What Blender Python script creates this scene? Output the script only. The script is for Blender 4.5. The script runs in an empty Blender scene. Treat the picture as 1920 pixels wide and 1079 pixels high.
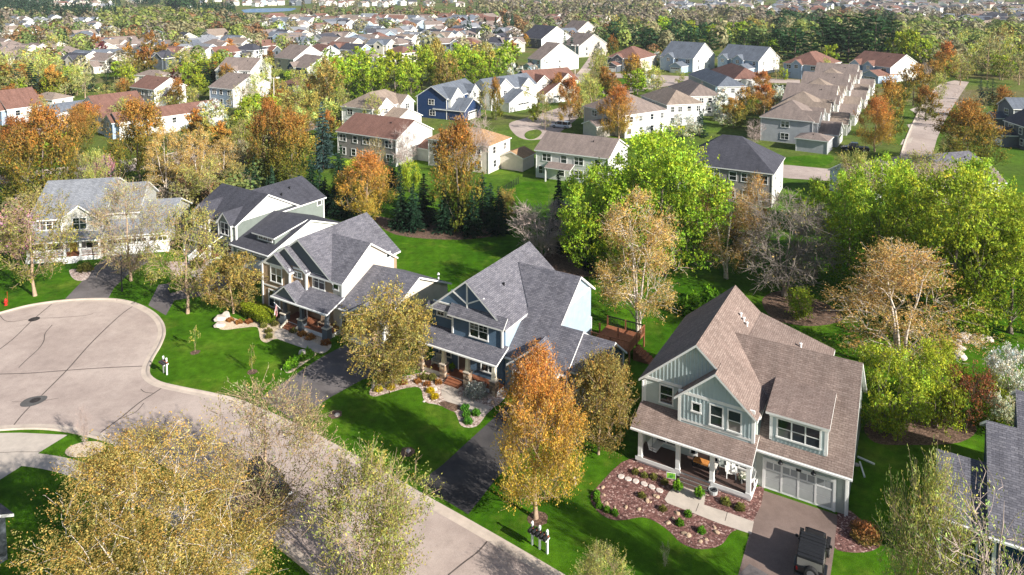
import bpy, math, random
import numpy as np
from mathutils import Vector, Matrix
from mathutils.geometry import tessellate_polygon
R = math.radians
sc = bpy.context.scene
# ------------------------------------------------------------------ camera
CAM_H, FPX, YH, PITCH = 37.0, 1350.0, -34.0, R(4.3)
Y0 = YH + FPX * math.tan(PITCH)
cd = bpy.data.cameras.new('camera'); cam = bpy.data.objects.new('camera', cd)
sc.collection.objects.link(cam); sc.camera = cam
cam.location = (0, 0, CAM_H); cam.rotation_euler = (R(90) - PITCH, 0, 0)
cd.sensor_width = 36; cd.lens = 36 * FPX / 1920; cd.shift_y = -(539.5 - Y0) / 1920
cd.clip_start = 0.5; cd.clip_end = 20000
# ------------------------------------------------------------------ sky, sun, exposure
SUN_EL, SUN_AZ = R(28), (0.77, -0.64)
w = bpy.data.worlds.new('World'); sc.world = w; w.use_nodes = True
wn = w.node_tree.nodes; wn.clear()
sky = wn.new('ShaderNodeTexSky'); sky.sky_type = 'NISHITA'; sky.sun_disc = False
sky.sun_elevation = SUN_EL; sky.sun_rotation = math.atan2(SUN_AZ[0], SUN_AZ[1])
bg = wn.new('ShaderNodeBackground'); bg.inputs[1].default_value = 0.072
wo = wn.new('ShaderNodeOutputWorld')
w.node_tree.links.new(sky.outputs[0], bg.inputs[0]); w.node_tree.links.new(bg.outputs[0], wo.inputs[0])
sd = bpy.data.lights.new('sun', 'SUN'); so = bpy.data.objects.new('sun', sd); sc.collection.objects.link(so)
sd.energy = 5.0; sd.angle = R(0.5); sd.color = (1.0, 0.955, 0.89)
_d = Vector((-SUN_AZ[0] * math.cos(SUN_EL), -SUN_AZ[1] * math.cos(SUN_EL), -math.sin(SUN_EL)))
so.rotation_euler = _d.to_track_quat('-Z', 'Y').to_euler(); so.location = (120, -100, 120)
vs = sc.view_settings; vs.view_transform = 'Standard'; vs.look = 'None'; vs.gamma = 1; vs.exposure = 0.86
vs.use_curve_mapping = False
sc.cycles.max_bounces = 6; sc.cycles.transparent_max_bounces = 4; sc.cycles.diffuse_bounces = 3
sc.cycles.use_denoising = True
# ------------------------------------------------------------------ helpers
COL = sc.collection
rnd = random.Random(7)
def G(px, py, z=0.0):
    """ground point (or point at height z) seen at a place of the photograph"""
    a = (px - 960) / FPX; b = (py - Y0) / FPX
    r = (a, math.cos(PITCH) - b * math.sin(PITCH), -(math.sin(PITCH) + b * math.cos(PITCH)))
    t = (CAM_H - z) / -r[2]
    return (r[0] * t, r[1] * t)
def PX(x, y, z=0):
    zc = y * math.cos(PITCH) + (CAM_H - z) * math.sin(PITCH); yd = (CAM_H - z) * math.cos(PITCH) - y * math.sin(PITCH)
    return 960 + FPX * x / zc, Y0 + FPX * yd / zc
def HPX(py_base, dpx): return dpx * CAM_H / (py_base - YH)   # metres of something dpx tall standing at py_base
TOP = []
def tag(o, label, cat, group=None, kind=None):
    if label: o['label'] = label
    if cat: o['category'] = cat
    if group: o['group'] = group
    if kind: o['kind'] = kind
    else: TOP.append(o)
    return o
def empty(name, loc=(0, 0, 0), rz=0, parent=None):
    o = bpy.data.objects.new(name, None); COL.objects.link(o); o.location = loc; o.rotation_euler = (0, 0, rz)
    o.empty_display_size = .3
    if parent: o.parent = parent
    return o
def link(name, me, parent=None, loc=(0, 0, 0), rz=0, scale=None, rot=None):
    o = bpy.data.objects.new(name, me); COL.objects.link(o); o.location = loc
    o.rotation_euler = rot if rot else (0, 0, rz)
    if scale is not None: o.scale = scale if hasattr(scale, '__len__') else (scale,) * 3
    if parent: o.parent = parent
    return o
class MB:
    def __init__(s): s.v = []; s.f = []; s.m = []; s.smooth = False
    def face(s, pts, m=0):
        i = len(s.v); s.v += [tuple(p) for p in pts]; s.f.append(tuple(range(i, i + len(pts)))); s.m.append(m)
    def box(s, x0, x1, y0, y1, z0, z1, m=0):
        i = len(s.v); s.v += [(x0,y0,z0),(x1,y0,z0),(x1,y1,z0),(x0,y1,z0),(x0,y0,z1),(x1,y0,z1),(x1,y1,z1),(x0,y1,z1)]
        for q in ((0,3,2,1),(4,5,6,7),(0,1,5,4),(1,2,6,5),(2,3,7,6),(3,0,4,7)): s.f.append(tuple(i + k for k in q)); s.m.append(m)
        return s
    def obox(s, c, ax, ay, az, m=0):
        """oriented box: centre and three half-axis vectors"""
        c, ax, ay, az = map(Vector, (c, ax, ay, az)); i = len(s.v)
        for sz in (-1, 1):
            for sx, sy in ((-1,-1),(1,-1),(1,1),(-1,1)): s.v.append(tuple(c + ax * sx + ay * sy + az * sz))
        for q in ((0,3,2,1),(4,5,6,7),(0,1,5,4),(1,2,6,5),(2,3,7,6),(3,0,4,7)): s.f.append(tuple(i + k for k in q)); s.m.append(m)
        return s
    def bar(s, a, b, r, m=0, r2=None):
        a, b = Vector(a), Vector(b); d = (b - a); L = d.length
        if L < 1e-5: return s
        d /= L; up = Vector((0,0,1)) if abs(d.z) < .95 else Vector((1,0,0)); x = d.cross(up).normalized(); y = d.cross(x)
        return s.obox((a + b) / 2, x * r, y * (r2 or r), d * L / 2, m)
    def slab(s, pts, t, m=0, ms=1):
        """roof plane: top polygon extruded down by t; sides and underside in trim"""
        p = [Vector(q) for q in pts]
        n = (p[1] - p[0]).cross(p[2] - p[0])
        if n.z < 0: p.reverse()
        i = len(s.v); k = len(p); s.v += [tuple(q) for q in p] + [(q.x, q.y, q.z - t) for q in p]
        s.f.append(tuple(range(i, i + k))); s.m.append(m)
        s.f.append(tuple(range(i + 2 * k - 1, i + k - 1, -1))); s.m.append(ms)
        for a in range(k):
            b = (a + 1) % k; s.f.append((i + a, i + k + a, i + k + b, i + b)); s.m.append(ms)
        return s
    def prism(s, prof, a0, a1, axis, m=0):
        """profile (h, z) polygon extruded from a0 to a1 along 'x' or 'y'"""
        P = (lambda a, h, z: (a, h, z)) if axis == 'x' else (lambda a, h, z: (h, a, z))
        k = len(prof); i = len(s.v)
        s.v += [P(a0, h, z) for h, z in prof] + [P(a1, h, z) for h, z in prof]
        s.f.append(tuple(range(i, i + k))); s.m.append(m); s.f.append(tuple(range(i + 2 * k - 1, i + k - 1, -1))); s.m.append(m)
        for a in range(k):
            b = (a + 1) % k; s.f.append((i + b, i + a, i + k + a, i + k + b)); s.m.append(m)
        return s
    def lathe(s, prof, n=10, c=(0, 0), m=0, axis='z', squash=1):
        i = len(s.v)
        for r, z in prof:
            for k in range(n):
                a = 2 * math.pi * k / n; s.v.append((c[0] + r * math.cos(a), c[1] + r * math.sin(a) * squash, z))
        for j in range(len(prof) - 1):
            for k in range(n):
                l = (k + 1) % n; s.f.append((i + j*n + k, i + j*n + l, i + (j+1)*n + l, i + (j+1)*n + k)); s.m.append(m)
        s.f.append(tuple(i + k for k in range(n - 1, -1, -1))); s.m.append(m)
        s.f.append(tuple(i + (len(prof)-1)*n + k for k in range(n))); s.m.append(m)
        return s
    def mesh(s, name, mats):
        me = bpy.data.meshes.new(name); me.from_pydata(s.v, [], s.f)
        for m in mats if isinstance(mats, (list, tuple)) else [mats]: me.materials.append(m)
        me.polygons.foreach_set('material_index', s.m)
        uv = me.uv_layers.new(name='UVMap'); vs_ = s.v; data = []
        for p in me.polygons:
            n = p.normal
            u = Vector((-n.y, n.x, 0))
            if u.length < 1e-3: u = Vector((1, 0, 0))
            u.normalize(); v = n.cross(u)
            for vi in p.vertices:
                q = vs_[vi]; data += [q[0]*u.x + q[1]*u.y, q[0]*v.x + q[1]*v.y + q[2]*v.z]
        uv.data.foreach_set('uv', data)
        if s.smooth: me.polygons.foreach_set('use_smooth', [True] * len(me.polygons))
        return me
    def build(s, name, mats, parent=None, loc=(0, 0, 0), rz=0):
        return link(name, s.mesh(name, mats), parent, loc, rz)
# ------------------------------------------------------------------ materials
def newmat(name):
    m = bpy.data.materials.new(name); m.use_nodes = True; t = m.node_tree; t.nodes.clear()
    o = t.nodes.new('ShaderNodeOutputMaterial'); b = t.nodes.new('ShaderNodeBsdfPrincipled'); t.links.new(b.outputs[0], o.inputs[0])
    return m, t, b
def nd(t, typ, **kw):
    n = t.nodes.new(typ)
    for k, v in kw.items():
        if isinstance(k, str) and k.startswith('i_'): n.inputs[k[2:]].default_value = v
        else: setattr(n, k, v)
    return n
def rgb(c): return (c[0], c[1], c[2], 1)
def ramp(t, fac, stops):
    r = t.nodes.new('ShaderNodeValToRGB'); e = r.color_ramp.elements
    while len(e) < len(stops): e.new(.5)
    for q, (p, c) in zip(e, stops): q.position = p; q.color = rgb(c)
    t.links.new(fac, r.inputs[0]); return r
def noise(t, scale, coord='Object', detail=4, rough=.6):
    tc = nd(t, 'ShaderNodeTexCoord'); n = nd(t, 'ShaderNodeTexNoise'); n.inputs['Scale'].default_value = scale
    n.inputs['Detail'].default_value = detail; n.inputs['Roughness'].default_value = rough
    t.links.new(tc.outputs[coord], n.inputs['Vector']); return n
def mulc(c, k): return tuple(min(1, x * k) for x in c)
def pm(name, c, rough=.75, var=.18, scale=3., bump=0., bscale=40., spec=.35, c2=None, metal=0):
    m, t, b = newmat(name); n = noise(t, scale)
    r = ramp(t, n.outputs['Fac'], [(.3, mulc(c, 1 - var)), (.7, c2 or mulc(c, 1 + var))])
    t.links.new(r.outputs[0], b.inputs['Base Color']); b.inputs['Roughness'].default_value = rough
    b.inputs['Specular IOR Level'].default_value = spec; b.inputs['Metallic'].default_value = metal
    if bump:
        n2 = noise(t, bscale); bp = nd(t, 'ShaderNodeBump'); bp.inputs['Strength'].default_value = bump; bp.inputs['Distance'].default_value = .03
        t.links.new(n2.outputs['Fac'], bp.inputs['Height']); t.links.new(bp.outputs[0], b.inputs['Normal'])
    return m
def shingle(name, c1, c2, dark, tint=.12):
    m, t, b = newmat(name); uv = nd(t, 'ShaderNodeUVMap')
    br = nd(t, 'ShaderNodeTexBrick'); br.offset = .5; br.squash = 1
    for k, v in (('Scale', 1.), ('Mortar Size', .012), ('Brick Width', .42), ('Row Height', .16), ('Bias', 0.)): br.inputs[k].default_value = v
    br.inputs['Color1'].default_value = rgb(c1); br.inputs['Color2'].default_value = rgb(c2); br.inputs['Mortar'].default_value = rgb(dark)
    t.links.new(uv.outputs[0], br.inputs['Vector'])
    n = nd(t, 'ShaderNodeTexNoise'); n.inputs['Scale'].default_value = .35; n.inputs['Detail'].default_value = 6; t.links.new(uv.outputs[0], n.inputs['Vector'])
    r = ramp(t, n.outputs['Fac'], [(.3, (1 - tint,) * 3), (.7, (1 + tint,) * 3)])
    n3 = nd(t, 'ShaderNodeTexNoise'); n3.inputs['Scale'].default_value = 9; n3.inputs['Detail'].default_value = 2; t.links.new(uv.outputs[0], n3.inputs['Vector'])
    r3 = ramp(t, n3.outputs['Fac'], [(.25, (.72,) * 3), (.75, (1.28,) * 3)])
    mx = nd(t, 'ShaderNodeMixRGB', blend_type='MULTIPLY'); mx.inputs[0].default_value = 1
    t.links.new(br.outputs['Color'], mx.inputs[1]); t.links.new(r.outputs[0], mx.inputs[2])
    m2 = nd(t, 'ShaderNodeMixRGB', blend_type='MULTIPLY'); m2.inputs[0].default_value = 1
    t.links.new(mx.outputs[0], m2.inputs[1]); t.links.new(r3.outputs[0], m2.inputs[2])
    mp = nd(t, 'ShaderNodeMapping'); mp.inputs['Scale'].default_value = (1.6, .22, 1); t.links.new(uv.outputs[0], mp.inputs[0]); n4 = nd(t, 'ShaderNodeTexNoise'); n4.inputs['Scale'].default_value = 1; n4.inputs['Detail'].default_value = 5; t.links.new(mp.outputs[0], n4.inputs['Vector'])
    r4 = ramp(t, n4.outputs['Fac'], [(.3, (.84,) * 3), (.7, (1.14,) * 3)]); m4 = nd(t, 'ShaderNodeMixRGB', blend_type='MULTIPLY'); m4.inputs[0].default_value = 1; t.links.new(m2.outputs[0], m4.inputs[1]); t.links.new(r4.outputs[0], m4.inputs[2])
    t.links.new(m4.outputs[0], b.inputs['Base Color']); b.inputs['Roughness'].default_value = .9; b.inputs['Specular IOR Level'].default_value = .25
    bp = nd(t, 'ShaderNodeBump'); bp.inputs['Strength'].default_value = .6; bp.inputs['Distance'].default_value = .02
    t.links.new(br.outputs['Fac'], bp.inputs['Height']); bp.invert = True; t.links.new(bp.outputs[0], b.inputs['Normal'])
    return m
def siding(name, c, pitch=.17, depth=.03, vert=False, rough=.6):
    """lap siding: each course leans out, relief by bump"""
    m, t, b = newmat(name); uv = nd(t, 'ShaderNodeUVMap'); sp = nd(t, 'ShaderNodeSeparateXYZ'); t.links.new(uv.outputs[0], sp.inputs[0])
    d = nd(t, 'ShaderNodeMath', operation='DIVIDE'); d.inputs[1].default_value = pitch; t.links.new(sp.outputs[0 if vert else 1], d.inputs[0])
    fr = nd(t, 'ShaderNodeMath', operation='FRACT'); t.links.new(d.outputs[0], fr.inputs[0])
    inv = nd(t, 'ShaderNodeMath', operation='SUBTRACT'); inv.inputs[0].default_value = 1; t.links.new(fr.outputs[0], inv.inputs[1])
    bp = nd(t, 'ShaderNodeBump'); bp.inputs['Strength'].default_value = 1; bp.inputs['Distance'].default_value = depth
    t.links.new(inv.outputs[0], bp.inputs['Height']); t.links.new(bp.outputs[0], b.inputs['Normal'])
    n = noise(t, 1.2); r = ramp(t, n.outputs['Fac'], [(.3, mulc(c, .9)), (.7, mulc(c, 1.08))])
    t.links.new(r.outputs[0], b.inputs['Base Color']); b.inputs['Roughness'].default_value = rough; b.inputs['Specular IOR Level'].default_value = .3
    return m
def brickmat(name, c1, c2, mortar, bw=.24, bh=.08):
    m, t, b = newmat(name); uv = nd(t, 'ShaderNodeUVMap'); br = nd(t, 'ShaderNodeTexBrick')
    for k, v in (('Scale', 1.), ('Mortar Size', .01), ('Brick Width', bw), ('Row Height', bh)): br.inputs[k].default_value = v
    br.inputs['Color1'].default_value = rgb(c1); br.inputs['Color2'].default_value = rgb(c2); br.inputs['Mortar'].default_value = rgb(mortar)
    t.links.new(uv.outputs[0], br.inputs['Vector']); t.links.new(br.outputs[0], b.inputs['Base Color']); b.inputs['Roughness'].default_value = .85
    return m
M = {}
M['sh_brown'] = shingle('brown_shingle', (.265,.20,.17), (.20,.145,.122), (.12,.085,.072))
M['sh_grey'] = shingle('grey_shingle', (.185,.178,.197), (.11,.107,.125), (.055,.053,.065))
M['sh_lgrey'] = shingle('light_grey_shingle', (.27,.28,.30), (.19,.20,.22), (.1,.1,.11))
M['sh_dark'] = shingle('charcoal_shingle', (.075,.075,.09), (.055,.055,.068), (.035,.035,.045))
M['sh_tan'] = shingle('tan_shingle', (.30,.235,.185), (.25,.195,.155), (.16,.12,.1))
M['sh_taupe'] = shingle('taupe_shingle', (.26,.205,.175), (.21,.165,.145), (.14,.11,.1))
M['sh_redbrown'] = shingle('red_brown_shingle', (.22,.115,.088), (.18,.093,.07), (.12,.065,.05))
M['sh_orange'] = shingle('orange_tan_shingle', (.42,.255,.13), (.36,.215,.11), (.22,.13,.07))
M['sh_slate'] = shingle('blue_grey_shingle', (.15,.17,.20), (.12,.135,.165), (.08,.09,.1))
M['trim'] = pm('white_trim_paint', (.78,.77,.74), .5, .05, 2)
M['trim_cream'] = pm('cream_trim_paint', (.66,.60,.48), .5, .06, 2)
M['white_siding'] = siding('white_siding', (.76,.75,.71))
M['cream_siding'] = siding('cream_siding', (.68,.62,.52))
M['tan_siding'] = siding('tan_siding', (.36,.25,.155), .14, .04)
M['beige_siding'] = siding('beige_siding', (.52,.47,.40))
M['navy_siding'] = siding('navy_siding', (.018,.045,.12))
M['blue_siding'] = siding('steel_blue_siding', (.08,.13,.19), .16, .05)
M['shadeblue_siding'] = siding('pale_shade_blue_siding', (.33,.42,.53))  # white walls in blue shade, the shade put into the colour
M['green_siding'] = siding('sage_siding', (.20,.23,.205), .14, .03)
M['dkgreen_siding'] = siding('dark_green_siding', (.035,.07,.06))
M['grey_siding'] = siding('grey_siding', (.36,.37,.38))
M['sunlit_blue_siding'] = siding('sun_paled_blue_siding', (.42,.52,.60), .16, .04)  # paler copy of the steel blue, sunlight put into the colour
M['shade_grey_siding'] = siding('shade_greyed_siding', (.50,.49,.44))  # white walls greyed, tree shade put into the colour
M['sage_siding'] = siding('pale_sage_siding', (.47,.51,.47), .2, .05)
M['sage_board'] = pm('pale_sage_board', (.46,.53,.535), .6, .06, 1)
M['slate_siding'] = siding('slate_siding', (.10,.115,.13), .14, .03)
M['greybrick'] = brickmat('grey_brown_brick', (.27,.235,.215), (.20,.17,.155), (.34,.32,.30))
M['concrete'] = pm('concrete', (.50,.43,.36), .85, .12, 1.2, .15, 60)
M['kerbcon'] = pm('kerb_concrete', (.52,.43,.35), .85, .15, .8, .15, 60)
M['wood'] = pm('cedar_deck_wood', (.26,.10,.05), .6, .25, 4)
M['dkdeck'] = pm('dark_deck_board', (.095,.06,.05), .55, .15, 5)
M['black'] = pm('black_metal', (.015,.015,.017), .4, .1, 3)
M['tar'] = pm('tar_seal', (.10,.08,.068), .7, .35, 1.5)
M['mulch_red'] = None
def glass(name, rough=.05):
    """dark pane; some rooms have pale blinds or curtains behind the glass"""
    m, t, b = newmat(name); oi = nd(t, 'ShaderNodeObjectInfo'); r = ramp(t, oi.outputs['Random'], [(0, (.012,.016,.02)), (.5, (.03,.036,.042)), (.62, (.10,.105,.10)), (.8, (.03,.04,.05)), (.9, (.22,.21,.19))]); r.color_ramp.interpolation = 'CONSTANT'
    t.links.new(r.outputs[0], b.inputs['Base Color']); b.inputs['Roughness'].default_value = rough; b.inputs['Specular IOR Level'].default_value = .8
    n = noise(t, .7); bp = nd(t, 'ShaderNodeBump'); bp.inputs['Strength'].default_value = .05; t.links.new(n.outputs['Fac'], bp.inputs['Height']); t.links.new(bp.outputs[0], b.inputs['Normal'])
    return m
M['glass'] = glass('window_glass')
def granular(name, stops, scale, fine=None, rough=.95, bump=.8, dist=.03, big=.5):
    m, t, b = newmat(name); tc = nd(t, 'ShaderNodeTexCoord')
    vo = nd(t, 'ShaderNodeTexVoronoi'); vo.inputs['Scale'].default_value = scale; vo.inputs['Randomness'].default_value = 1
    t.links.new(tc.outputs['Object'], vo.inputs['Vector'])
    sp = nd(t, 'ShaderNodeSeparateColor'); t.links.new(vo.outputs['Color'], sp.inputs[0])
    r = ramp(t, sp.outputs[0], stops); n = noise(t, big); r2 = ramp(t, n.outputs['Fac'], [(.3, (.8,)*3), (.7, (1.15,)*3)])
    mx = nd(t, 'ShaderNodeMixRGB', blend_type='MULTIPLY'); mx.inputs[0].default_value = 1
    t.links.new(r.outputs[0], mx.inputs[1]); t.links.new(r2.outputs[0], mx.inputs[2]); t.links.new(mx.outputs[0], b.inputs['Base Color'])
    b.inputs['Roughness'].default_value = rough
    bp = nd(t, 'ShaderNodeBump'); bp.inputs['Strength'].default_value = bump; bp.inputs['Distance'].default_value = dist; bp.invert = True
    t.links.new(vo.outputs['Distance'], bp.inputs['Height']); t.links.new(bp.outputs[0], b.inputs['Normal'])
    return m
M['mulch_red'] = granular('red_bark_mulch', [(0, (.07,.028,.022)), (.5, (.155,.066,.053)), (.85, (.24,.12,.10)), (1, (.48,.33,.28))], 9)
M['gravel'] = granular('pink_river_gravel', [(0, (.22,.14,.11)), (.5, (.45,.33,.27)), (1, (.68,.58,.5))], 7)
M['sandbed'] = granular('buff_crushed_stone', [(0, (.42,.31,.2)), (.5, (.6,.47,.32)), (1, (.72,.6,.45))], 14, bump=.4)
M['mulch_brown'] = granular('brown_mulch', [(0, (.06,.035,.02)), (.6, (.14,.08,.05)), (1, (.24,.15,.1))], 10)
M['rock'] = pm('buff_stone', (.42,.30,.20), .85, .25, 2.5, .6, 8)
M['rock_white'] = pm('pale_boulder', (.58,.50,.44), .85, .25, 2, .6, 6)
M['stone'] = granular('ledge_stone', [(0, (.13,.09,.06)), (.5, (.32,.23,.15)), (1, (.5,.4,.3))], 4, bump=1, dist=.05)
def asphalt(name, c, c2, streak=.0):
    m, t, b = newmat(name); n = noise(t, .12, detail=8, rough=.7); n2 = noise(t, 25, detail=2)
    r = ramp(t, n.outputs['Fac'], [(.28, mulc(c, .86)), (.42, c), (.6, c2), (.78, mulc(c2, 1.08))]); r2 = ramp(t, n2.outputs['Fac'], [(.3, (.82,)*3), (.7, (1.18,)*3)])
    mx = nd(t, 'ShaderNodeMixRGB', blend_type='MULTIPLY'); mx.inputs[0].default_value = 1
    n6 = noise(t, .9, detail=7, rough=.75); r6 = ramp(t, n6.outputs['Fac'], [(.25, (.8,)*3), (.5, (1.,)*3), (.75, (1.1,)*3)]); m6 = nd(t, 'ShaderNodeMixRGB', blend_type='MULTIPLY'); m6.inputs[0].default_value = 1
    t.links.new(r.outputs[0], m6.inputs[1]); t.links.new(r6.outputs[0], m6.inputs[2]); t.links.new(m6.outputs[0], mx.inputs[1]); t.links.new(r2.outputs[0], mx.inputs[2]); t.links.new(mx.outputs[0], b.inputs['Base Color'])
    b.inputs['Roughness'].default_value = .9; b.inputs['Specular IOR Level'].default_value = .25
    bp = nd(t, 'ShaderNodeBump'); bp.inputs['Strength'].default_value = .3; bp.inputs['Distance'].default_value = .01
    t.links.new(n2.outputs['Fac'], bp.inputs['Height']); t.links.new(bp.outputs[0], b.inputs['Normal']); return m
M['road'] = asphalt('worn_asphalt', (.385,.305,.262), (.475,.385,.33))
M['drive'] = asphalt('black_asphalt', (.045,.042,.042), (.075,.068,.065))
M['drive_brown'] = asphalt('brown_asphalt', (.165,.118,.098), (.225,.165,.14))
M['drive_grey'] = asphalt('grey_asphalt', (.12,.105,.10), (.17,.15,.145))
def groundmat(name='grass_ground', lawn=False):
    m, t, b = newmat(name); tc = nd(t, 'ShaderNodeTexCoord'); sp = nd(t, 'ShaderNodeSeparateXYZ'); t.links.new(tc.outputs['Object'], sp.inputs[0])
    n1 = noise(t, .09, detail=6); n2 = noise(t, 1.3, detail=5); n3 = noise(t, .02, detail=5); n4 = noise(t, 14, detail=3, rough=.8)
    lush = ramp(t, n1.outputs['Fac'], [(.25, (.027,.085,.003)), (.42, (.042,.118,.004)), (.58, (.064,.152,.006)), (.75, (.12,.205,.018))])
    olive = ramp(t, n3.outputs['Fac'], [(.3, (.045,.10,.012)), (.48, (.11,.15,.03)), (.6, (.16,.13,.06)), (.75, (.07,.14,.02))])
    mr = nd(t, 'ShaderNodeMapRange'); mr.inputs['From Min'].default_value = 95; mr.inputs['From Max'].default_value = 230; t.links.new(sp.outputs[1], mr.inputs[0])
    if lawn: mr.inputs['From Min'].default_value = 1e5; mr.inputs['From Max'].default_value = 2e5
    mx = nd(t, 'ShaderNodeMixRGB'); t.links.new(mr.outputs[0], mx.inputs[0]); t.links.new(lush.outputs[0], mx.inputs[1]); t.links.new(olive.outputs[0], mx.inputs[2])
    n7 = noise(t, .23, detail=9, rough=.7); f7 = ramp(t, n7.outputs['Fac'], [(.52, (0,)*3), (.72, (.75,)*3)]); m7 = nd(t, 'ShaderNodeMixRGB'); m7.inputs[2].default_value = (.14,.185,.022,1)
    t.links.new(f7.outputs[0], m7.inputs[0]); t.links.new(mx.outputs[0], m7.inputs[1]); prev = m7.outputs[0]
    n5 = noise(t, .35, detail=8, rough=.75)
    for nn, lo, hi in ((n2, .72, 1.28), (n4, .6, 1.4), (n5, .7, 1.3)):
        rr = ramp(t, nn.outputs['Fac'], [(.3, (lo,)*3), (.7, (hi,)*3)]); mm = nd(t, 'ShaderNodeMixRGB', blend_type='MULTIPLY'); mm.inputs[0].default_value = 1
        t.links.new(prev, mm.inputs[1]); t.links.new(rr.outputs[0], mm.inputs[2]); prev = mm.outputs[0]
    t.links.new(prev, b.inputs['Base Color']); b.inputs['Roughness'].default_value = .9; b.inputs['Specular IOR Level'].default_value = .04
    bp = nd(t, 'ShaderNodeBump'); bp.inputs['Strength'].default_value = .9; bp.inputs['Distance'].default_value = .06
    t.links.new(n4.outputs['Fac'], bp.inputs['Height']); t.links.new(bp.outputs[0], b.inputs['Normal'])
    return m
M['ground'] = groundmat(); M['lawn'] = groundmat('mown_lawn', True)
def foliage():
    m = bpy.data.materials.new('leaves'); m.use_nodes = True; t = m.node_tree; t.nodes.clear()
    o = nd(t, 'ShaderNodeOutputMaterial'); at = nd(t, 'ShaderNodeAttribute', attribute_name='col')
    oi = nd(t, 'ShaderNodeObjectInfo'); mr = nd(t, 'ShaderNodeMapRange'); mr.inputs['To Min'].default_value = .82; mr.inputs['To Max'].default_value = 1.18
    t.links.new(oi.outputs['Random'], mr.inputs[0])
    hs = nd(t, 'ShaderNodeHueSaturation'); t.links.new(at.outputs['Color'], hs.inputs['Color']); t.links.new(mr.outputs[0], hs.inputs['Value'])
    mh = nd(t, 'ShaderNodeMapRange'); mh.inputs['To Min'].default_value = .488; mh.inputs['To Max'].default_value = .512
    t.links.new(oi.outputs['Random'], mh.inputs[0]); t.links.new(mh.outputs[0], hs.inputs['Hue'])
    d = nd(t, 'ShaderNodeBsdfPrincipled'); d.inputs['Roughness'].default_value = .65; d.inputs['Specular IOR Level'].default_value = .1; hs.inputs['Saturation'].default_value = 1.0
    tr = nd(t, 'ShaderNodeBsdfTranslucent'); ms = nd(t, 'ShaderNodeMixShader'); ms.inputs[0].default_value = .32
    for s_ in (d.inputs['Base Color'], tr.inputs['Color']): t.links.new(hs.outputs[0], s_)
    t.links.new(d.outputs[0], ms.inputs[1]); t.links.new(tr.outputs[0], ms.inputs[2]); t.links.new(ms.outputs[0], o.inputs[0]); return m
M['leaf'] = foliage()
M['bark_grey'] = pm('grey_bark', (.20,.16,.125), .9, .3, 6, .8, 20)
M['bark_dark'] = pm('dark_bark', (.085,.06,.05), .9, .3, 6, .8, 20)
M['bark_tan'] = pm('pale_tan_bark', (.40,.28,.19), .9, .25, 5, .6, 18)
def birchbark():
    m, t, b = newmat('birch_bark'); tc = nd(t, 'ShaderNodeTexCoord'); mp = nd(t, 'ShaderNodeMapping'); mp.inputs['Scale'].default_value = (2, 2, 9)
    n = nd(t, 'ShaderNodeTexNoise'); n.inputs['Scale'].default_value = 1.2; n.inputs['Detail'].default_value = 3
    t.links.new(tc.outputs['Object'], mp.inputs[0]); t.links.new(mp.outputs[0], n.inputs['Vector'])
    r = ramp(t, n.outputs['Fac'], [(.36, (.12,.07,.05)), (.44, (.62,.52,.43)), (.75, (.75,.68,.6))]); t.links.new(r.outputs[0], b.inputs['Base Color']); b.inputs['Roughness'].default_value = .8
    return m
M['bark_birch'] = birchbark()
M['bark_mauve'] = pm('mauve_grey_bark', (.46,.36,.32), .9, .2, 6); M['bark_ash'] = pm('ash_grey_bark', (.25,.21,.18), .9, .25, 6)
# ------------------------------------------------------------------ ground, roads, drives
def smooth(pts, n=6, closed=False):
    P = [np.array(p, float) for p in pts]; out = []; k = len(P)
    rng = range(k) if closed else range(k - 1)
    for i in rng:
        p0 = P[(i - 1) % k] if closed or i > 0 else P[0]; p1 = P[i]; p2 = P[(i + 1) % k]; p3 = P[(i + 2) % k] if closed or i + 2 < k else P[-1]
        for j in range(n):
            t = j / n; out.append(.5 * ((2*p1) + (-p0+p2)*t + (2*p0-5*p1+4*p2-p3)*t*t + (-p0+3*p1-3*p2+p3)*t**3))
    if not closed: out.append(P[-1])
    return out
def sheet(name, pts, z, mat, kind='structure', parent=None, label=None, cat=None, thick=0):
    pts = [tuple(p[:2]) for p in pts]
    tri = tessellate_polygon([[Vector((x, y, 0)) for x, y in pts]])
    v = [(x, y, z) for x, y in pts]; f = [tuple(t) for t in tri]
    me = bpy.data.meshes.new(name)
    if thick:
        k = len(v); v = v + [(x, y, z - thick) for x, y in pts]; f += [(a, (a + 1) % k, (a + 1) % k + k, a + k) for a in range(k)]
    me.from_pydata(v, [], f)
    for p in me.polygons:
        if abs(p.normal.z) > .5 and p.normal.z < 0: p.flip()
    me.materials.append(mat); o = link(name, me, parent)
    if kind: tag(o, label, cat, kind=kind)
    return o
def gp(pxs, n=0, closed=True):
    P = [G(x, y) for x, y in pxs]
    return smooth(P, n, closed) if n else P
def ribbon(name, path, wd, z, mat, parent=None, kind=None, taper=False):
    path = [np.array(p) for p in path]; L = []; Rr = []
    for i, p in enumerate(path):
        d = path[min(i + 1, len(path) - 1)] - path[max(i - 1, 0)]; d = d / (np.linalg.norm(d) + 1e-9); nn = np.array((-d[1], d[0]))
        ww = wd * (.35 + .65 * math.sin(math.pi * (i + .5) / len(path))) if taper else wd
        L.append(p + nn * ww / 2); Rr.append(p - nn * ww / 2)
    return sheet(name, L + Rr[::-1], z, mat, kind, parent)
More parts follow.
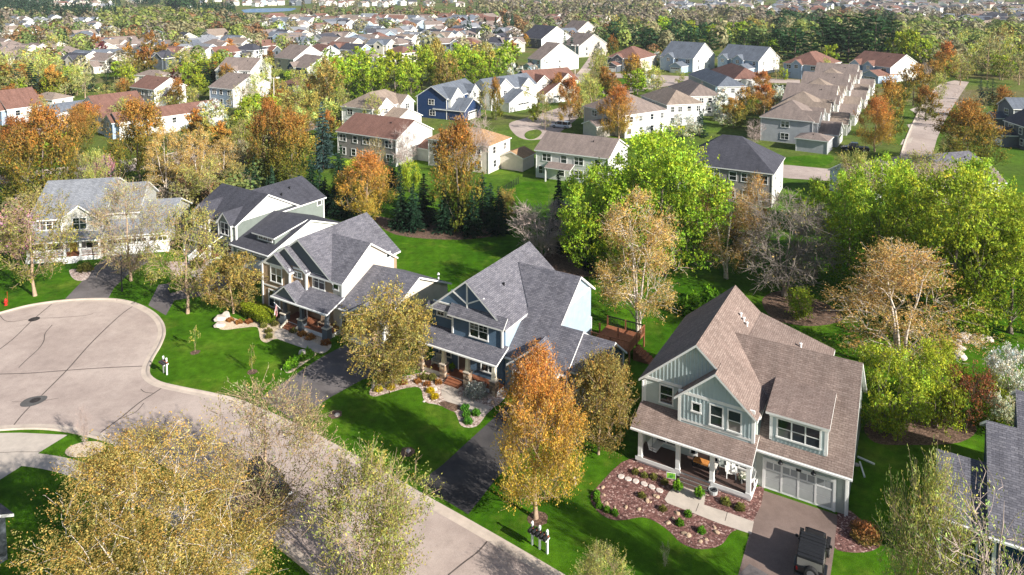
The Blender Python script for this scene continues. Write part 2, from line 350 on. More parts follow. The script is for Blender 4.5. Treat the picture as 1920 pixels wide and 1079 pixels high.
def kerb(name, path, side=1, parent=None):
    prof = [(-.55, .013), (-.16, .022), (-.02, .105), (.14, .125), (.2, .0)]
    path = [np.array(p) for p in path]; mb = MB(); rings = []
    for i, p in enumerate(path):
        d = path[min(i + 1, len(path) - 1)] - path[max(i - 1, 0)]; d = d / (np.linalg.norm(d) + 1e-9); nn = np.array((-d[1], d[0])) * side
        rings.append([(p[0] + nn[0]*o, p[1] + nn[1]*o, z) for o, z in prof])
    for a, b in zip(rings, rings[1:]):
        for k in range(len(prof) - 1): mb.face((a[k], b[k], b[k+1], a[k+1]) if side < 0 else (a[k], a[k+1], b[k+1], b[k]))
    o = mb.build(name, M['kerbcon'], parent)
    return tag(o, None, None, kind='structure')
gm = bpy.data.meshes.new('ground')
gm.from_pydata([(-6000, -300, 0), (6000, -300, 0), (6000, 9000, 0), (-6000, 9000, 0)], [], [(0, 1, 2, 3)]); gm.materials.append(M['ground'])
tag(link('ground', gm), None, None, kind='structure')
K1 = smooth([G(*p) for p in ((-90,608),(-40,598),(0,588),(60,573),(130,564),(200,562),(245,568),(280,583),(301,602),(307,624),(299,648),(285,672),(277,691),(280,706),(299,719),(340,729),(400,741),(450,754),(500,775),(560,802),(620,834),(680,866),(740,901),(800,936),(880,981),(960,1027),(1050,1080),(1180,1158))])
K2 = smooth([G(*p) for p in ((-90,816),(-40,810),(0,806),(60,803),(110,806),(160,815),(220,832),(280,856),(340,888),(400,928),(480,990),(560,1052),(650,1130),(760,1230))])
road = sheet('street', list(K1) + list(K2)[::-1], .008, M['road'])
kerb('kerb', K1, 1); kerb('kerb', K2, -1)
for seam, wd in ((((0,655),(28,633),(62,600),(98,570)), .14), (((35,690),(50,675),(72,655),(82,640),(85,625),(98,610)), .12), (((0,702),(60,700),(125,695),(200,690),(270,687)), .16),
    (((78,742),(125,695),(165,650),(200,615),(230,588),(252,573)), .16), (((24,800),(40,780),(56,763)), .14), (((188,812),(225,785),(262,755),(290,737),(318,718)), .16),
    (((222,787),(240,780),(256,772),(270,756)), .1), (((264,730),(272,736),(290,738)), .1), (((0,592),(10,602),(30,603),(60,598),(110,596),(160,592),(175,588)), .1),
    (((840,1079),(870,1055),(895,1036),(915,1014)), .14), (((22,754),(45,754),(80,752),(110,747)), .08), (((298,640),(303,615),(299,604)), .12)):
    ribbon('tar_seam', smooth([G(*p) for p in seam], 5), wd * .75, .013, M['tar'], road)
M['patch'] = asphalt('asphalt_patch', (.10,.095,.09), (.14,.13,.12))
sheet('asphalt_patch', gp([(38,757),(50,748),(70,743),(88,743),(86,750),(72,758),(55,763),(40,763)], 3), .0115, M['patch'], None, road)
def manhole(px, py, r, label):
    x, y = G(px, py); mb = MB(); mb.lathe([(r, .0), (r, .012), (r - .05, .02), (r - .06, .014), (r * .5, .014), (r * .45, .02), (0.01, .02)], 20)
    tag(mb.build('manhole_cover', M['iron'], None, (x, y, .008)), label, 'manhole cover', 'manhole covers in the cul-de-sac')
M['iron'] = pm('cast_iron', (.06,.05,.045), .6, .3, 8, .5, 30, metal=.4)
manhole(64, 599, .55, 'small round iron manhole cover near top of the cul-de-sac')
manhole(66, 751, .42, 'iron manhole cover inside the dark asphalt patch')
# concrete drive and walk at lower left
con = sheet('concrete_driveway', gp([(-120,814),(-40,813),(40,812),(127,816),(75,848),(35,878),(0,900),(-160,960)]), .012, M['concrete'])
ribbon('sidewalk', smooth([G(*p) for p in ((-60,862),(0,860),(50,862),(95,868),(140,879),(175,892),(230,915),(300,950),(380,1000),(470,1070))], 5), 1.5, .016, M['concrete'], None, 'structure')
ribbon('joint', [G(-10, 850), G(30, 848), G(75, 848)], .05, .02, M['tar'], con)
# driveways
sheet('driveway', gp([(1428,919),(1573,967),(1560,1060),(1548,1140),(1500,1230),(1330,1210),(1360,1130),(1384,1079)]), .01, M['drive_brown'])
sheet('driveway', gp([(1384,1079),(1405,1058),(1430,1072),(1470,1095),(1540,1110),(1500,1230),(1330,1210)]), .015, M['drive_grey'])  # darker sheet: the parked car's shadow put into the asphalt colour
sheet('driveway', gp([(783,907),(830,872),(880,826),(925,785),(945,762),(1060,742),(1040,800),(965,860),(925,905),(878,965)]), .01, M['drive'])
sheet('driveway', gp([(488,746),(540,712),(600,672),(645,648),(720,640),(745,690),(680,712),(620,745),(552,789)]), .01, M['drive_grey'])
sheet('driveway', gp([(122,561),(150,532),(178,500),(204,480),(275,476),(278,492),(240,515),(214,540),(203,560)]), .01, M['drive_grey'])
# walks and planting beds
def zc(off, s, pts): return [(off[0] + x / s, off[1] + y / s) for x, y in pts]
def bed(name, px, z, mat, n=4): return sheet(name, gp(px, n), z, mat)
Z5 = lambda p: zc((1100,740), 3.183, p)
bed('mulch_bed', Z5([(270,380),(60,555),(24,620),(60,692),(130,740),(210,752),(330,734),(420,765),(500,825),(560,885),(650,922),(750,918),(815,888),(865,822),(960,760),(700,600),(560,500)]), .012, M['mulch_red'])
bed('mulch_bed', Z5([(700,560),(705,655),(850,705),(994,757),(1060,560),(980,560),(850,560)]), .014, M['mulch_red'], 2)
bed('mulch_bed', Z5([(1500,700),(1494,780),(1480,890),(1500,930),(1600,945),(1700,935),(1762,890),(1740,830),(1640,750),(1565,690)]), .012, M['mulch_red'])
Z7 = lambda p: zc((1180,840), 6.744, p)
sheet('front_walk', gp(Z7([(445,655),(500,560),(560,510),(640,490),(965,585),(945,722),(1260,825),(1575,937),(1543,1095),(1140,960),(740,802),(480,700)])), .02, M['concrete'])
for a, b in (((840,810),(880,705)), ((1210,930),(1240,815))): ribbon('walk_joint', [G(*p) for p in Z7([a, b])], .04, .024, M['tar'], bpy.data.objects['front_walk'])
ZD = lambda p: zc((680,600), 5.396, p)
bed('gravel_bed', ZD([(70,755),(90,690),(180,640),(330,590),(480,560),(640,530),(830,560),(1000,640),(1200,760),(1330,860),(1250,960),(1150,1079),(1000,1075),(930,935),(760,862),(650,840),(612,790),(598,720),(555,682),(430,694),(250,745),(130,776)]), .012, M['gravel'])
bed('gravel_bed', ZD([(1060,760),(1180,700),(1320,640),(1480,680),(1430,800),(1330,880),(1180,850)]), .016, M['gravel'])
bed('mulch_bed', ZD([(770,850),(860,825),(985,868),(960,915),(900,925)]), .017, M['mulch_brown'])
sheet('front_walk', gp(ZD([(868,628),(1010,690),(955,740),(975,780),(1085,800),(1300,890),(1200,985),(990,872),(850,828),(800,770),(795,710)])), .021, M['concrete'])
ZC = lambda p: zc((400,520), 5.993, p)
bed('stone_bed', ZC([(48,530),(75,470),(130,440),(210,450),(320,490),(450,500),(560,500),(700,460),(800,500),(950,560),(1120,600),(1290,690),(1320,790),(1200,860),(960,775),(720,695),(600,737),(530,700),(512,610),(480,560),(330,570),(150,592),(70,582)]), .012, M['sandbed'])
sheet('front_walk', gp(ZC([(680,655),(700,610),(770,560),(860,600),(1000,660),(1110,720),(1290,810),(1215,860),(940,775),(735,702)])), .02, M['concrete'])
bed('planting_bed', ZC([(800,1060),(815,985),(880,940),(1000,900),(1120,860),(1150,880),(980,1000),(870,1075)]), .012, M['sandbed'])
# A: bed beside drive
bed('mulch_bed', zc((0,300), 3.854, [(500,800),(560,790),(650,800),(640,850),(590,875),(530,860)]), .012, M['gravel'])
bed('mulch_bed', zc((0,300), 3.854, [(1200,740),(1360,740),(1400,800),(1420,900),(1300,960),(1230,980),(1290,880),(1240,800)]), .012, M['gravel'])
sheet('front_walk', gp(zc((0,300), 3.854, [(1380,830),(1400,780),(1480,740),(1520,760),(1480,830),(1520,880),(1440,920),(1400,880)]), 3), .02, M['concrete'])
for px_ in ([(1430,560),(1480,545),(1560,575),(1580,600),(1520,612),(1450,598)], [(1040,470),(1000,500),(1060,520),(1120,515),(1150,490)], [(1620,800),(1660,780),(1760,775),(1830,800),(1800,830),(1700,835),(1640,830)], [(700,405),(760,415),(900,425),(930,440),(860,450),(740,440)]): bed('shade_mulch', px_, .009, M['mulch_brown'])  # brown mulch, also laid as dark ground for deep tree shade
# further streets
def farroad(px, n=0, name='street', mat='road', z=.01): return sheet(name, gp(px, n), z, M[mat])
farroad([(1690,300),(1697,268),(1709,238),(1724,208),(1739,184),(1755,166),(1768,156),(1790,151),(1817,154),(1805,172),(1788,198),(1772,226),(1757,260),(1746,300)])
farroad([(1440,308),(1480,310),(1552,317),(1700,290),(1760,292),(1800,330),(1560,340),(1480,335),(1440,330)], 0, 'street', 'road', .014)
kerb('kerb', [G(*p) for p in ((1689,292),(1697,266),(1709,237),(1724,207),(1739,183),(1755,165),(1767,156))], 1)
for p in (((1693,262),(1712,258),(1708,268),(1688,272)), ((1706,243),(1718,241),(1714,232),(1700,234)), ((1722,216),(1738,203),(1720,200),(1706,206))):
    sheet('driveway_apron', gp(p), .018, M['concrete'])
farroad([(955,232),(985,222),(1010,215),(1040,205),(1075,195),(1100,190),(1090,215),(1060,240),(1040,255),(1010,262),(985,262),(965,252)], 4)
sheet('island_lawn', gp([(984,252),(992,246),(1008,244),(1016,249),(1008,258),(996,262),(986,259)], 4), .06, M['ground'], thick=.05)
farroad([(1100,185),(1140,165),(1190,155),(1240,150),(1275,150),(1270,158),(1220,168),(1160,178),(1110,195)])
farroad([(1130,137),(1190,139),(1275,143),(1420,147),(1500,150),(1500,157),(1400,155),(1275,152),(1180,147),(1128,144)], 0, 'street', 'road', .016)
farroad([(1060,160),(1085,135),(1100,115),(1112,95),(1122,95),(1115,120),(1100,145),(1085,165)], 0, 'street', 'road', .02)
farroad([(-80,345),(0,330),(150,312),(310,292),(390,272),(470,250),(620,222),(640,232),(480,268),(400,295),(320,312),(150,335),(0,352),(-80,366)])
kerb('kerb', [G(*p) for p in ((0,330),(150,311),(310,291),(390,271),(470,249),(600,225))], -1)
farroad([(-40,262),(60,240),(150,232),(240,228),(330,205),(420,180),(470,165),(478,172),(420,192),(330,218),(240,240),(150,246),(60,256),(-40,280)])
farroad([(1030,72),(1090,74),(1125,76),(1125,80),(1080,80),(1030,77)], 0, 'street', 'road', .012)
# lake, fields
lake = sheet('lake', gp([(452,19),(470,17),(505,16),(552,15.5),(556,17),(545,21),(500,23.5),(458,24)]), .06, None or pm('lake_water', (.02,.10,.26), .25, .15, .02), thick=0)
M['drygrass'] = pm('dry_grass_field', (.42,.33,.16), .9, .15, .02)
for pts in ([(895,37),(960,37),(1010,39),(1010,43),(950,42),(895,41)], [(1850,16),(1900,15),(1920,17),(1900,20),(1850,20)], [(0,8),(60,9),(110,11),(60,13),(0,12)]):
    sheet('field', gp(pts), .05, M['drygrass'])
sheet('field', gp([(395,47),(425,45),(427,52),(398,54)]), .05, M['drygrass'])
for pts in ([(1475,295),(1560,292),(1545,312),(1480,309)], [(1280,180),(1410,178),(1410,200),(1300,205)], [(935,355),(1010,340),(1030,375),(970,405),(930,395)], [(740,440),(850,425),(930,460),(900,500),(760,520)], [(1150,150),(1190,147),(1230,150),(1180,160)]):
    sheet('lawn', gp(pts, 3), .006, M['lawn'])
# ------------------------------------------------------------------ house kit
WIN = {}
def wmesh(w, h, n, hung, grid):
    k = (round(w, 2), round(h, 2), n, hung, grid)
    if k in WIN: return WIN[k]
    c = .11; mb = MB(); W, H = w / 2, h / 2; d = .07
    mb.box(-W - c, -W, -d, .02, -H, H); mb.box(W, W + c, -d, .02, -H, H); mb.box(-W - c, W + c, -d - .004, .02, H, H + c); mb.box(-W - c - .03, W + c + .03, -d - .03, .02, -H - c, -H)
    sw = w / n
    for i in range(1, n): mb.box(-W + i*sw - .05, -W + i*sw + .05, -d + .012, .02, -H, H)
    if hung:
        for i in range(n): mb.box(-W + i*sw + .02, -W + (i+1)*sw - .02, -d + .02, .02, -.03, .03)
    panes = []
    for i in range(n):
        a0 = -W + i*sw + (.05 if i else 0); a1 = -W + (i+1)*sw - (.05 if i < n - 1 else 0)
        for z0, z1, dd in (((-H, -.03, .025), (.03, H, .035)) if hung else ((-H, H, .03),)):
            p = MB(); p.box(a0, a1, -dd, .01, z0, z1); panes.append(p)
            if grid and (z0 > 0 or not hung): mb.box((a0+a1)/2 - .012, (a0+a1)/2 + .012, -dd - .012, .01, z0, z1); mb.box(a0, a1, -dd - .01, .01, (z0+z1)/2 - .012, (z0+z1)/2 + .012)
    WIN[k] = (mb.mesh('window', M['trim']), [p.mesh('pane', M['glass']) for p in panes]); return WIN[k]
FACE = {'f': 0, 'r': math.pi / 2, 'b': math.pi, 'l': -math.pi / 2}
class Trim:
    def __init__(s, root, mat): s.root, s.mat = root, mat
    def box(s, *a): MB().box(*a).build('trim_board', s.mat, s.root)
    def bar(s, *a): MB().bar(*a).build('trim_board', s.mat, s.root)
class House:
    def __init__(s, name, label, xy, deg, roof, walls, trim='trim', group=None, cat='house', ref=None):
        s.root = empty(name, (xy[0], xy[1], 0), R(deg)); tag(s.root, label, cat, group); s.deg = deg
        s.w = MB(); s.r = MB(); s.t = Trim(s.root, M[trim]); s.mw = [M[x] for x in walls]; s.mr = [M[roof], M[trim]]; s.trim = M[trim]; s.ref = ref
    def sub(s, name, mb, mats, parent=None): return mb.build(name, mats, parent or s.root)
    def win(s, face, a, z, plane, w=1.0, h=1.4, n=1, hung=True, grid=False, simple=False):
        """a: position along the wall, z: centre height, plane: wall position"""
        fm, ps = wmesh(w, h, n, hung, grid)
        loc = {'f': (a, plane, z), 'b': (a, plane, z), 'r': (plane, a, z), 'l': (plane, a, z)}[face]
        o = link('window', fm, s.root, loc, FACE[face])
        for p in ps: link('pane', p, o)
        return o
    def gable(s, x0, x1, y0, y1, zb, ze, pitch, axis='x', ov=.35, m=0, t=.2, roof=None, walls=True, ovr=None):
        """block with a gable roof, ridge along axis; ze = height where roof meets the wall"""
        r = roof or s.r; o2 = ov if ovr is None else ovr
        if axis == 'x':
            ym = (y0 + y1) / 2; zr = ze + pitch * (y1 - y0) / 2
            for ya, sg in ((y0, -1), (y1, 1)): r.slab([(x0 - o2, ya + sg*ov, ze - pitch*ov), (x1 + o2, ya + sg*ov, ze - pitch*ov), (x1 + o2, ym, zr), (x0 - o2, ym, zr)], t)
            if walls: s.w.prism([(y0, zb), (y1, zb), (y1, ze - .1), (ym, zr - .12), (y0, ze - .1)], x0, x1, 'x', m)
        else:
            xm = (x0 + x1) / 2; zr = ze + pitch * (x1 - x0) / 2
            for xa, sg in ((x0, -1), (x1, 1)): r.slab([(xa + sg*ov, y0 - o2, ze - pitch*ov), (xa + sg*ov, y1 + o2, ze - pitch*ov), (xm, y1 + o2, zr), (xm, y0 - o2, zr)], t)
            if walls: s.w.prism([(x0, zb), (x1, zb), (x1, ze - .1), (xm, zr - .12), (x0, ze - .1)], y0, y1, 'y', m)
        return zr
    def hip(s, x0, x1, y0, y1, zb, ze, pitch, ov=.4, m=0, walls=True, roof=None, t=.18):
        r = roof or s.r; X0, X1, Y0_, Y1 = x0 - ov, x1 + ov, y0 - ov, y1 + ov; z = ze - pitch*ov
        W, D = X1 - X0, Y1 - Y0_; hd = min(W, D) / 2; zr = z + pitch * hd
        if W >= D: a, b = (X0 + hd, (Y0_+Y1)/2, zr), (X1 - hd, (Y0_+Y1)/2, zr)
        else: a, b = ((X0+X1)/2, Y0_ + hd, zr), ((X0+X1)/2, Y1 - hd, zr)
        c = [(X0, Y0_, z), (X1, Y0_, z), (X1, Y1, z), (X0, Y1, z)]
        if W >= D: pl = [[c[0], c[1], b, a], [c[2], c[3], a, b], [c[1], c[2], b], [c[3], c[0], a]]
        else: pl = [[c[0], c[1], a], [c[1], c[2], b, a], [c[2], c[3], b], [c[3], c[0], a, b]]
        for p in pl:
            q = [p[0]] 
            for e in p[1:]:
                if (Vector(e) - Vector(q[-1])).length > .02: q.append(e)
            r.slab(q, t)
        if walls: s.w.box(x0, x1, y0, y1, zb, ze - .02, m)
        return zr
    def corners(s, pts, z0, z1, w=.13):
        for x, y in pts: MB().box(x - w, x + w, y - w, y + w, z0, z1).build('corner_board', s.trim, s.root)
    def door(s, face, a, z0, plane, w=1.0, h=2.1, mat='trim', name='door'):
        mb = MB(); mb.box(-w/2 - .1, -w/2, -.06, .02, 0, h + .1); mb.box(w/2, w/2 + .1, -.06, .02, 0, h + .1); mb.box(-w/2, w/2, -.06, .02, h, h + .1)
        loc = (a, plane, z0) if face in 'fb' else (plane, a, z0)
        o = mb.build(name, M['trim'], s.root, loc, FACE[face]); mb = MB(); mb.box(-w/2, w/2, -.03, .01, 0, h); mb.build('leaf', M[mat], o)
        mb = MB(); mb.box(w/2 - .14, w/2 - .08, -.08, -.031, 1.0, 1.12); mb.build('handle', M['black'], o); return o
    def garage_door(s, face, a, plane, w=4.8, h=2.2, rows=4, cols=4, lights=True, z0=0, mat='trim', frame='trim'):
        mb = MB(); c = .16
        mb.box(-w/2 - c, -w/2, -.07, .02, 0, h + c); mb.box(w/2, w/2 + c, -.07, .02, 0, h + c); mb.box(-w/2, w/2, -.07, .02, h, h + c)
        loc = (a, plane, z0) if face in 'fb' else (plane, a, z0); o = mb.build('garage_door', M[frame], s.root, loc, FACE[face])
        b = MB(); b.box(-w/2, w/2, -.015, .02, 0.02, h); b.build('door_backing', M[mat], o)
        pw, ph = w / cols, h / rows
        p = MB(); p.box(.05, pw - .05, -.045, -.0155, .05, ph - .05); pmesh = p.mesh('panel', M[mat]); gmesh = p.mesh('pane', M['glass'])
        for i in range(cols):
            for j in range(rows):
                lit = lights and j == rows - 1; link('pane' if lit else 'panel', gmesh if lit else pmesh, o, (-w/2 + i*pw, 0, j*ph))
        return o
    def finish(s):
        if s.w.f: s.sub('wall', s.w, s.mw)
        ro = s.sub('roof', s.r, s.mr) if s.r.f else None
        s.roof_o = ro; return s
    def vents(s, pts, mat='black'):
        for x, y, z in pts:
            mb = MB(); mb.lathe([(.09, -.25), (.09, .22), (.13, .24), (.13, .3), (.02, .33)], 8); mb.build('roof_vent', M[mat], s.roof_o, (x, y, z))
    def rail(s, name, a, b, z, h=.9, mat='trim', step=.14, parent=None):
        """baluster railing from a to b at floor height z"""
        mb = MB(); a3, b3 = Vector((a[0], a[1], z if len(a) < 3 else a[2])), Vector((b[0], b[1], z if len(b) < 3 else b[2])); n = max(2, int((b3 - a3).length / step))
        mb.bar(a3 + Vector((0,0,h)), b3 + Vector((0,0,h)), .045); mb.bar(a3 + Vector((0,0,.12)), b3 + Vector((0,0,.12)), .03)
        o = mb.build(name, M[mat], parent or s.root); bal = MB(); bal.box(-.018, .018, -.018, .018, .12, h); bm_ = bal.mesh('baluster', M[mat])
        for i in range(n + 1): link('baluster', bm_, o, a3.lerp(b3, i / n))
        return o
M['doory'] = pm('yellow_door_paint', (.55,.42,.08), .5, .05, 2)
M['redwall'] = pm('orange_red_wall', (.42,.12,.06), .7, .1, 2)
# ------------------------------------------------------------------ near houses
LAND = []   # landmark phrases for describing trees and far things
def deckbox(h, name, x0, x1, y0, y1, z, mat='wood', board=.16):
    """floor of separate boards along x"""
    mb = MB(); mb.box(x0 + .05, x1 - .05, y0 + .05, y1 - .05, 0, z - .05); o = mb.build(name, M['trim'], h.root)
    b = MB(); b.box(x0, x1, 0, board - .012, -.045, 0); me = b.mesh('board', M[mat]); n = int(round((y1 - y0) / board))
    for i in range(n): link('board', me, o, (0, y0 + i * (y1 - y0) / n, z))
    return o
def post(h, x, y, z0, z1, w=.15, mat='trim', cap=True, name='post', w2=None):
    mb = MB(); w2 = w2 or w; p = []
    i = len(mb.v); mb.v += [(x-w,y-w,z0),(x+w,y-w,z0),(x+w,y+w,z0),(x-w,y+w,z0),(x-w2,y-w2,z1),(x+w2,y-w2,z1),(x+w2,y+w2,z1),(x-w2,y+w2,z1)]
    for q in ((0,3,2,1),(4,5,6,7),(0,1,5,4),(1,2,6,5),(2,3,7,6),(3,0,4,7)): mb.f.append(q); mb.m.append(0)
    if cap: mb.box(x-w-.03, x+w+.03, y-w-.03, y+w+.03, z0, z0+.12); mb.box(x-w2-.03, x+w2+.03, y-w2-.03, y+w2+.03, z1-.1, z1)
    return mb.build(name, M[mat], h.root)
def stone_pier(h, x, y, z1, w=.3, mats=('stone',), seed=0):
    """pier of single stones with recessed joints and a cap"""
    r = random.Random(seed); core = MB(); core.box(x-w+.03, x+w-.03, y-w+.03, y+w-.03, 0, z1); o = core.build('stone_pier', M['mortar'], h.root)
    z = 0; c = MB(); c.box(x-w-.05, x+w+.05, y-w-.05, y+w+.05, z1, z1+.08); c.build('cap', M['concrete'], o)
    while z < z1 - .02:
        hh = min(r.uniform(.12, .24), z1 - z)
        for nx, ny in ((0,-1),(1,0),(-1,0),(0,1)):
            t = -w
            while t < w - .01:
                l = min(r.uniform(.2, .42), w - t)
                if w - (t + l) < .1: l = w - t
                d = w + r.uniform(0, .035); b = MB(); a0, a1 = t + .012, t + l - .012
                if ny: b.box(x + a0, x + a1, y + ny*(d if ny < 0 else w-.08), y + ny*(w-.08 if ny < 0 else d), z + .01, z + hh - .01) if ny < 0 else b.box(x + a0, x + a1, y + w - .08, y + d, z + .01, z + hh - .01)
                else: b.box(x + w - .08, x + d, y + a0, y + a1, z + .01, z + hh - .01) if nx > 0 else b.box(x - d, x - w + .08, y + a0, y + a1, z + .01, z + hh - .01)
                b.build('stone', M[r.choice(['rk1', 'rk2', 'rk3'])], o); t += l
        z += hh
    return o
M['mortar'] = pm('mortar', (.14,.12,.1), .9); M['rk1'] = pm('brown_stone', (.30,.20,.13), .85, .25, 6, .5, 15); M['rk2'] = pm('buff_ledge_stone', (.46,.36,.26), .85, .2, 6, .5, 15); M['rk3'] = pm('dark_ledge_stone', (.15,.11,.085), .85, .25, 6, .5, 15)
def gutter(h, a, b, mat='trim'):
    mb = MB(); mb.bar(a, b, .055, r2=.06); return mb.build('gutter', M[mat], h.root)
def battens(h, parent, xs, plane, zlo, zhi, mat='sage_board', holes=()):
    b = MB(); b.box(-.035, .035, -.045, .01, 0, 1); me = b.mesh('batten', M[mat])
    for x in xs:
        a, c = zlo(x), zhi(x); seg = [(a, c)]
        for wx, wz, ww, wh in holes:
            if abs(x - wx) < ww / 2 + .15: seg = [(a, wz - wh/2 - .13), (wz + wh/2 + .12, c)]
        for a, c in seg:
            if c - a > .12: link('batten', me, parent, (x, plane, a), scale=(1, 1, c - a))
# ---- brown roofed house
h = House('house', 'pale sage house with brown shingle roof and white pillared porch', (23.22, 47.41), -30.4, 'sh_brown', ['sage_siding', 'sage_board'], cat='house')
E = h; LAND.append(('the brown roofed sage house', h.root.location.x - 4, h.root.location.y + 9))
h.w.prism([(-14.7,0),(-6.1,0),(-6.1,5.55),(-10.6,9.5),(-14.7,5.92)], 0, 11.8, 'y', 0)
h.r.slab([(-15.1,-.35,5.69),(-15.1,12.1,5.69),(-10.6,12.1,9.65),(-10.6,-.35,9.65)], .2)
h.r.slab([(-10.6,-.35,9.65),(-10.6,12.1,9.65),(-8.3,12.1,7.63),(-5.8,5.9,5.43),(-5.8,-.33,5.43)], .2)
h.r.slab([(-8.3,12.1,7.66),(-2.2,12.1,5.85),(-2.2,7.5,5.85),(-6.2,5.2,7.05),(-8.3,5.2,7.66)], .2)
h.w.box(-8.2, -2.5, 7, 11.8, 0, 5.6, 0)
h.gable(-11.65, -6.2, -.8, .3, 3.3, 5.84, .88, 'y', m=1)
h.w.prism([(.02,0),(11.5,0),(11.5,3.3),(5.75,8.2),(.02,3.3)], -7, 0, 'x', 0)
h.r.slab([(-6.0,-.4,3.05),(.35,-.4,3.05),(.35,5.75,8.38),(-9.4,5.75,8.38),(-6.0,2.6,5.65)], .2)
h.r.slab([(.35,5.75,8.38),(.35,11.9,3.05),(-7,11.9,3.05),(-7,5.75,8.38)], .2)
h.w.box(-5.15, -1.45, .25, 4, 3.4, 5.72, 1)
h.r.slab([(-5.5,-.12,5.9),(-1.2,-.12,5.9),(-1.2,3.85,6.66),(-5.5,3.85,6.66)], .16)
for x, y, z0, z1 in ((-14.7,0,0,5.6),(-11.65,-.8,3.6,5.7),(-6.2,-.8,3.6,5.7),(0,.02,0,3.2),(-5.15,.25,3.7,5.65),(-1.45,.25,3.7,5.65)): h.t.box(x-.11, x+.11, y-.035, y+.2, z0, z1)
h.t.box(-11.75, -6.1, -.85, -.7, 5.82, 6.06); h.t.box(-14.8, -11.7, -.06, .1, 5.72, 5.95); h.t.box(-5.3, -1.3, .2, .35, 5.45, 5.68)
h.t.box(-11.55, -6.3, -.83, -.7, 3.72, 3.9)
h.finish()
wall = [c for c in h.root.children if c.name.startswith('wall')][0]
battens(h, wall, np.arange(-11.3, -6.3, .30), -.8, lambda x: 3.9, lambda x: 5.8, holes=((-10.36,5.05,.55,.6),(-8.85,4.85,.85,1.5),(-7.53,4.85,.85,1.5)))
battens(h, wall, np.arange(-11.2, -6.4, .30), -.8, lambda x: 6.06, lambda x: 8.1 - .88 * abs(x + 8.93))
battens(h, wall, np.arange(-14.4, -6.9, .30), 0, lambda x: max(5.95, 8.3 - .88 * abs(x + 8.93) if x > -11.9 else 0), lambda x: 9.4 - .88 * abs(x + 10.6))
battens(h, wall, np.arange(-4.95, -1.5, .28), .25, lambda x: 3.7, lambda x: 4.12)
h.win('f', -12.93, 4.85, 0, .95, 1.35); h.win('f', -10.36, 5.05, -.8, .55, .6, hung=False); h.win('f', -8.85, 4.85, -.8, .85, 1.5); h.win('f', -7.53, 4.85, -.8, .85, 1.5)
h.win('f', -3.28, 4.76, .25, 2.8, 1.3, 3)
pr = MB(); pr.slab([(-14.95,-2.4,2.93),(-5.9,-2.4,2.93),(-5.9,0,3.85),(-14.95,0,3.85)], .16); h.sub('porch_roof', pr, [M['sh_brown'], M['trim']])
mb = MB(); mb.box(-14.6, -6.1, -2.1, -1.85, 2.6, 2.86); h.sub('porch_beam', mb, M['trim'])
deckbox(h, 'porch_floor', -14.6, -6.0, -2.05, -.01, .48, 'dkdeck')
for x in (-14.3, -11.35, -8.8, -6.2): post(h, x, -1.92, .48, 2.62, .15)
for a, b in ((-14.65, -11.1), (-8.85, -5.98)):
    mb = MB(); mb.box(a, b, -2.1, -2.05, .22, .5); h.sub('porch_skirt', mb, M['trim'])
mb = MB(); mb.box(-6.0, -5.95, -2.1, 0, .22, .5); h.sub('porch_skirt', mb, M['trim'])
for i in range(3):
    mb = MB(); y = -2.1 - .27 * (i + 1); z = .48 - .12 * (i + 1); mb.box(-11.05, -8.9, y, y + .27, 0, z - .04, 1); mb.box(-11.08, -8.87, y - .02, y + .27, z - .04, z, 0); h.sub('porch_step', mb, [M['dkdeck'], M['trim']])
h.door('f', -9.9, .5, 0, 1.0, 2.1, 'dkdeck'); h.win('f', -10.75, 1.6, 0, .35, 1.6, hung=False); h.win('f', -9.05, 1.6, 0, .35, 1.6, hung=False); h.win('f', -12.9, 1.65, 0, 1.5, 1.4, 2); h.win('f', -7.3, 1.65, 0, 1.2, 1.4, 2)
# carriage style garage door of separate panels
o = MB(); gd = MB(); gd.box(-5.62, -5.44, -.07, .05, 0, 2.35); gd.box(-.86, -.68, -.07, .05, 0, 2.35); gd.box(-5.44, -.86, -.07, .05, 2.17, 2.35); gd.box(-5.44, -.86, -.05, .05, 0.02, .1)
gdo = h.sub('garage_door', gd, M['trim']); bk = MB(); bk.box(-5.44, -.86, -.02, .06, .1, 2.17); bk.build('door_backing', M['trim'], gdo)
cw = 4.58 / 4
M['gdoor'] = pm('garage_panel_grey', (.42,.43,.42), .55, .06, 2); M['gpane'] = pm('frosted_pane', (.30,.31,.31), .25, .06, 2)
for i in range(4):
    x0 = -5.44 + i * cw
    for j, (a, b) in enumerate(((.18, .82), (.86, 1.46))):
        p = MB(); p.box(x0 + .09, x0 + cw - .09, -.045, -.0205, a, b); p.build('panel', M['gdoor'], gdo)
    for k in range(2):
        p = MB(); p.box(x0 + .09 + k * (cw/2 - .04), x0 + cw/2 - .04 + k * (cw/2 - .04) , -.04, -.0205, 1.6, 2.06); p.build('pane', M['gpane'], gdo)
    for a, b in ((x0 - .06, x0 + .06),):
        if i: p = MB(); p.box(a, b, -.06, -.0205, .1, 2.17); p.build('stile', M['trim'], gdo)
    p = MB(); p.box(x0 + .08, x0 + cw - .08, -.055, -.0205, 1.48, 1.57); p.build('rail', M['trim'], gdo)
for x in (-4.36, -2.14):
    mb = MB(); mb.lathe([(.02,.28),(.05,.26),(.17,.06),(.18,.0),(.14,-.01)], 12); lp = mb.build('barn_lamp', M['black'], h.root, (x, -.3, 2.42)); b2 = MB(); b2.bar((0,.3,.3),(0,0,.28),.02); b2.build('lamp_arm', M['black'], lp)
mb = MB(); mb.box(-3.32, -2.98, -.1, -.06, 2.12, 2.3); h.sub('house_number_plate', mb, M['black'])
gutter(h, (-6.0,-.45,2.93), (.35,-.45,2.93)); gutter(h, (-14.95,-2.46,2.83), (-5.9,-2.46,2.83))
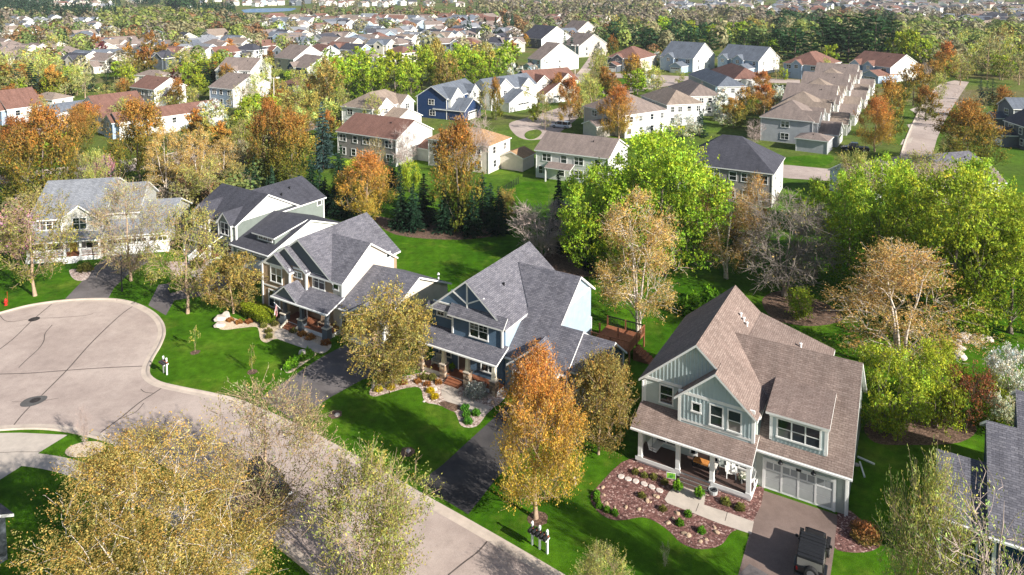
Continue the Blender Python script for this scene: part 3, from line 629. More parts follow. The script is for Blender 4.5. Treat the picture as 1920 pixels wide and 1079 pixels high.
for x, y, z0, z1 in ((-.06,-.12,0,2.9),(-14.85,-.1,.1,5.5)):
    mb = MB(); mb.box(x-.045, x+.045, y-.045, y+.045, z0, z1); h.sub('downspout', mb, M['trim'])
h.vents([(-9.3,8.6,8.5),(-9.0,8.4,8.25),(-8.7,8.2,8.0),(-4.6,9.6,6.6)], 'trim')
# ---- steel blue house
h = House('house', 'steel blue house with grey shingle roof and stone porch piers', (-1.61, 61.54), -31, 'sh_grey', ['blue_siding', 'sunlit_blue_siding'])
D = h; LAND.append(('the steel blue house', h.root.location.x + 4, h.root.location.y + 8))
h.gable(-8.3, -.1, 2, 13.4, 0, 5.88, .81, 'y')
h.w.box(-5.6, -.095, 1.6, 3, 0, 5.75, 0)
h.r.slab([(-6.0,1.2,5.78),(.25,1.2,5.78),(.25,1.98,6.6),(-6.0,1.98,6.6)], .14); h.r.slab([(-8.75,1.6,5.78),(-5.8,1.6,5.78),(-5.8,1.97,6.2),(-8.75,1.97,6.2)], .14)
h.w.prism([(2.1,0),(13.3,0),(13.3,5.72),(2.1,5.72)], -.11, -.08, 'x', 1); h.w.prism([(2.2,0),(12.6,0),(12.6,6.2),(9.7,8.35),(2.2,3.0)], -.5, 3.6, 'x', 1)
h.r.slab([(-.05,1.95,2.97),(6.2,1.95,2.97),(6.2,5.4,5.43),(3.62,5.4,5.43),(3.9,5.4,5.43),(3.9,9.7,8.5),(-3.2,9.7,8.5),(-.05,6.2,6.0)], .2)
h.r.slab([(-3.2,9.7,8.5),(3.9,9.7,8.5),(3.9,13.0,6.1),(-3.2,13.0,6.1)], .2)
h.r.slab([(3.6,5.4,5.43),(6.2,5.4,5.43),(6.2,9.0,2.9),(3.6,9.0,2.9)], .2)
h.w.prism([(2.3,0),(8.6,0),(8.6,3.0),(5.4,5.25),(2.3,3.05)], 3.61, 6.15, 'x', 0)
h.gable(6.2, 9.0, 2.9, 7.9, 0, 3.3, .78, 'x', ov=.3)
h.gable(1.0, 5.2, 1.35, 3.6, 0, 3.15, .8, 'y', ov=.35)
h.corners([(-.1, 1.6)], 3.9, 5.7, .09); h.corners([(-5.6, 1.6)], 3.9, 5.7, .09); h.corners([(3.6, 12.6), (9.0, 2.9), (9.0, 7.9)], 0, 3.2, .09)
h.t.box(3.58, 3.66, 6.9, 12.6, 6.25, 6.5)
h.t.bar((-4.2,1.96,6.5), (-4.2,1.96,9.0), .07); h.t.bar((-4.2,1.95,6.9), (-6.0,1.95,7.85), .06); h.t.bar((-4.2,1.95,6.9), (-2.3,1.95,7.85), .06); h.t.box(-8.2, -.2, 1.93, 2.02, 6.25, 6.4)
h.finish(); h.vents([(-2.4, 5.6, 7.7)])
h.win('f', -2.65, 4.85, 1.6, 1.9, 1.35, 2, True, True); h.win('f', -6.2, 5.3, 2.0, .75, .5, 1, False, True); h.win('f', -7.3, 5.3, 2.0, .75, .5, 1, False, True)
h.win('f', 3.1, 3.7, 1.35, .9, .7, 2, False, True)
h.garage_door('f', 3.1, 1.35, 3.6, 2.2, 4, 4); h.garage_door('f', 7.6, 2.9, 2.2, 2.2, 4, 3)
pr = MB(); pr.slab([(-9.0,-.1,3.15),(.35,-.1,3.15),(.35,2.0,3.95),(-9.0,2.0,3.95)], .18); h.sub('porch_roof', pr, [M['sh_grey'], M['trim']])
mb = MB(); mb.box(-8.6, .1, .3, .55, 2.75, 3.05); h.sub('porch_beam', mb, M['trim_cream'])
deckbox(h, 'porch_floor', -8.5, .15, .35, 1.58, .5, 'wood')
for i, x in enumerate((-.25, -3.1, -5.8, -8.4)):
    stone_pier(h, x, .42, 1.35, .3, seed=i); post(h, x, .42, 1.43, 2.78, .19, 'trim_cream', True, 'post', .14)
for i in range(3):
    mb = MB(); mb.box(-5.2, -3.6, .35 - .28*(i+1), .35 - .28*i, 0, .5 - .125*(i+1)); h.sub('porch_step', mb, M['wood'])
h.door('f', -4.4, .5, 1.6, 1.0, 2.1, 'dkdeck'); h.win('f', -1.6, 1.9, 1.6, 1.5, 1.4, 2); h.win('f', -6.8, 1.9, 2.0, 1.3, 1.4, 2)
h.win('r', 11, 4.4, 3.6, .8, 1.2) if False else None
gutter(h, (-9.0,-.16,3.05), (.35,-.16,3.05)); gutter(h, (-.05,1.88,2.85), (6.2,1.88,2.85))
# back deck
x0, x1, y0, y1 = 4.2, 8.2, 11.5, 15.5
dk = MB(); dk.box(x0, x1, y0, y1, 1.2, 1.3); bd = h.sub('back_deck', dk, M['wood'])
for x in (x0, (x0+x1)/2, x1):
    for y in (y0, (y0+y1)/2, y1):
        b = MB(); b.box(x-.07, x+.07, y-.07, y+.07, 0, 2.3); b.build('deck_post', M['wood'], bd)
h.rail('deck_railing', (x0, y1), (x1, y1), 1.3, .95, 'black', .16, h.root); h.rail('deck_railing', (x1, y0), (x1, y1), 1.3, .95, 'wood', .16, h.root); h.rail('deck_railing', (x0, y0), (x1, y0), 1.3, .95, 'wood', .16, h.root)
for i in range(6):
    mb = MB(); mb.box(3.7, 4.5, 12.7 + .0, 13.6, 1.2 - .0, 1.24) if False else mb.box(x1 + .3*i, x1 + .3*(i+1), 12.5, 13.8, 0, 1.2 - .19*(i+1)); h.sub('deck_step', mb, M['wood'])
# ---- tan house
h = House('house', 'tan sided house with grey shingle roof and three stepped gables', (-19.115, 72.1), -32, 'sh_grey', ['tan_siding', 'cream_siding', 'slate_siding'])
C = h; LAND.append(('the tan house with stepped gables', h.root.location.x, h.root.location.y + 8))
h.gable(-11.2, -1.2, 2, 12.2, 0, 5.45, .7, 'y')
h.gable(-11.2, -6.75, 1.0, 2.4, 0, 5.55, .7, 'y', ov=.3); h.gable(-10.9, -4.7, 1.5, 2.8, 3, 5.75, .7, 'y', ov=.3)
h.gable(-6, .15, 2.01, 10.2, 0, 5.6, .69, 'x', m=1)
h.gable(.16, 6.4, 1.5, 12.1, 0, 3.2, .477, 'x', m=1)
h.gable(2.0, 5.4, .9, 4.0, 0, 3.1, .62, 'y')
for x0, x1, y, z0, z1, pk in ((-11.1,-6.85,.97,5.7,7.0,-8.97), (-10.8,-4.8,1.47,5.9,7.75,-7.8), (-11.0,-1.5,1.97,5.6,8.7,-6.2)):
    h.w.prism([(x0, z0), (x1, z0), (pk, z1)], y, y + .02, 'y', 2)  # slate gable faces: their shade put into the cladding colour
h.corners([(-11.2,1.0),(-6.75,1.0),(-4.7,1.5)], 3.2, 5.5, .1); h.corners([(.16,2.0)], 0, 5.4, .09); h.corners([(6.4,1.5)], 0, 3.1, .09); h.corners([(-11.2,1.0)], 0, 3.2, .1)
h.t.box(-11.3, -6.65, .93, 1.05, 5.5, 5.72); h.t.box(-6.7, -4.6, 1.43, 1.55, 5.62, 5.82); h.t.box(-4.6, .1, 1.95, 2.05, 5.3, 5.5); h.t.box(-11.3, -8.4, .95, 1.05, 3.0, 3.15)
h.finish(); h.vents([(-2.6, 9.2, 6.4)])
h.win('f', -8.9, 4.55, 1.0, 1.7, 1.6, 2); h.win('f', -6.0, 5.05, 1.5, 1.2, .55, 2, False, True); h.win('f', -3.3, 4.7, 2.0, 1.7, 1.5, 2); h.win('f', -.7, 4.75, 2.0, .7, .6, 1, False)
h.win('f', -9.3, 1.7, 1.0, 1.7, 1.8, 2); h.win('r', 9.2, 6.0, .15, .5, .5, 1, False); h.win('f', 1.0, 1.7, 1.5, .8, 1.3)
h.garage_door('f', 3.7, .9, 2.7, 2.2, 4, 4)
pr = MB(); pr.slab([(-8.1,-.5,3.0),(.5,-.5,3.0),(.5,2.0,3.85),(-8.1,2.0,3.85)], .16); pro = h.sub('porch_roof', pr, [M['sh_grey'], M['trim']])
pr = MB()
for xa, sg in ((-7.7,-1),(-4.3,1)): pr.slab([(xa+sg*.3,-.48,2.98),(xa+sg*.3,1.8,2.98),(-6.0,1.8,4.5),(-6.0,-.48,4.5)], .14)
pr.prism([(-7.6,3.0),(-4.4,3.0),(-6.0,4.38)], -.25, 1.5, 'y', 2); h.sub('porch_gable', pr, [M['sh_grey'], M['trim'], M['slate_siding']])
mb = MB(); mb.box(-7.6, .2, -.1, .15, 2.55, 2.85); h.sub('porch_beam', mb, M['slate_siding'])
deckbox(h, 'porch_floor', -7.6, .2, -.05, 1.99, .5, 'wood')
for x in (-6.5, -3.8, -.1):
    mb = MB(); mb.box(x-.36, x+.36, -.33, .39, 0, 1.2); pp = h.sub('pier', mb, M['slate_siding']); c = MB(); c.box(x-.42, x+.42, -.39, .45, 1.2, 1.28); c.build('cap', M['trim_cream'], pp)
    post(h, x, .03, 1.28, 2.6, .2, 'slate_siding', False, 'post', .14)
for i in range(3): mb = MB(); mb.box(-5.9, -4.3, -.05 - .28*(i+1), -.05 - .28*i, 0, .5 - .125*(i+1)); h.sub('porch_step', mb, M['wood'])
for x in (-6.05, -4.15): mb = MB(); mb.prism([(-.05,0),(-1.0,0),(-1.0,.15),(-.05,.62)], x - .07, x + .07, 'x'); h.sub('step_cheek', mb, M['trim_cream'])
h.door('f', -5.2, .5, 2.0 - .5, 1.0, 2.1, 'dkdeck'); h.win('f', -2.4, 1.8, 2.0, 1.2, 1.3, 2)
gutter(h, (-8.1,-.56,2.9), (.5,-.56,2.9)); gutter(h, (.5,1.1,2.95), (6.75,1.1,2.95))
# ---- sage green house
h = House('house', 'sage green house with charcoal roof and shed dormer over garage', (-36.24, 92.37), -33, 'sh_dark', ['green_siding', 'white_siding'])
B = h; LAND.append(('the charcoal roofed green house', h.root.location.x, h.root.location.y + 8))
h.gable(-9.5, 0, 0, 10, 0, 5.3, .55, 'x'); h.gable(-3.1, -.5, -.4, 3.5, 2.9, 5.4, 1.0, 'y', ov=.3); h.gable(-8.6, -5.2, -.4, 3.5, 2.9, 5.4, .95, 'y', ov=.3)
h.gable(-10, -.005, 6, 15, 0, 5.2, .46, 'y')
h.gable(.01, 7.1, -.5, 12.7, 0, 3.0, .374, 'x'); h.w.prism([(.3,5.35),(9.7,5.35),(5,7.85)], .005, .03, 'x', 1); h.w.prism([(-.2,3.1),(12.4,3.1),(6.1,5.4)], 7.11, 7.13, 'x', 1)
h.w.box(2.9, 6.5, .95, 5.6, 3.2, 4.5, 0); h.r.slab([(2.5,.5,4.52),(6.9,.5,4.52),(6.9,6.05,5.5),(2.5,6.05,5.5)], .16)
h.corners([(0,0)], 0, 5.2, .11); h.corners([(0,15)], 0, 5.1, .1); h.corners([(7.1,-.5),(.02,-.5)], 0, 2.9, .11); h.corners([(-3.1,-.4),(-.5,-.4),(-8.6,-.4),(-5.2,-.4)], 2.9, 5.3, .09)
h.finish(); h.vents([(-3.2,11.5,6.7),(-2.4,9.4,6.4)])
h.win('f', -1.8, 4.45, -.4, 1.5, 1.5, 2); h.win('f', -6.9, 4.45, -.4, 1.5, 1.5, 2); h.win('f', -1.8, 1.6, 0, 1.5, 1.8, 2); h.win('f', 4.7, 4.05, .95, 2.6, .5, 3, False, True); h.win('r', 14.2, 4.4, 0, .7, .6, 1, False)
h.garage_door('f', 2.3, -.5, 2.6, 2.2, 4, 4); h.garage_door('f', 5.4, -.5, 2.4, 2.2, 4, 4)
pr = MB(); pr.slab([(-8.9,-2.5,2.75),(-2.3,-2.5,2.75),(-2.3,0,3.55),(-8.9,0,3.55)], .16); h.sub('porch_roof', pr, [M['sh_dark'], M['trim']])
deckbox(h, 'porch_floor', -8.6, -2.6, -2.2, -.01, .7, 'wood')
for x in (-8.4, -5.6, -2.8): post(h, x, -2.05, .7, 2.6, .13)
for i in range(4): mb = MB(); mb.box(-5.2, -3.6, -2.2 - .3*(i+1), -2.2 - .3*i, 0, .7 - .15*(i+1)); h.sub('porch_step', mb, M['wood'])
for x in (-5.3, -3.5): h.rail('stair_railing', (x, -3.5, 0), (x, -2.2, .7), 0, .95)
h.rail('porch_railing', (-8.4, -2.1), (-5.4, -2.1), .7); h.door('f', -4.4, .7, 0, 1.0, 2.1, 'dkdeck')
gutter(h, (0.1,-.92,2.78), (7.4,-.92,2.78))
# ---- white grey house at far left of the cul-de-sac
h = House('house', 'white trimmed house with light grey roof and white porch railing', (-55.17, 94.64), 12, 'sh_lgrey', ['grey_siding', 'shade_grey_siding'])
A = h; LAND.append(('the light grey roofed house', h.root.location.x - 3, h.root.location.y + 8))
h.gable(-9, -.3, 1.3, 14.5, 0, 5.45, .51, 'x'); h.gable(-5.2, -.75, .9, 6, 2.9, 5.35, .78, 'y', m=1)
h.gable(-.29, 3.6, 3, 12.6, 0, 5.3, .56, 'x', m=1); h.gable(.3, 8.2, .2, 13, 0, 2.95, .42, 'x', m=1)
h.w.prism([(1.5,5.3),(14.3,5.3),(7.9,8.6)], -.295, -.27, 'x', 1)
h.corners([(-.3,1.3),(-5.2,.9),(-.75,.9),(-9,1.3)], 3.4, 5.3, .1); h.corners([(8.2,.2),(.3,.2)], 0, 2.9, .1)
h.finish(); h.win('f', -3.0, 4.5, .9, 1.6, 1.5, 2, True, True); h.win('f', -7.2, 4.5, 1.3, 1.4, 1.4, 2, True, True); h.win('f', -1.6, 1.7, 1.3, 1.6, 1.5, 2, True, True); h.win('f', -6.6, 1.7, 1.3, 1.5, 1.5, 2)
h.garage_door('f', 3.0, .2, 4.8, 2.2, 4, 8, True, 0, 'trim'); h.garage_door('f', 6.9, .2, 2.2, 2.2, 4, 4)
pr = MB(); pr.slab([(-9.3,-.95,2.75),(.1,-.95,2.75),(.1,1.3,3.5),(-9.3,1.3,3.5)], .16); h.sub('porch_roof', pr, [M['sh_lgrey'], M['trim']])
deckbox(h, 'porch_floor', -9, 0, -.7, 1.29, .6, 'wood'); mb = MB(); mb.box(-9.05, .05, -.76, -.7, 0, .58); h.sub('porch_skirt', mb, M['trim'])
for x in (-8.8, -6.6, -4.4, -2.5, -.2): post(h, x, -.55, .6, 2.62, .12)
h.rail('porch_railing', (-8.8, -.55), (-4.5, -.55), .6); h.rail('porch_railing', (-2.4, -.55), (-.2, -.55), .6); h.rail('porch_railing', (-.2, -.55), (-.2, 1.2), .6)
for i in range(3): mb = MB(); mb.box(-4.3, -2.7, -.76 - .3*(i+1), -.76 - .3*i, 0, .6 - .15*(i+1)); h.sub('porch_step', mb, M['trim'])
h.door('f', -4.0, .6, 1.3, 1.0, 2.1, 'doory'); 
def local(h, x, y, z=0):
    a = R(h.deg); return (h.root.location.x + x*math.cos(a) - y*math.sin(a), h.root.location.y + x*math.sin(a) + y*math.cos(a), z)
sheet('driveway', [G(278,573), local(B,-2.2,-9.5), local(B,.4,-6), local(B,.5,-.4), local(B,6.9,-.4), local(B,6.8,-6), local(B,3.5,-11), G(311,592)], .01, M['drive_grey'])
# ------------------------------------------------------------------ houses at the frame edges and in the second rows
o_ = G(1855, 1006, 3.6)
h = House('house', 'grey shingle roofed house cut off by the right edge', o_, -31, 'sh_grey', ['navy_siding', 'blue_siding'])  # navy walls: shadow put into the wall colour
LAND.append(('the grey roof at right edge', o_[0] + 2, o_[1] + 5))
h.gable(.3, 15, .35, 12.7, 0, 3.8, .58, 'x', ov=.35); h.gable(-2.5, .29, .95, 7.85, 0, 3.6, .58, 'x', ov=.35); h.gable(2.1, 15, 7.0, 13.4, 0, 6.4, .58, 'x', ov=.3)
h.corners([(-2.5, .95), (.3, .35)], 0, 3.4, .1); h.finish(); h.win('f', 3, 1.8, .35, 1.6, 1.4, 2); h.win('f', -1.2, 1.7, .95, 1.2, 1.3, 2); gutter(h, (0, -.06, 3.5), (15.3, -.06, 3.5)); gutter(h, (-2.85, .54, 3.3), (.0, .54, 3.3))
h.garage_door('f', 7.5, .35, 4.6, 2.2, 4, 4); h.door('f', 11.2, .1, .35); h.vents([(3.5, 4.2, 6.1), (6, 3.2, 5.5)])
o_ = G(27, 962, 3.0)
h = House('house', 'dark roofed house cut off by the lower left corner', o_, -31, 'sh_dark', ['slate_siding'])
LAND.append(('the dark roof at lower left', o_[0] - 3, o_[1] - 2))
h.gable(-12.3, -.3, -9, -.4, 0, 3.2, .55, 'x', ov=.35); h.gable(-8, 1.6, -14, -5, 0, 2.6, .4, 'y', ov=.3); h.finish(); h.win('r', -3.5, 1.6, -.3, 1.4, 1.3, 2); h.win('b', -4, 1.6, -.4, 1.4, 1.3, 2)
def ang3(Lc, Fc, ze): a, b = G(*Lc, ze), G(*Fc, ze); return a, math.hypot(b[0]-a[0], b[1]-a[1]), math.degrees(math.atan2(b[1]-a[1], b[0]-a[0]))
NROW = [0]
def mid(label, Lc, Fc, Rc, ze, style, roof, walls, pitch=.5, land=None, bumps=(), wf=3, wr=3, side=None, name='house', group=None, depth=None, ov=.35, floors=2, grid=False):
    """house given by three eave corners seen in the photograph (left, nearest, right)"""
    a, W, deg = ang3(Lc, Fc, ze); b = G(*Fc, ze); c = G(*Rc, ze); d = R(deg)
    dep = depth or max(5., (c[0]-b[0]) * -math.sin(d) + (c[1]-b[1]) * math.cos(d))
    h = House(name, label, a, deg, roof, walls, group=group); cx = a[0] + math.cos(d)*W/2 - math.sin(d)*dep/2; cy = a[1] + math.sin(d)*W/2 + math.cos(d)*dep/2
    if land: LAND.append((land, cx, cy))
    x0, x1, y0, y1 = ov, W - ov, ov, dep - ov; zw = ze + pitch * ov
    if style == 'gx': zr = h.gable(x0, x1, y0, y1, 0, zw, pitch, 'x', ov=ov)
    elif style == 'gy': zr = h.gable(x0, x1, y0, y1, 0, zw, pitch, 'y', ov=ov)
    else: zr = h.hip(x0, x1, y0, y1, 0, zw, pitch, ov=ov)
    if side is not None:   # right side in its own material, white beside shade-tinted blue fronts
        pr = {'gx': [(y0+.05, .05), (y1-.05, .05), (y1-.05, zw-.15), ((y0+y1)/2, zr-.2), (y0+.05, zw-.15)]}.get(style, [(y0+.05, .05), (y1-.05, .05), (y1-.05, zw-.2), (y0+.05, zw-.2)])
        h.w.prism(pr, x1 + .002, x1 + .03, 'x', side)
    for bp in bumps:
        k = bp[0]
        if k == 'R':   # cross gable on the right side: y range, projection, base, eave, pitch
            _, p, q, pj, zb, e, pt, m = bp; h.gable(x1 - min(4, W*.4), x1 + pj, p*dep, q*dep, zb, e, pt, 'x', ov=.3, m=m)
            if e > 3.5: h.win('r', (p+q)/2*dep, e - .9, x1 + pj, 1.3, 1.2, 2)
            else: h.garage_door('r', (p+q)/2*dep, x1 + pj, min(4.6, (q-p)*dep - 1), 2.1, 4, 4)
        elif k == 'F':
            _, p, q, pj, zb, e, pt, m = bp; h.gable(p*W, q*W, y0 - pj, y0 + min(4, dep*.4), zb, e, pt, 'y', ov=.3, m=m)
            if e > 3.5: h.win('f', (p+q)/2*W, e - .9, y0 - pj, 1.3, 1.2, 2)
            else: h.garage_door('f', (p+q)/2*W, y0 - pj, min(4.6, (q-p)*W - 1), 2.1, 4, 4)
        elif k == 'P':  # lean-to porch roof on front
            _, p, q, pj, e = bp; pr = MB(); pr.slab([(p*W, y0-pj, e), (q*W, y0-pj, e), (q*W, y0, e + .3*pj), (p*W, y0, e + .3*pj)], .14); h.sub('porch_roof', pr, h.mr)
            for xx in (p*W + .2, q*W - .2): post(h, xx, y0 - pj + .2, 0, e - .1, .1, 'trim', False)
        elif k == 'G':  # separate low gable block: x0,x1,y0,y1 in metres from front right corner
            _, u0, u1, v0, v1, e, pt, ax, m = bp; h.gable(x1 + u0, x1 + u1, v0, v1, 0, e, pt, ax, ov=.3, m=m)
    h.corners([(x1, y0), (x0, y0), (x1, y1)], 0, zw - .25, .07); h.finish()
    zs = [ze - 1.25, 1.55][:floors]
    for i in range(wf):
        for z in zs: h.win('f', x0 + (x1-x0) * (i + .5) / wf + rnd.uniform(-.4, .4), z, y0, 1.1 if i % 2 else 1.7, 1.35, 1 if i % 2 else 2)
    for i in range(wr):
        for z in zs: h.win('r', y0 + (y1-y0) * (i + .5) / wr + rnd.uniform(-.3, .3), z, x1 + (.03 if side is not None else 0), 1.0, 1.3, 1 + i % 2)
    if style == 'gx': h.vents([(W*.35, dep*.62, zr - .5*pitch*2), (W*.7, dep*.35, zr - pitch*dep*.15)])
    else: h.vents([(W*.5, dep*.35, ze + pitch*min(W, dep)*.3)])
    return h
ws = ['white_siding']
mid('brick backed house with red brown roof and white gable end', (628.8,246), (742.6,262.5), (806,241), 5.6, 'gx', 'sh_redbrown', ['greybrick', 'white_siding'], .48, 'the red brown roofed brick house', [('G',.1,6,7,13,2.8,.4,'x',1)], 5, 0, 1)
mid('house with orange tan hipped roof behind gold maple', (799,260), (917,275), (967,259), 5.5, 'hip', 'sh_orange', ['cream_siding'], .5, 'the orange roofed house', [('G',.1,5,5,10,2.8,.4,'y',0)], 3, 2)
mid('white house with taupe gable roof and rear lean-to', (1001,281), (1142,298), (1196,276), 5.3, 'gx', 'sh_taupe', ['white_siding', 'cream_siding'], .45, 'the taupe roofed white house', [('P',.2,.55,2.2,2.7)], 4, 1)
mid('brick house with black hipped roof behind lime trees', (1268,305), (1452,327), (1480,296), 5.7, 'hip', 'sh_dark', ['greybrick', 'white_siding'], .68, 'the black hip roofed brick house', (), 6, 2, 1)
o5 = mid('low taupe roofed house half hidden by lime trees', (1552,318), (1600,345), (1895,330), 3.6, 'gy', 'sh_taupe', ['shadeblue_siding', 'white_siding'], .5, 'the low taupe roofed house', (), 0, 3, 1, depth=26, floors=1)
mid('beige house with grey roof at the right edge above trees', (1790,330), (1872,322), (1960,300), 3.4, 'gx', 'sh_grey', ['beige_siding'], .4, None, (), 2, 2, depth=12, floors=1)
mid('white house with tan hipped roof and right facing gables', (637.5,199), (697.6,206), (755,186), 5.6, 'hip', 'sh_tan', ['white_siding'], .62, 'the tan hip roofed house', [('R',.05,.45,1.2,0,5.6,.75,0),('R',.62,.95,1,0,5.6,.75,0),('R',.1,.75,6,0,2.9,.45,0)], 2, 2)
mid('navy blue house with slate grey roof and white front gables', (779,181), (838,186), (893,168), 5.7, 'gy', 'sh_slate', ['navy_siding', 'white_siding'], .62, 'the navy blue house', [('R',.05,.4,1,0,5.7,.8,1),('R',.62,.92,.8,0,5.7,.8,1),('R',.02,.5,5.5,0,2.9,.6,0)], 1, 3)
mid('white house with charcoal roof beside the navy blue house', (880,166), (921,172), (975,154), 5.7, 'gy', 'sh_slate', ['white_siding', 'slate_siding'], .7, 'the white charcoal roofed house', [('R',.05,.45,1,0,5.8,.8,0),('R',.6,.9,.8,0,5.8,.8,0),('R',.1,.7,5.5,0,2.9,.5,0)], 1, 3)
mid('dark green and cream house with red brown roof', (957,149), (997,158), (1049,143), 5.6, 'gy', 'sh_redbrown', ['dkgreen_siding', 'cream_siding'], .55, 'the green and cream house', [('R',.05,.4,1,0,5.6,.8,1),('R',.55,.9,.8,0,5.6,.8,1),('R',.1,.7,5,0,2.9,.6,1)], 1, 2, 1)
lrow = 'row of pale houses along the middle street'
mid('beige house with taupe hip roof half hidden by red maple', (1092,199), (1172,217), (1224,200), 5.6, 'hip', 'sh_taupe', ['beige_siding', 'white_siding'], .55, 'the beige taupe roofed house', [('G',-9,-4,-5,.4,2.9,.4,'y',0)], 2, 4, 1, group=lrow)
mid('grey sided house with tan roof next to the white blossom tree', (1200,179), (1250,197.5), (1286,182.6), 5.6, 'hip', 'sh_tan', ['grey_siding', 'white_siding'], .55, 'the tan roofed grey house', [('F',.1,.6,4,0,2.9,.4,0)], 1, 4, 1, group=lrow)
mid('white backed house with brown tan roof and four rear windows', (1252,162), (1291,181), (1330,169), 5.6, 'hip', 'sh_taupe', ['slate_siding', 'white_siding'], .55, 'the brown tan roofed house', (), 1, 4, 1, group=lrow)
mid('pale house with light grey blue hip roof in the middle row', (1289,139), (1345,163), (1370,150), 5.6, 'hip', 'sh_slate', ['grey_siding', 'white_siding'], .55, 'the grey blue roofed pale house', (), 1, 3, 1, group=lrow)
mid('pale house with red brown hip roof at end of middle row', (1332,131), (1376,149), (1402,135), 5.6, 'hip', 'sh_redbrown', ['slate_siding', 'white_siding'], .55, 'the red brown hip roofed house', (), 1, 3, 1, group=lrow)
FN0 = {'sh_tan': 'tan', 'sh_taupe': 'taupe'}; trow = 'townhouse row along the right hand street'
gb = lambda m: [('R',.05,.42,1,0,5.6,.8,m),('R',.55,.9,.8,0,5.6,.8,m),('R',.15,.8,5,0,2.9,.5,m)]
mid('grey sided townhouse with taupe hip roof at near end of row', (1423.6,219), (1526.5,229), (1545,200), 5.6, 'hip', 'sh_taupe', ['grey_siding', 'white_siding'], .6, 'the near grey townhouse', gb(0), 1, 2, group=trow, depth=13)
u_, v_ = (math.cos(R(-31.6)), math.sin(R(-31.6))), (.508, .861); a0 = G(1423.6, 219, 5.6)
for i, (rf, wl, nm) in enumerate((('sh_tan', 'white_siding', 'second'), ('sh_taupe', 'cream_siding', 'third'), ('sh_tan', 'beige_siding', 'fourth'), ('sh_taupe', 'white_siding', 'fifth'), ('sh_tan', 'cream_siding', 'sixth'), ('sh_taupe', 'white_siding', 'seventh'))):
    k = 14.2 * (i + 1); x_, y_ = a0[0] + v_[0]*k, a0[1] + v_[1]*k; W_ = 12.5 + .5 * (i % 2); q = [PX(x_, y_, 5.6), PX(x_ + u_[0]*W_, y_ + u_[1]*W_, 5.6), PX(x_ + u_[0]*W_ + v_[0]*13, y_ + u_[1]*W_ + v_[1]*13, 5.6)]
    mid(f'townhouse with {FN0[rf]} roof, {nm} from the near end of row', *q, 5.6, 'gx' if i % 2 else 'hip', rf, [wl, 'white_siding'], .62, 'the townhouse row' if i == 3 else None, gb(1), 0, 2, group=trow, depth=12.6)
mid('flat grey walled garage beside the near grey townhouse', (1489,258.5), (1554,266), (1562,250), 2.9, 'hip', 'sh_taupe', ['grey_siding'], .35, None, (), 0, 0, name='garage', depth=6, floors=1)
mid('red brown hip roofed house with porch left of blossom tree', (1137,107), (1201,111), (1221,103), 5.6, 'hip', 'sh_redbrown', ['slate_siding', 'cream_siding'], .55, 'the woodside red brown house', [('F',.2,.5,1,0,5.6,.7,0),('F',.1,.45,5,0,2.9,.5,0)], 3, 2, 1)
mid('pale blue house with grey roof and twin garage gables', (1236,106), (1300,111), (1314,102), 5.6, 'gx', 'sh_slate', ['shadeblue_siding', 'white_siding'], .6, 'the shade tinted house', [('F',.15,.45,1,0,5.6,.8,0),('F',.52,.85,6,0,2.9,.6,0)], 3, 2, 1)
mid('pale blue house with grey gable roof and two small front gables', (1344,108), (1423,115), (1436,107), 5.6, 'gx', 'sh_slate', ['shadeblue_siding', 'white_siding'], .6, 'the long shade tinted house', [('F',.05,.28,1,0,5.6,.8,0),('F',.4,.65,1,0,5.6,.8,0),('F',.62,.9,6,0,2.9,.6,0)], 4, 2, 1)
mid('red brown hip roofed house in front of dark pines', (1467,118), (1537,124), (1561,115), 5.6, 'hip', 'sh_redbrown', ['shadeblue_siding', 'cream_siding'], .6, 'the pine side house', [('F',.25,.55,1,0,5.6,.8,0)], 3, 2, 1)
mid('white house with red brown gable roof at townhouse row end', (1592,118), (1670,127), (1678,117), 5.6, 'gx', 'sh_redbrown', ['shadeblue_siding', 'white_siding'], .5, 'the far red gabled house', [('F',.05,.3,1,0,5.6,.8,0),('F',.38,.62,1,0,5.6,.8,0),('F',.6,1.0,7,0,2.9,.5,0)], 3, 1, 1)
mid('white gabled house with taupe roof left of tall spruce', (988,110), (1014,113), (1042,101), 5.4, 'gx', 'sh_taupe', ['shadeblue_siding', 'white_siding'], .55, 'the spruce side white house', [('F',.1,.6,3,0,2.9,.5,0)], 2, 1, 1)
mid('grey gabled house with brown roof beyond tall spruce', (1052,84), (1085,88), (1103,80), 5.4, 'gx', 'sh_taupe', ['grey_siding', 'beige_siding'], .6, None, (), 2, 2, 1)
mid('house with bright orange red gable by the far street', (1025,66), (1050,69), (1062,64), 5.4, 'gy', 'sh_slate', ['redwall'], .6, None, (), 0, 0)
mid('large house with charcoal roof and white gable end', (975,70), (1015,74), (1036,67), 5.4, 'gx', 'sh_dark', ['slate_siding', 'white_siding'], .6, None, (), 2, 0, 1)
mid('brown gabled house beside orange red gable house', (1050,58), (1080,61), (1093,56), 5.6, 'gx', 'sh_taupe', ['cream_siding'], .7, None, (), 2, 2)
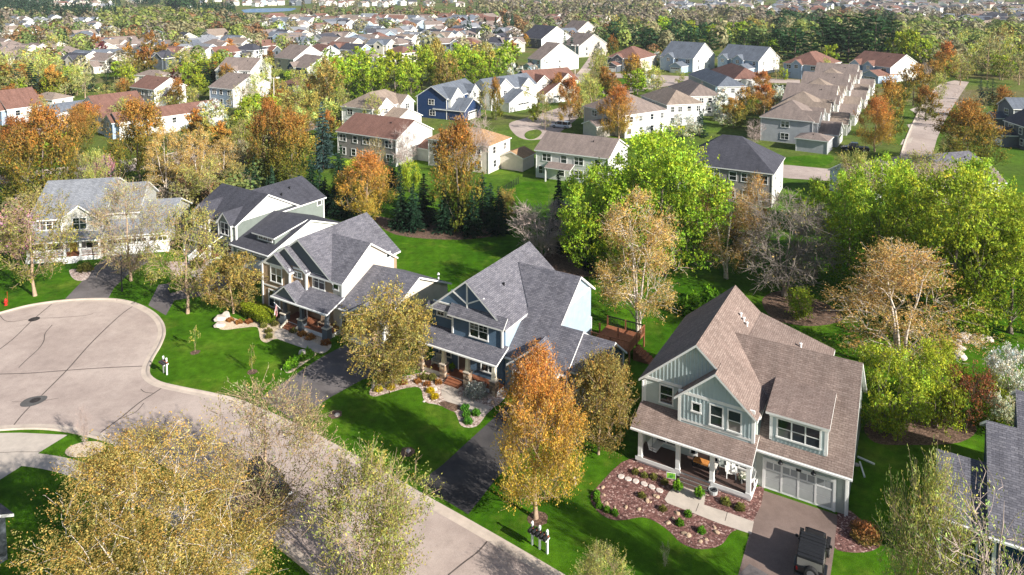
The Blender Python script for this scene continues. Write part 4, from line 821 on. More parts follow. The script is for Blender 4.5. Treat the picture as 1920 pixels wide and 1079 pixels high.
# left side
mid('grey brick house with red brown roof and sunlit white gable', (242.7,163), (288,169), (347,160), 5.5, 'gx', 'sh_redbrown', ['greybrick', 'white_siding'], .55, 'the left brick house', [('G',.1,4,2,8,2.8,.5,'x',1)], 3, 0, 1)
mid('tall white house with taupe roof and sunlit right wall', (390,163), (436,168), (493,155), 5.6, 'gx', 'sh_taupe', ['shadeblue_siding', 'white_siding'], .5, 'the tall white house', (), 3, 2, 1)
mid('large white house with three white gables and brown roof', (403,131), (470,133), (494,124), 6, 'gx', 'sh_taupe', ['white_siding'], .55, 'the white three gabled house', [('F',.05,.3,1,0,6,.8,0),('F',.4,.65,1,0,6,.8,0),('F',.7,1,4,0,3,.7,0)], 3, 1)
mid('white house with blue grey roof and two pointed dormers', (89,207), (113,212), (176,185), 4.2, 'gy', 'sh_slate', ['shadeblue_siding', 'white_siding'], .6, 'the blue grey roofed white house', [('F',.0,.45,1,0,4.2,1.0,0),('F',.5,.95,1,0,4.2,1.0,0)], 1, 3, 1, floors=1)
mid('white walled house with red brown roof behind small maple', (140,206), (193,222), (246,199), 4.2, 'gy', 'sh_redbrown', ['white_siding'], .5, 'the red brown roofed white house', (), 1, 2, floors=1)
mid('house with red brown roof partly behind large orange maple', (197,223), (222,231), (343,212), 4.2, 'gy', 'sh_redbrown', ['shadeblue_siding', 'white_siding'], .5, 'the long red brown roofed house', [('F',.05,.7,.8,0,4.1,.6,0)], 1, 5, 1, floors=1, depth=26)
mid('white gable house with red brown roof at left edge', (-30,196), (12,206), (42,188), 4.2, 'gy', 'sh_redbrown', ['shadeblue_siding', 'white_siding'], .6, None, [('F',.5,.9,1,0,4.1,.8,0)], 0, 2, 1, floors=1)
mid('tan hip roofed low house behind the blue grey roof', (52,184), (98,188), (122,180), 3.2, 'hip', 'sh_tan', ['white_siding'], .45, None, (), 0, 1, floors=1)
mid('low house with taupe hip roof above the brick house', (250,141), (300,143), (320,138), 3.2, 'hip', 'sh_taupe', ['cream_siding'], .45, None, (), 2, 1, floors=1)
mid('small house with red brown roof left of the olive trees', (520,158), (550,162), (580,152), 3.6, 'hip', 'sh_redbrown', ['cream_siding'], .5, None, (), 1, 1, floors=1)
mid('navy house with brown roof and white gable end', (540,124), (575,129), (612,119), 5, 'gx', 'sh_taupe', ['navy_siding', 'white_siding'], .55, 'the brown roofed navy house', [('F',.05,.4,1,0,5,.8,0)], 2, 1, 1)
mid('brown roofed white gabled house left of the olive wood', (513,108), (550,112), (577,102), 5, 'gx', 'sh_taupe', ['beige_siding', 'white_siding'], .6, None, (), 2, 1, 1)
mid('red brown roofed white gabled house behind olive wood', (570,99), (595,103), (614,95), 5, 'gx', 'sh_redbrown', ['navy_siding', 'white_siding'], .6, None, (), 1, 1, 1)
mid('grey and white house at right edge of far street', (1868,195), (1900,205), (1960,180), 5.6, 'gy', 'sh_slate', ['slate_siding', 'white_siding'], .6, 'the grey house at right edge', [('F',.1,.6,3,0,2.9,.6,0)], 1, 2)
mid('dark grey house at right edge above the round maple', (1880,225), (1925,240), (1990,215), 5.2, 'gx', 'sh_dark', ['slate_siding', 'shadeblue_siding'], .6, None, [('F',.1,.6,3,0,2.9,.6,0)], 2, 2)
# far houses: prototypes copied with their own parts
def proto_far(roof, wall, pitch, style, wing):
    r = MB(); wl = MB(); hh = House.__new__(House); hh.w, hh.r = wl, r
    W, Dp, e = 12, 9, 5.2
    if style == 'gx': hh.gable(-W/2, W/2, -Dp/2, Dp/2, 0, e, pitch, 'x', ov=.4, t=.3)
    else: hh.hip(-W/2, W/2, -Dp/2, Dp/2, 0, e, pitch, ov=.4, t=.3)
    hh.gable(-W*.1, W*.38, -Dp/2 - wing, 0, 0, e if wing < 2 else 3, .7, 'y', ov=.3, t=.25)
    wn_ = MB()
    wn_.box(-.6, .6, -.06, .02, -.7, .7)
    return (wl.mesh('wall', M[wall]), r.mesh('roof', [M[roof], M['trim']]), wn_.mesh('window', M['glass']), wing)
FP = {}
FN = {'sh_taupe': 'taupe', 'sh_redbrown': 'red brown', 'sh_slate': 'blue grey', 'sh_dark': 'charcoal', 'sh_tan': 'tan', 'sh_lgrey': 'light grey'}
WN = {'white_siding': 'white', 'cream_siding': 'cream', 'beige_siding': 'beige', 'shadeblue_siding': 'pale blue', 'slate_siding': 'slate grey', 'redwall': 'red'}
FARPOS = []; FARB = MB(); FARM = []
def farhouse(px, py, roof, wall, zone, deg, sc_=1., win=True):
    st = rnd.choice(('gx', 'gx', 'hip')); wg = rnd.choice((.6, 4)); k = (roof, wall, st, wg)
    if k not in FP: FP[k] = proto_far(roof, wall, .55, st, wg)
    wl, rf, wn_, wing = FP[k]; x, y = G(px, py)
    if py < 25:   # roofs too far to pick apart: one mass
        c_, s_ = math.cos(R(deg)) * sc_, math.sin(R(deg)) * sc_
        for me in (wl, rf):
            for q in me.polygons:
                mt = me.materials[q.material_index]
                if mt not in FARM: FARM.append(mt)
                FARB.face([(x + me.vertices[v].co.x*c_ - me.vertices[v].co.y*s_, y + me.vertices[v].co.x*s_ + me.vertices[v].co.y*c_, me.vertices[v].co.z*sc_) for v in q.vertices], FARM.index(mt))
        FARPOS.append((x, y, 9 * sc_)); return
    e = empty('house', (x, y, 0), R(deg)); e.scale = (sc_,) * 3
    tag(e, f'far {WN[wall]} house with {FN[roof]} {"hip" if st == "hip" else "gable"} roof {zone}', 'house', 'houses ' + zone)
    link('wall', wl, e); link('roof', rf, e); FARPOS.append((x, y, 9 * sc_))
    if win:
        for xx, zz, yy in ((-4, 3.9, -4.5), (-4, 1.5, -4.5), (-2.2, 3.9, -4.5), (1.7, 3.9 if wing < 2 else 1.5, -4.5 - wing)): link('window', wn_, e, (xx, yy, zz))
        for yy in (-2.2, 1.8): link('window', wn_, e, (6, yy, 3.9), R(90)); link('window', wn_, e, (6, yy, 1.5), R(90))
RO = ['sh_taupe', 'sh_redbrown', 'sh_slate', 'sh_dark', 'sh_tan', 'sh_taupe', 'sh_lgrey']; WA = ['white_siding', 'white_siding', 'cream_siding', 'beige_siding', 'shadeblue_siding', 'slate_siding']
for px, py in ((490,104),(470,112),(505,78),(525,84),(545,92),(560,86),(610,88),(622,96),(640,84),(655,98),(670,92),(690,90),(700,97),(715,101),(728,96),(748,99),(762,90),(775,84),(800,80),(815,78),(830,84),(845,82),(855,76),(872,80),(640,108),(668,112),(600,112),(690,128),(752,118),(960,80),(945,74)):
    farhouse(px, py, rnd.choice(RO), rnd.choice(WA), 'beyond the olive wood', rnd.choice((-30, -35, -20, 60)) + rnd.uniform(-6, 6))
for px, py in ((8,100),(22,104),(36,112),(52,113),(70,111),(88,109),(103,106),(5,118)):
    farhouse(px, py, 'sh_taupe', rnd.choice(('white_siding', 'cream_siding')), 'at upper left edge', -35)
for px, py in ((205,96),(232,95),(248,100),(278,99),(300,104),(350,104),(372,98),(405,101),(440,92),(452,98),(418,118),(330,118),(310,128),(150,134),(160,128),(200,134),(385,112)):
    farhouse(px, py, rnd.choice(RO), rnd.choice(WA), 'among upper left trees', rnd.choice((-32, -25, 55)) + rnd.uniform(-6, 6))
for i in range(20):
    farhouse(rnd.uniform(0, 185), rnd.uniform(43, 67), rnd.choice(('sh_slate', 'sh_lgrey', 'sh_taupe')), 'white_siding', 'in far left cluster', -35 + rnd.uniform(-8, 8))
for i in range(42):
    px = 505 + i * 10.3 + rnd.uniform(-4, 4); farhouse(px, 50 + rnd.uniform(-7, 5), rnd.choice(('sh_tan', 'sh_lgrey', 'sh_tan', 'sh_slate', 'sh_redbrown')) if px < 790 else rnd.choice(('sh_slate', 'sh_redbrown', 'sh_taupe')), rnd.choice(('white_siding', 'cream_siding')) if px < 790 else rnd.choice(('redwall', 'slate_siding', 'cream_siding')), 'in the dense far row', rnd.choice((-30, 60, -10)), 1.15)
def farzone(n, x0, x1, y0, y1, zone, s=1.2, walls=WA, win=False):
    for i in range(n): farhouse(rnd.uniform(x0, x1), rnd.uniform(y0, y1), rnd.choice(RO), rnd.choice(walls), zone, rnd.choice((-30, -50, 20, 60)) + rnd.uniform(-8, 8), s, win)
farzone(46, 1440, 1760, 9, 31, 'in upper right estate', 1.2, WA + ['slate_siding'])
farzone(30, 1775, 1925, 36, 60, 'by the right edge', 1.1, ['white_siding', 'cream_siding', 'shadeblue_siding', 'slate_siding'])
farzone(26, 965, 1440, 7, 28, 'near the horizon', 1.2)
farzone(9, 160, 250, 18, 34, 'between pine belts', 1.2)
farzone(34, 480, 960, 62, 100, 'beyond the olive wood', 1.0, WA, True); farzone(26, 0, 470, 68, 128, 'among upper left trees', 1.0, ['white_siding', 'cream_siding', 'beige_siding'], True); farzone(24, 480, 960, 52, 62, 'below the dense far row', 1.05)
farzone(6, 1010, 1130, 42, 58, 'above the orange gable', 1.1, WA, True)
farzone(12, 420, 960, 4, 12, 'on the far horizon', 1.3)
farzone(8, 1660, 1720, 30, 38, 'below the dark estate', 1.1, ['white_siding'])
farzone(150, 960, 1925, 5, 24, 'near the horizon', 1.1, ['white_siding', 'cream_siding', 'beige_siding', 'slate_siding']); farzone(60, 0, 960, 3, 14, 'on the far horizon', 1.1, ['white_siding', 'cream_siding'])
tag(FARB.build('horizon_houses', FARM), 'small pale houses scattered along the horizon', 'houses', kind='stuff')
# white apartment block far right
o_ = G(1875, 34); h = House('apartment_block', 'long white apartment block far at the right edge', o_, -10, 'sh_lgrey', ['white_siding', 'navy_siding'], cat='building')
h.gable(0, 60, 0, 14, 0, 8, .25, 'x', ov=.4)
h.finish()
for i in range(14):
    for z in (2, 5.2): h.win('f', 2.5 + i*4.1, z, 0, 2, 1.6, 2, False)
# ------------------------------------------------------------------ trees
def tubes_mesh(name, tubes, mat):
    V = []; F = []; off = 0
    for pts, rad, s in tubes:
        pts = np.asarray(pts, float); n = len(pts); d = np.gradient(pts, axis=0); d /= (np.linalg.norm(d, axis=1, keepdims=True) + 1e-9)
        up = np.where(np.abs(d[:, 2:3]) > .9, np.array([[1., 0, 0]]), np.array([[0, 0, 1.]])); x = np.cross(d, up); x /= (np.linalg.norm(x, axis=1, keepdims=True) + 1e-9); y = np.cross(d, x)
        a = np.arange(s) * 2 * np.pi / s; r = np.asarray(rad, float)[:, None, None]
        ring = pts[:, None, :] + r * (np.cos(a)[None, :, None] * x[:, None, :] + np.sin(a)[None, :, None] * y[:, None, :])
        V.append(ring.reshape(-1, 3)); i = np.arange(n - 1)[:, None] * s; k = np.arange(s)[None, :]; l = (k + 1) % s
        F.append(np.stack([i + k, i + l, i + s + l, i + s + k], -1).reshape(-1, 4) + off); off += n * s
    return quads_mesh(name, np.concatenate(V), np.concatenate(F), mat)
def quads_mesh(name, V, F, mat, col=None, smooth_=True):
    me = bpy.data.meshes.new(name); me.vertices.add(len(V)); me.vertices.foreach_set('co', np.ascontiguousarray(V, np.float32).ravel())
    me.loops.add(len(F) * 4); me.loops.foreach_set('vertex_index', np.ascontiguousarray(F, np.int32).ravel())
    me.polygons.add(len(F)); me.polygons.foreach_set('loop_start', np.arange(0, len(F) * 4, 4, dtype=np.int32))
    if smooth_: me.polygons.foreach_set('use_smooth', np.ones(len(F), bool))
    me.materials.append(mat); me.update(calc_edges=True)
    if col is not None:
        at = me.attributes.new('col', 'FLOAT_COLOR', 'POINT'); at.data.foreach_set('color', np.concatenate([col, np.ones((len(col), 1))], 1).astype(np.float32).ravel())
    return me
def leaf_quads(P, rg, w, l, droop=0., up=0.):
    """diamond leaves with random attitude; droop pulls the long axis down"""
    n = len(P); b = rg.normal(size=(n, 3)); b[:, 2] = b[:, 2] * (1 - abs(droop)) - droop * 1.5 + up * 1.2; b /= np.linalg.norm(b, axis=1, keepdims=True)
    a = np.cross(b, rg.normal(size=(n, 3))); a /= (np.linalg.norm(a, axis=1, keepdims=True) + 1e-9)
    sz = rg.uniform(.65, 1.35, (n, 1)); V = np.stack([P - b*l*sz, P + a*w*sz, P + b*l*sz, P - a*w*sz], 1).reshape(-1, 3)
    return V, np.arange(n * 4).reshape(-1, 4)
PROF = {
    'oval': lambda t: np.sqrt(np.clip(1 - (2*t - .85)**2 / 1.25, 0.02, 1)), 'round': lambda t: np.sqrt(np.clip(1 - (2*t - 1)**2, .02, 1)),
    'broad': lambda t: np.sqrt(np.clip(1 - (1.5*t - .45)**2 / 1.12, .02, 1)), 'vase': lambda t: np.clip(.35 + .9*t, 0, 1) * np.sqrt(np.clip(1 - np.clip(t - .6, 0, 1)**2 / .17, .02, 1)),
    'cone': lambda t: np.clip(1.02 - t, .03, 1), 'tear': lambda t: np.clip(np.sin(np.pi * np.clip(t*.8 + .2, 0, 1))**.7, .05, 1)}
# kind: height, crown base, radius, profile, boughs, clusters, leaves, leaf w, leaf l, spread, rise, stems, bark, low colour, high colour, jitter, droop, drawn twigs per cluster, spray length
KIND = {
 'gold_birch': (12.5, 2.6, 4.3, 'oval', 20, 130, 30000, .034, .078, .45, 1.3, 3, 'bark_birch', (.45,.33,.10), (.60,.40,.13), .2, .3, 6, .85),
 'gold_birch_dense': (12., .8, 5.6, 'broad', 34, 260, 125000, .026, .057, .52, 1.0, 4, 'bark_birch', (.38,.325,.08), (.54,.42,.11), .22, .15, 2, .8),
 'maple': (9., 1.4, 3.4, 'tear', 32, 200, 46000, .03, .07, .34, 2.2, 1, 'bark_tan', (.42,.31,.05), (.55,.215,.06), .2, -.9, 5, 1.0),
 'maple_gold': (9., .8, 3.5, 'tear', 30, 190, 34000, .042, .085, .38, 2.0, 1, 'bark_grey', (.14,.165,.022), (.42,.195,.05), .2, -.8, 4, .95),
 'crab': (6.5, .9, 3.4, 'round', 20, 140, 28000, .040, .072, .38, .8, 1, 'bark_tan', (.26,.22,.055), (.41,.33,.085), .22, .05, 4, .5),
 'lime': (12., 1.4, 5.2, 'broad', 24, 150, 31000, .070, .11, .48, .8, 1, 'bark_grey', (.19,.27,.016), (.39,.48,.045), .22, -.1, 3, .8),
 'lime_small': (6., 0.5, 3.2, 'round', 16, 95, 15000, .056, .085, .40, .7, 2, 'bark_grey', (.24,.31,.02), (.43,.50,.045), .2, -.1, 3, .65),
 'ash':         (8.5, 1.8, 3.6, 'round', 14, 100, 9000, .04, .08, .42, 1.0, 1, 'bark_tan', (.24,.25,.05), (.38,.35,.10), .25, 0, 8, .75),
 'ash_bare': (8.5, 1.2, 3.9, 'round', 20, 150, 12000, .03, .065, .48, .9, 1, 'bark_tan', (.32,.30,.10), (.42,.39,.16), .25, -.1, 13, .9),
 'ash_lime': (8.5, .8, 4., 'round', 18, 130, 20000, .034, .07, .46, 1.0, 2, 'bark_tan', (.28,.31,.06), (.44,.46,.12), .25, -.25, 10, .9),
 'bare': (7., .6, 3.3, 'vase', 18, 140, 0, .04, .1, .42, 1.3, 2, 'bark_mauve', (.3,.2,.15), (.3,.2,.15), .2, -.2, 18, .85),
 'bare_dark': (10., 1.2, 4.4, 'round', 20, 150, 1500, .05, .1, .52, .7, 3, 'bark_ash', (.22,.19,.08), (.28,.25,.1), .2, .1, 17, 1.0),
 'blossom': (6.5, .8, 3.1, 'round', 14, 90, 17000, .05, .07, .34, 1.1, 2, 'bark_dark', (.46,.50,.26), (.88,.85,.72), .25, -.1, 3, .5),
 'redbud': (6., 1.0, 2.6, 'vase', 12, 80, 7000, .05, .08, .32, 1.2, 2, 'bark_dark', (.40,.20,.24), (.50,.26,.32), .2, 0, 5, .6),
 'ash_thin': (9., 1.0, 3.2, 'vase', 16, 110, 7000, .032, .07, .42, 1.3, 4, 'bark_mauve', (.30,.33,.07), (.42,.46,.12), .25, -.3, 10, .9),
 'plum':        (6., .6, 2.8, 'round', 12, 80, 9000, .06, .09, .36, 1.1, 1, 'bark_dark', (.10,.02,.03), (.17,.035,.05), .25, 0, 2, .5),
 'red_shrub':   (5., 1.0, 2.4, 'vase', 10, 60, 3600, .045, .08, .34, 1.0, 2, 'bark_dark', (.20,.08,.03), (.30,.10,.05), .25, 0, 5, .6),
 'bush':        (2.4, .1, 1.3, 'round', 8, 50, 5000, .05, .08, .2, .7, 4, 'bark_grey', (.20,.22,.03), (.34,.36,.06), .25, 0, 2, .3),
}
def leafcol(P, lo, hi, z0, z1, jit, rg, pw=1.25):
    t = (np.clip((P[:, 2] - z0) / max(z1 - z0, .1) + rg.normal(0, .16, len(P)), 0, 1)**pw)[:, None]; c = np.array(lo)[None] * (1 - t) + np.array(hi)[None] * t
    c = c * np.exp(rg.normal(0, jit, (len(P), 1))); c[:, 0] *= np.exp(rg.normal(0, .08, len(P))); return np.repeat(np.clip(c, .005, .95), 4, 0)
def make_tree(kind, seed, lod=1., leafk=1.):
    """returns trunk mesh, crown mesh, nominal height and radius; lod scales the number of leaves down and their size up"""
    Ht, hb, Rr, prof, NB, K, nl, lw, ll, spread, rise, stems, bark, lo, hi, jit, droop, tw, spl = KIND[kind]; rg = np.random.default_rng(seed); f = PROF[prof]
    K = max(26, int(K * (lod ** .4))); nl = int(nl * lod); g = lod ** -.46 * leafk; tw = int(round(tw * (1 if lod > .7 else .6 if lod > .25 else .3 if lod > .12 else 0)))
    tubes = []; base_r = .019 * Ht if stems == 1 else .0125 * Ht; nodes = []
    for k in range(stems):
        aa = 2*np.pi*k/stems + rg.uniform(-.4, .4); lean = Rr * (.06 if stems == 1 else rg.uniform(.25, .55)); top = np.array([lean*np.cos(aa), lean*np.sin(aa), Ht * rg.uniform(.78, .92)])
        u = np.linspace(0, 1, 11)[:, None]; b0 = np.array([.16*np.cos(aa), .16*np.sin(aa), 0]) * (stems > 1)
        p = b0 + (top - b0) * np.concatenate([u**1.2, u**1.2, u], 1) + np.concatenate([np.cumsum(rg.normal(0, .006*Ht, (11, 2)), 0) * (u > 0), np.zeros((11, 1))], 1)
        p[0, 2] = -.15; r_ = base_r * (1 - u[:, 0])**.75 * .92 + base_r*.06; r_[0] *= 1.45; tubes.append((p, r_, 8 if lod > .7 else 5)); nodes += [(q, r) for q, r in zip(p[1:], r_[1:])]
    # boughs: limbs that carry the outline
    tb = (np.arange(NB) + rg.uniform(0, 1, NB)) / NB; ab = np.arange(NB) * 2.39996 + rg.normal(0, .45, NB); bl = 1 + rg.normal(0, .13, NB)
    rb = Rr * f(tb) * rg.uniform(.5, .86, NB) * bl; B = np.stack([rb*np.cos(ab), rb*np.sin(ab), hb + (Ht - hb) * (tb * .9 + .03)], 1)
    order = np.argsort(B[:, 2])
    def attach(c, jitter, minr, sides, n):
        N = np.array([q for q, _ in nodes]); rr = np.array([r for _, r in nodes]); d = np.linalg.norm(N - c, axis=1); dz = c[2] - N[:, 2]; hr = np.hypot(N[:, 0] - c[0], N[:, 1] - c[1])
        cost = d + 4.0 * np.clip(hr * rise * .55 - dz, 0, None) + 3. * (N[:, 2] < hb * .5) * (hb > .8); i = int(np.argmin(cost)); o = N[i]; L = np.linalg.norm(c - o) + 1e-6; u = np.linspace(0, 1, n)[:, None]
        bend = np.array([0, 0, .18 * L * (1 if rise < 1.4 else -.6)]); q = o + (c - o) * u + bend * np.sin(np.pi * u) + rg.normal(0, jitter * L, (n, 3)) * np.sin(np.pi * u)
        r0 = max(minr, min(rr[i] * .72, .012 * L + .012)); rs = np.linspace(r0, max(minr * .8, r0 * .35), n); tubes.append((q, rs, sides)); return q, rs, (c - o) / L
    for k in order:
        q, rs, _ = attach(B[k], .05, .02, 5 if lod > .3 else 4, 7 if lod > .3 else 4); nodes += list(zip(q[2:], rs[2:]))
    ob = rg.integers(0, NB, K); Cc = B[ob] + rg.normal(0, 1, (K, 3)) * np.array([.2*Rr, .2*Rr, .09*(Ht - hb)])
    tt = np.clip((Cc[:, 2] - hb) / (Ht - hb), .01, .985); Cc[:, 2] = hb + tt*(Ht - hb); mx = Rr * f(tt) * 1.04; hr = np.hypot(Cc[:, 0], Cc[:, 1]) + 1e-6; sc_ = np.minimum(1, mx / hr); Cc[:, 0] *= sc_; Cc[:, 1] *= sc_
    dirs = np.zeros((K, 3))
    for k in range(K):
        if lod > .12: q, rs, dirs[k] = attach(Cc[k], .06, .009 if lod > .3 else .02, 3, 4 if lod > .3 else 3)
    out = Cc * np.array([1, 1, 0]); out /= (np.linalg.norm(out, axis=1, keepdims=True) + .4)
    nS = max(int(nl / 8), K * tw, 1); ci = rg.choice(K, nS, p=rg.dirichlet(np.full(K, 4.)))
    S0 = Cc[ci] + rg.normal(0, spread, (nS, 3)) * np.array([1, 1, .8]); D = out[ci] * .5 + dirs[ci] * .4 + np.array([0, 0, .25 - .9*droop]) + rg.normal(0, .42, (nS, 3)); D /= np.linalg.norm(D, axis=1, keepdims=True); SL = spl * rg.uniform(.45, 1.25, (nS, 1))
    if tw:
        cnt = np.zeros(K, int)
        for i in range(nS):
            k = ci[i]
            if cnt[k] < tw:
                cnt[k] += 1; a0 = Cc[k] + (S0[i] - Cc[k]) * .25; e_ = S0[i] + D[i] * SL[i]; tubes.append((np.array([a0, (S0[i] + e_) / 2 + rg.normal(0, .04, 3), e_]), [.016, .012, .007] if nl > 2000 else [.022, .017, .010], 3))
    trunk = tubes_mesh('trunk', tubes, M[bark]); crown = None
    if nl:
        si = rg.integers(0, nS, nl); v = rg.uniform(.0, 1.05, (nl, 1)); P = S0[si] + D[si] * SL[si] * v + rg.normal(0, .05 + .03*g, (nl, 3)); P[:, 2] -= max(droop, 0) * .5 * SL[si][:, 0] * v[:, 0]**2
        tone = (np.exp(rg.normal(0, .14, K))[ci] * np.exp(rg.normal(0, .16, nS)))[si]; shift = np.exp(rg.normal(0, .11, nS))[si]; keep = P[:, 2] > .05; P, si, tone, shift = P[keep], si[keep], tone[keep], shift[keep]; n = len(P)
        b_ = D[si] * .75 + rg.normal(0, .7, (n, 3)); b_[:, 2] -= max(droop, 0); b_ /= np.linalg.norm(b_, axis=1, keepdims=True); nn = (P - np.array([0, 0, hb + .4*(Ht - hb)])) / np.array([Rr, Rr, .6*(Ht - hb)]) * (.3 if lod > .5 else .8) + (P - Cc[ci[si]]) / (spread * 2.2) * .5 + rg.normal(0, .85 if lod > .5 else .55, (n, 3)); a_ = np.cross(b_, nn); a_ /= (np.linalg.norm(a_, axis=1, keepdims=True) + 1e-9); z_ = np.exp(rg.normal(-.03, .2, (n, 1))) * g
        V = np.stack([P - b_*ll*z_, P + a_*lw*z_, P + b_*ll*z_, P - a_*lw*z_], 1).reshape(-1, 3)
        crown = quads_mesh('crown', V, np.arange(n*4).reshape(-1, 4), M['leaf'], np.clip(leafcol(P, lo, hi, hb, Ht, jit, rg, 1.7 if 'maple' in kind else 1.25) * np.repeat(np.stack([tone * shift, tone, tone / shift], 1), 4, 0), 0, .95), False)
    return trunk, crown, Ht, Rr
def make_conifer(seed, lod=1., blue=False, pine=False):
    rg = np.random.default_rng(seed); Ht, Rr = 10., (2.5 if not pine else 3.2); tubes = [(np.array([[0,0,-.1],[.03,0,Ht*.5],[0,0,Ht*.97]]), [.17,.1,.02], 6 if lod > .5 else 4)]; P = []; B = []
    lo, hi = ((.012,.035,.016), (.03,.075,.035)) if not blue else ((.03,.06,.055), (.075,.125,.10))
    if pine: lo, hi = (.010,.035,.010), (.03,.075,.018)
    lev = np.arange(.5, Ht - .2, .34 / (lod ** .35))
    for z in lev:
        t = (z - .4) / (Ht - .4); r = Rr * ((1 - t)**.85 if not pine else np.sqrt(max(.02, 1 - (1.5*t - .5)**2))); n = max(5, int((9 + 10*(1 - t)) * lod**.5))
        for a in rg.uniform(0, 2*np.pi, n):
            L = r * rg.uniform(.72, 1.12); m = max(3, int(L * 13 * lod**.6)); s = rg.uniform(.12, 1, m); zz = z + s*L*(-.22 + .3*(pine)) + .1*L*s*s
            d = np.array([np.cos(a), np.sin(a)]); side = rg.normal(0, .13 + .1*(1 - s), m) * L * .6
            p = np.stack([d[0]*s*L - d[1]*side, d[1]*s*L + d[0]*side, zz - np.abs(side)*.15 + rg.normal(0, .05, m)], 1); P.append(p); B.append(np.repeat([[d[0], d[1], -.25 + .5*pine]], m, 0) + rg.normal(0, .35, (m, 3)))
            if lod > .6 and rg.random() < .5: tubes.append((np.array([[0,0,z],[d[0]*L*.8, d[1]*L*.8, z - .15*L]]), [.03,.01], 3))
    P = np.concatenate(P); b = np.concatenate(B); b /= np.linalg.norm(b, axis=1, keepdims=True); a_ = np.cross(b, rg.normal(size=b.shape)); a_ /= (np.linalg.norm(a_, axis=1, keepdims=True) + 1e-9)
    g = lod ** -.42; V = np.stack([P - b*.2*g, P + a_*.075*g, P + b*.2*g, P - a_*.075*g], 1).reshape(-1, 3)
    return tubes_mesh('trunk', tubes, M['bark_dark']), quads_mesh('crown', V, np.arange(len(P)*4).reshape(-1, 4), M['leaf'], leafcol(P, lo, hi, 0, Ht, .25, rg), False), Ht, Rr
TP = {}
def proto(kind, var, lod):
    lod = 1. if lod >= .8 else .5 if lod >= .3 else .2 if lod > .12 else .1 if lod > .06 else .05
    k = (kind, var, lod)
    if k not in TP:
        if kind in ('spruce', 'blue_spruce', 'pine'): TP[k] = make_conifer(var * 31 + 5, lod, kind == 'blue_spruce', kind == 'pine')
        else: TP[k] = make_tree(kind, var * 17 + hash_(kind), lod, 1.0)
    return TP[k]
def hash_(s): return sum(ord(c) * (i + 3) for i, c in enumerate(s)) % 997
DESC = {'gold_birch': ('birch_tree', 'golden birch tree'), 'gold_birch_dense': ('birch_tree', 'golden birch tree'), 'maple': ('maple_tree', 'orange maple'), 'maple_gold': ('maple_tree', 'orange gold maple'), 'crab': ('crabapple_tree', 'olive gold leafed tree'),
 'lime': ('shade_tree', 'lime green tree'), 'lime_small': ('small_tree', 'small lime green tree'), 'ash': ('ash_tree', 'sparse olive tree'), 'ash_bare': ('ash_tree', 'nearly bare olive twigged tree'), 'ash_lime': ('ash_tree', 'sparse yellow green tree'),
 'ash_thin': ('ash_tree', 'thin twiggy yellow green tree'), 'bare': ('bare_tree', 'bare pale twigged tree'), 'bare_dark': ('bare_tree', 'bare grey twigged tree'), 'blossom': ('blossom_tree', 'white blossom tree'), 'redbud': ('redbud_tree', 'pink blossom tree'), 'plum': ('plum_tree', 'dark purple leafed tree'), 'red_shrub': ('small_tree', 'small red leafed tree'), 'bush': ('shrub', 'olive green shrub'),
 'spruce': ('spruce_tree', 'dark spruce'), 'blue_spruce': ('spruce_tree', 'blue green spruce'), 'pine': ('pine_tree', 'dark pine')}
def where(x, y):
    b = min(LAND, key=lambda l: (l[1]-x)**2 + (l[2]-y)**2); dx, dy = x - b[1], y - b[2]; px, py = PX(x, y); bx, by = PX(b[1], b[2])
    if math.hypot(dx, dy) > 70: return None
    rel = ('behind' if dy > 0 else 'in front of') if abs(dy) > abs(dx) * .8 else ('right of' if dx > 0 else 'left of')
    return f'{rel} {b[0]}'
NT = [0]
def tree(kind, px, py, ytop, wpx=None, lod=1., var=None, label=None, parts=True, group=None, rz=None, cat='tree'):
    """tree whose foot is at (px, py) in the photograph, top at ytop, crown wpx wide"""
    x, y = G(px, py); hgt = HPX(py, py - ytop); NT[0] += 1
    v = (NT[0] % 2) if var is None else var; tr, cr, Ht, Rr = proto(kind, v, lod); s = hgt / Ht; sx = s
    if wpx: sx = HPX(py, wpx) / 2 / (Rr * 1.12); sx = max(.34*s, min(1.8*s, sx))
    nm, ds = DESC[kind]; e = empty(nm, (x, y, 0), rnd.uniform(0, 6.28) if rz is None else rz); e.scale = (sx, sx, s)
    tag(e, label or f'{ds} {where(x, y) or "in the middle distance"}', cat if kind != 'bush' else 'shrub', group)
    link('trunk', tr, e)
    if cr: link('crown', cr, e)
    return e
# hero trees
tree('maple', 1005, 972, 662, 180, 1.15, 0, 'upright orange and gold maple by the triple mailboxes')
tree('crab', 1122, 852, 668, 135, 1, 0, 'olive gold tree between blue house and brown roofed house')
tree('crab', 735, 722, 548, 180, 1.2, 1, 'round olive gold tree left of the stone porch piers')
tree('crab', 438, 588, 482, 115, .7, 0, 'thin olive tree beside the clipped hedge')
tree('ash', 352, 588, 392, 140, .9, 0, 'slender olive tree on the lawn edge by the cul-de-sac')
tree('ash', 66, 555, 360, 150, .9, 1, 'thick pale trunked olive tree near the red hydrant')
tree('redbud', 35, 500, 388, 90, .6, 0, 'pink blossom tree at the left edge of the lawn')
tree('ash_bare', 246, 527, 338, 135, 1, 0, 'nearly bare tree in front of light grey garage')
tree('gold_birch', 1198, 624, 366, 165, 1.2, 0, 'tall golden birch with pale trunks behind the blue house')
tree('gold_birch', 1362, 522, 352, 130, .9, 1, 'leaning golden birch behind the tall golden birch', rz=.5)
tree('gold_birch', 1412, 510, 330, 60, .5, 0, 'slim pale trunked birch beside the bare grey tree')
tree('bare', 1018, 482, 376, 130, 1, 0, 'bare pale twigged tree behind the blue house ridge')
tree('spruce', 1046, 470, 316, 56, 1, 0, 'narrow dark spruce beside the bare pale tree')
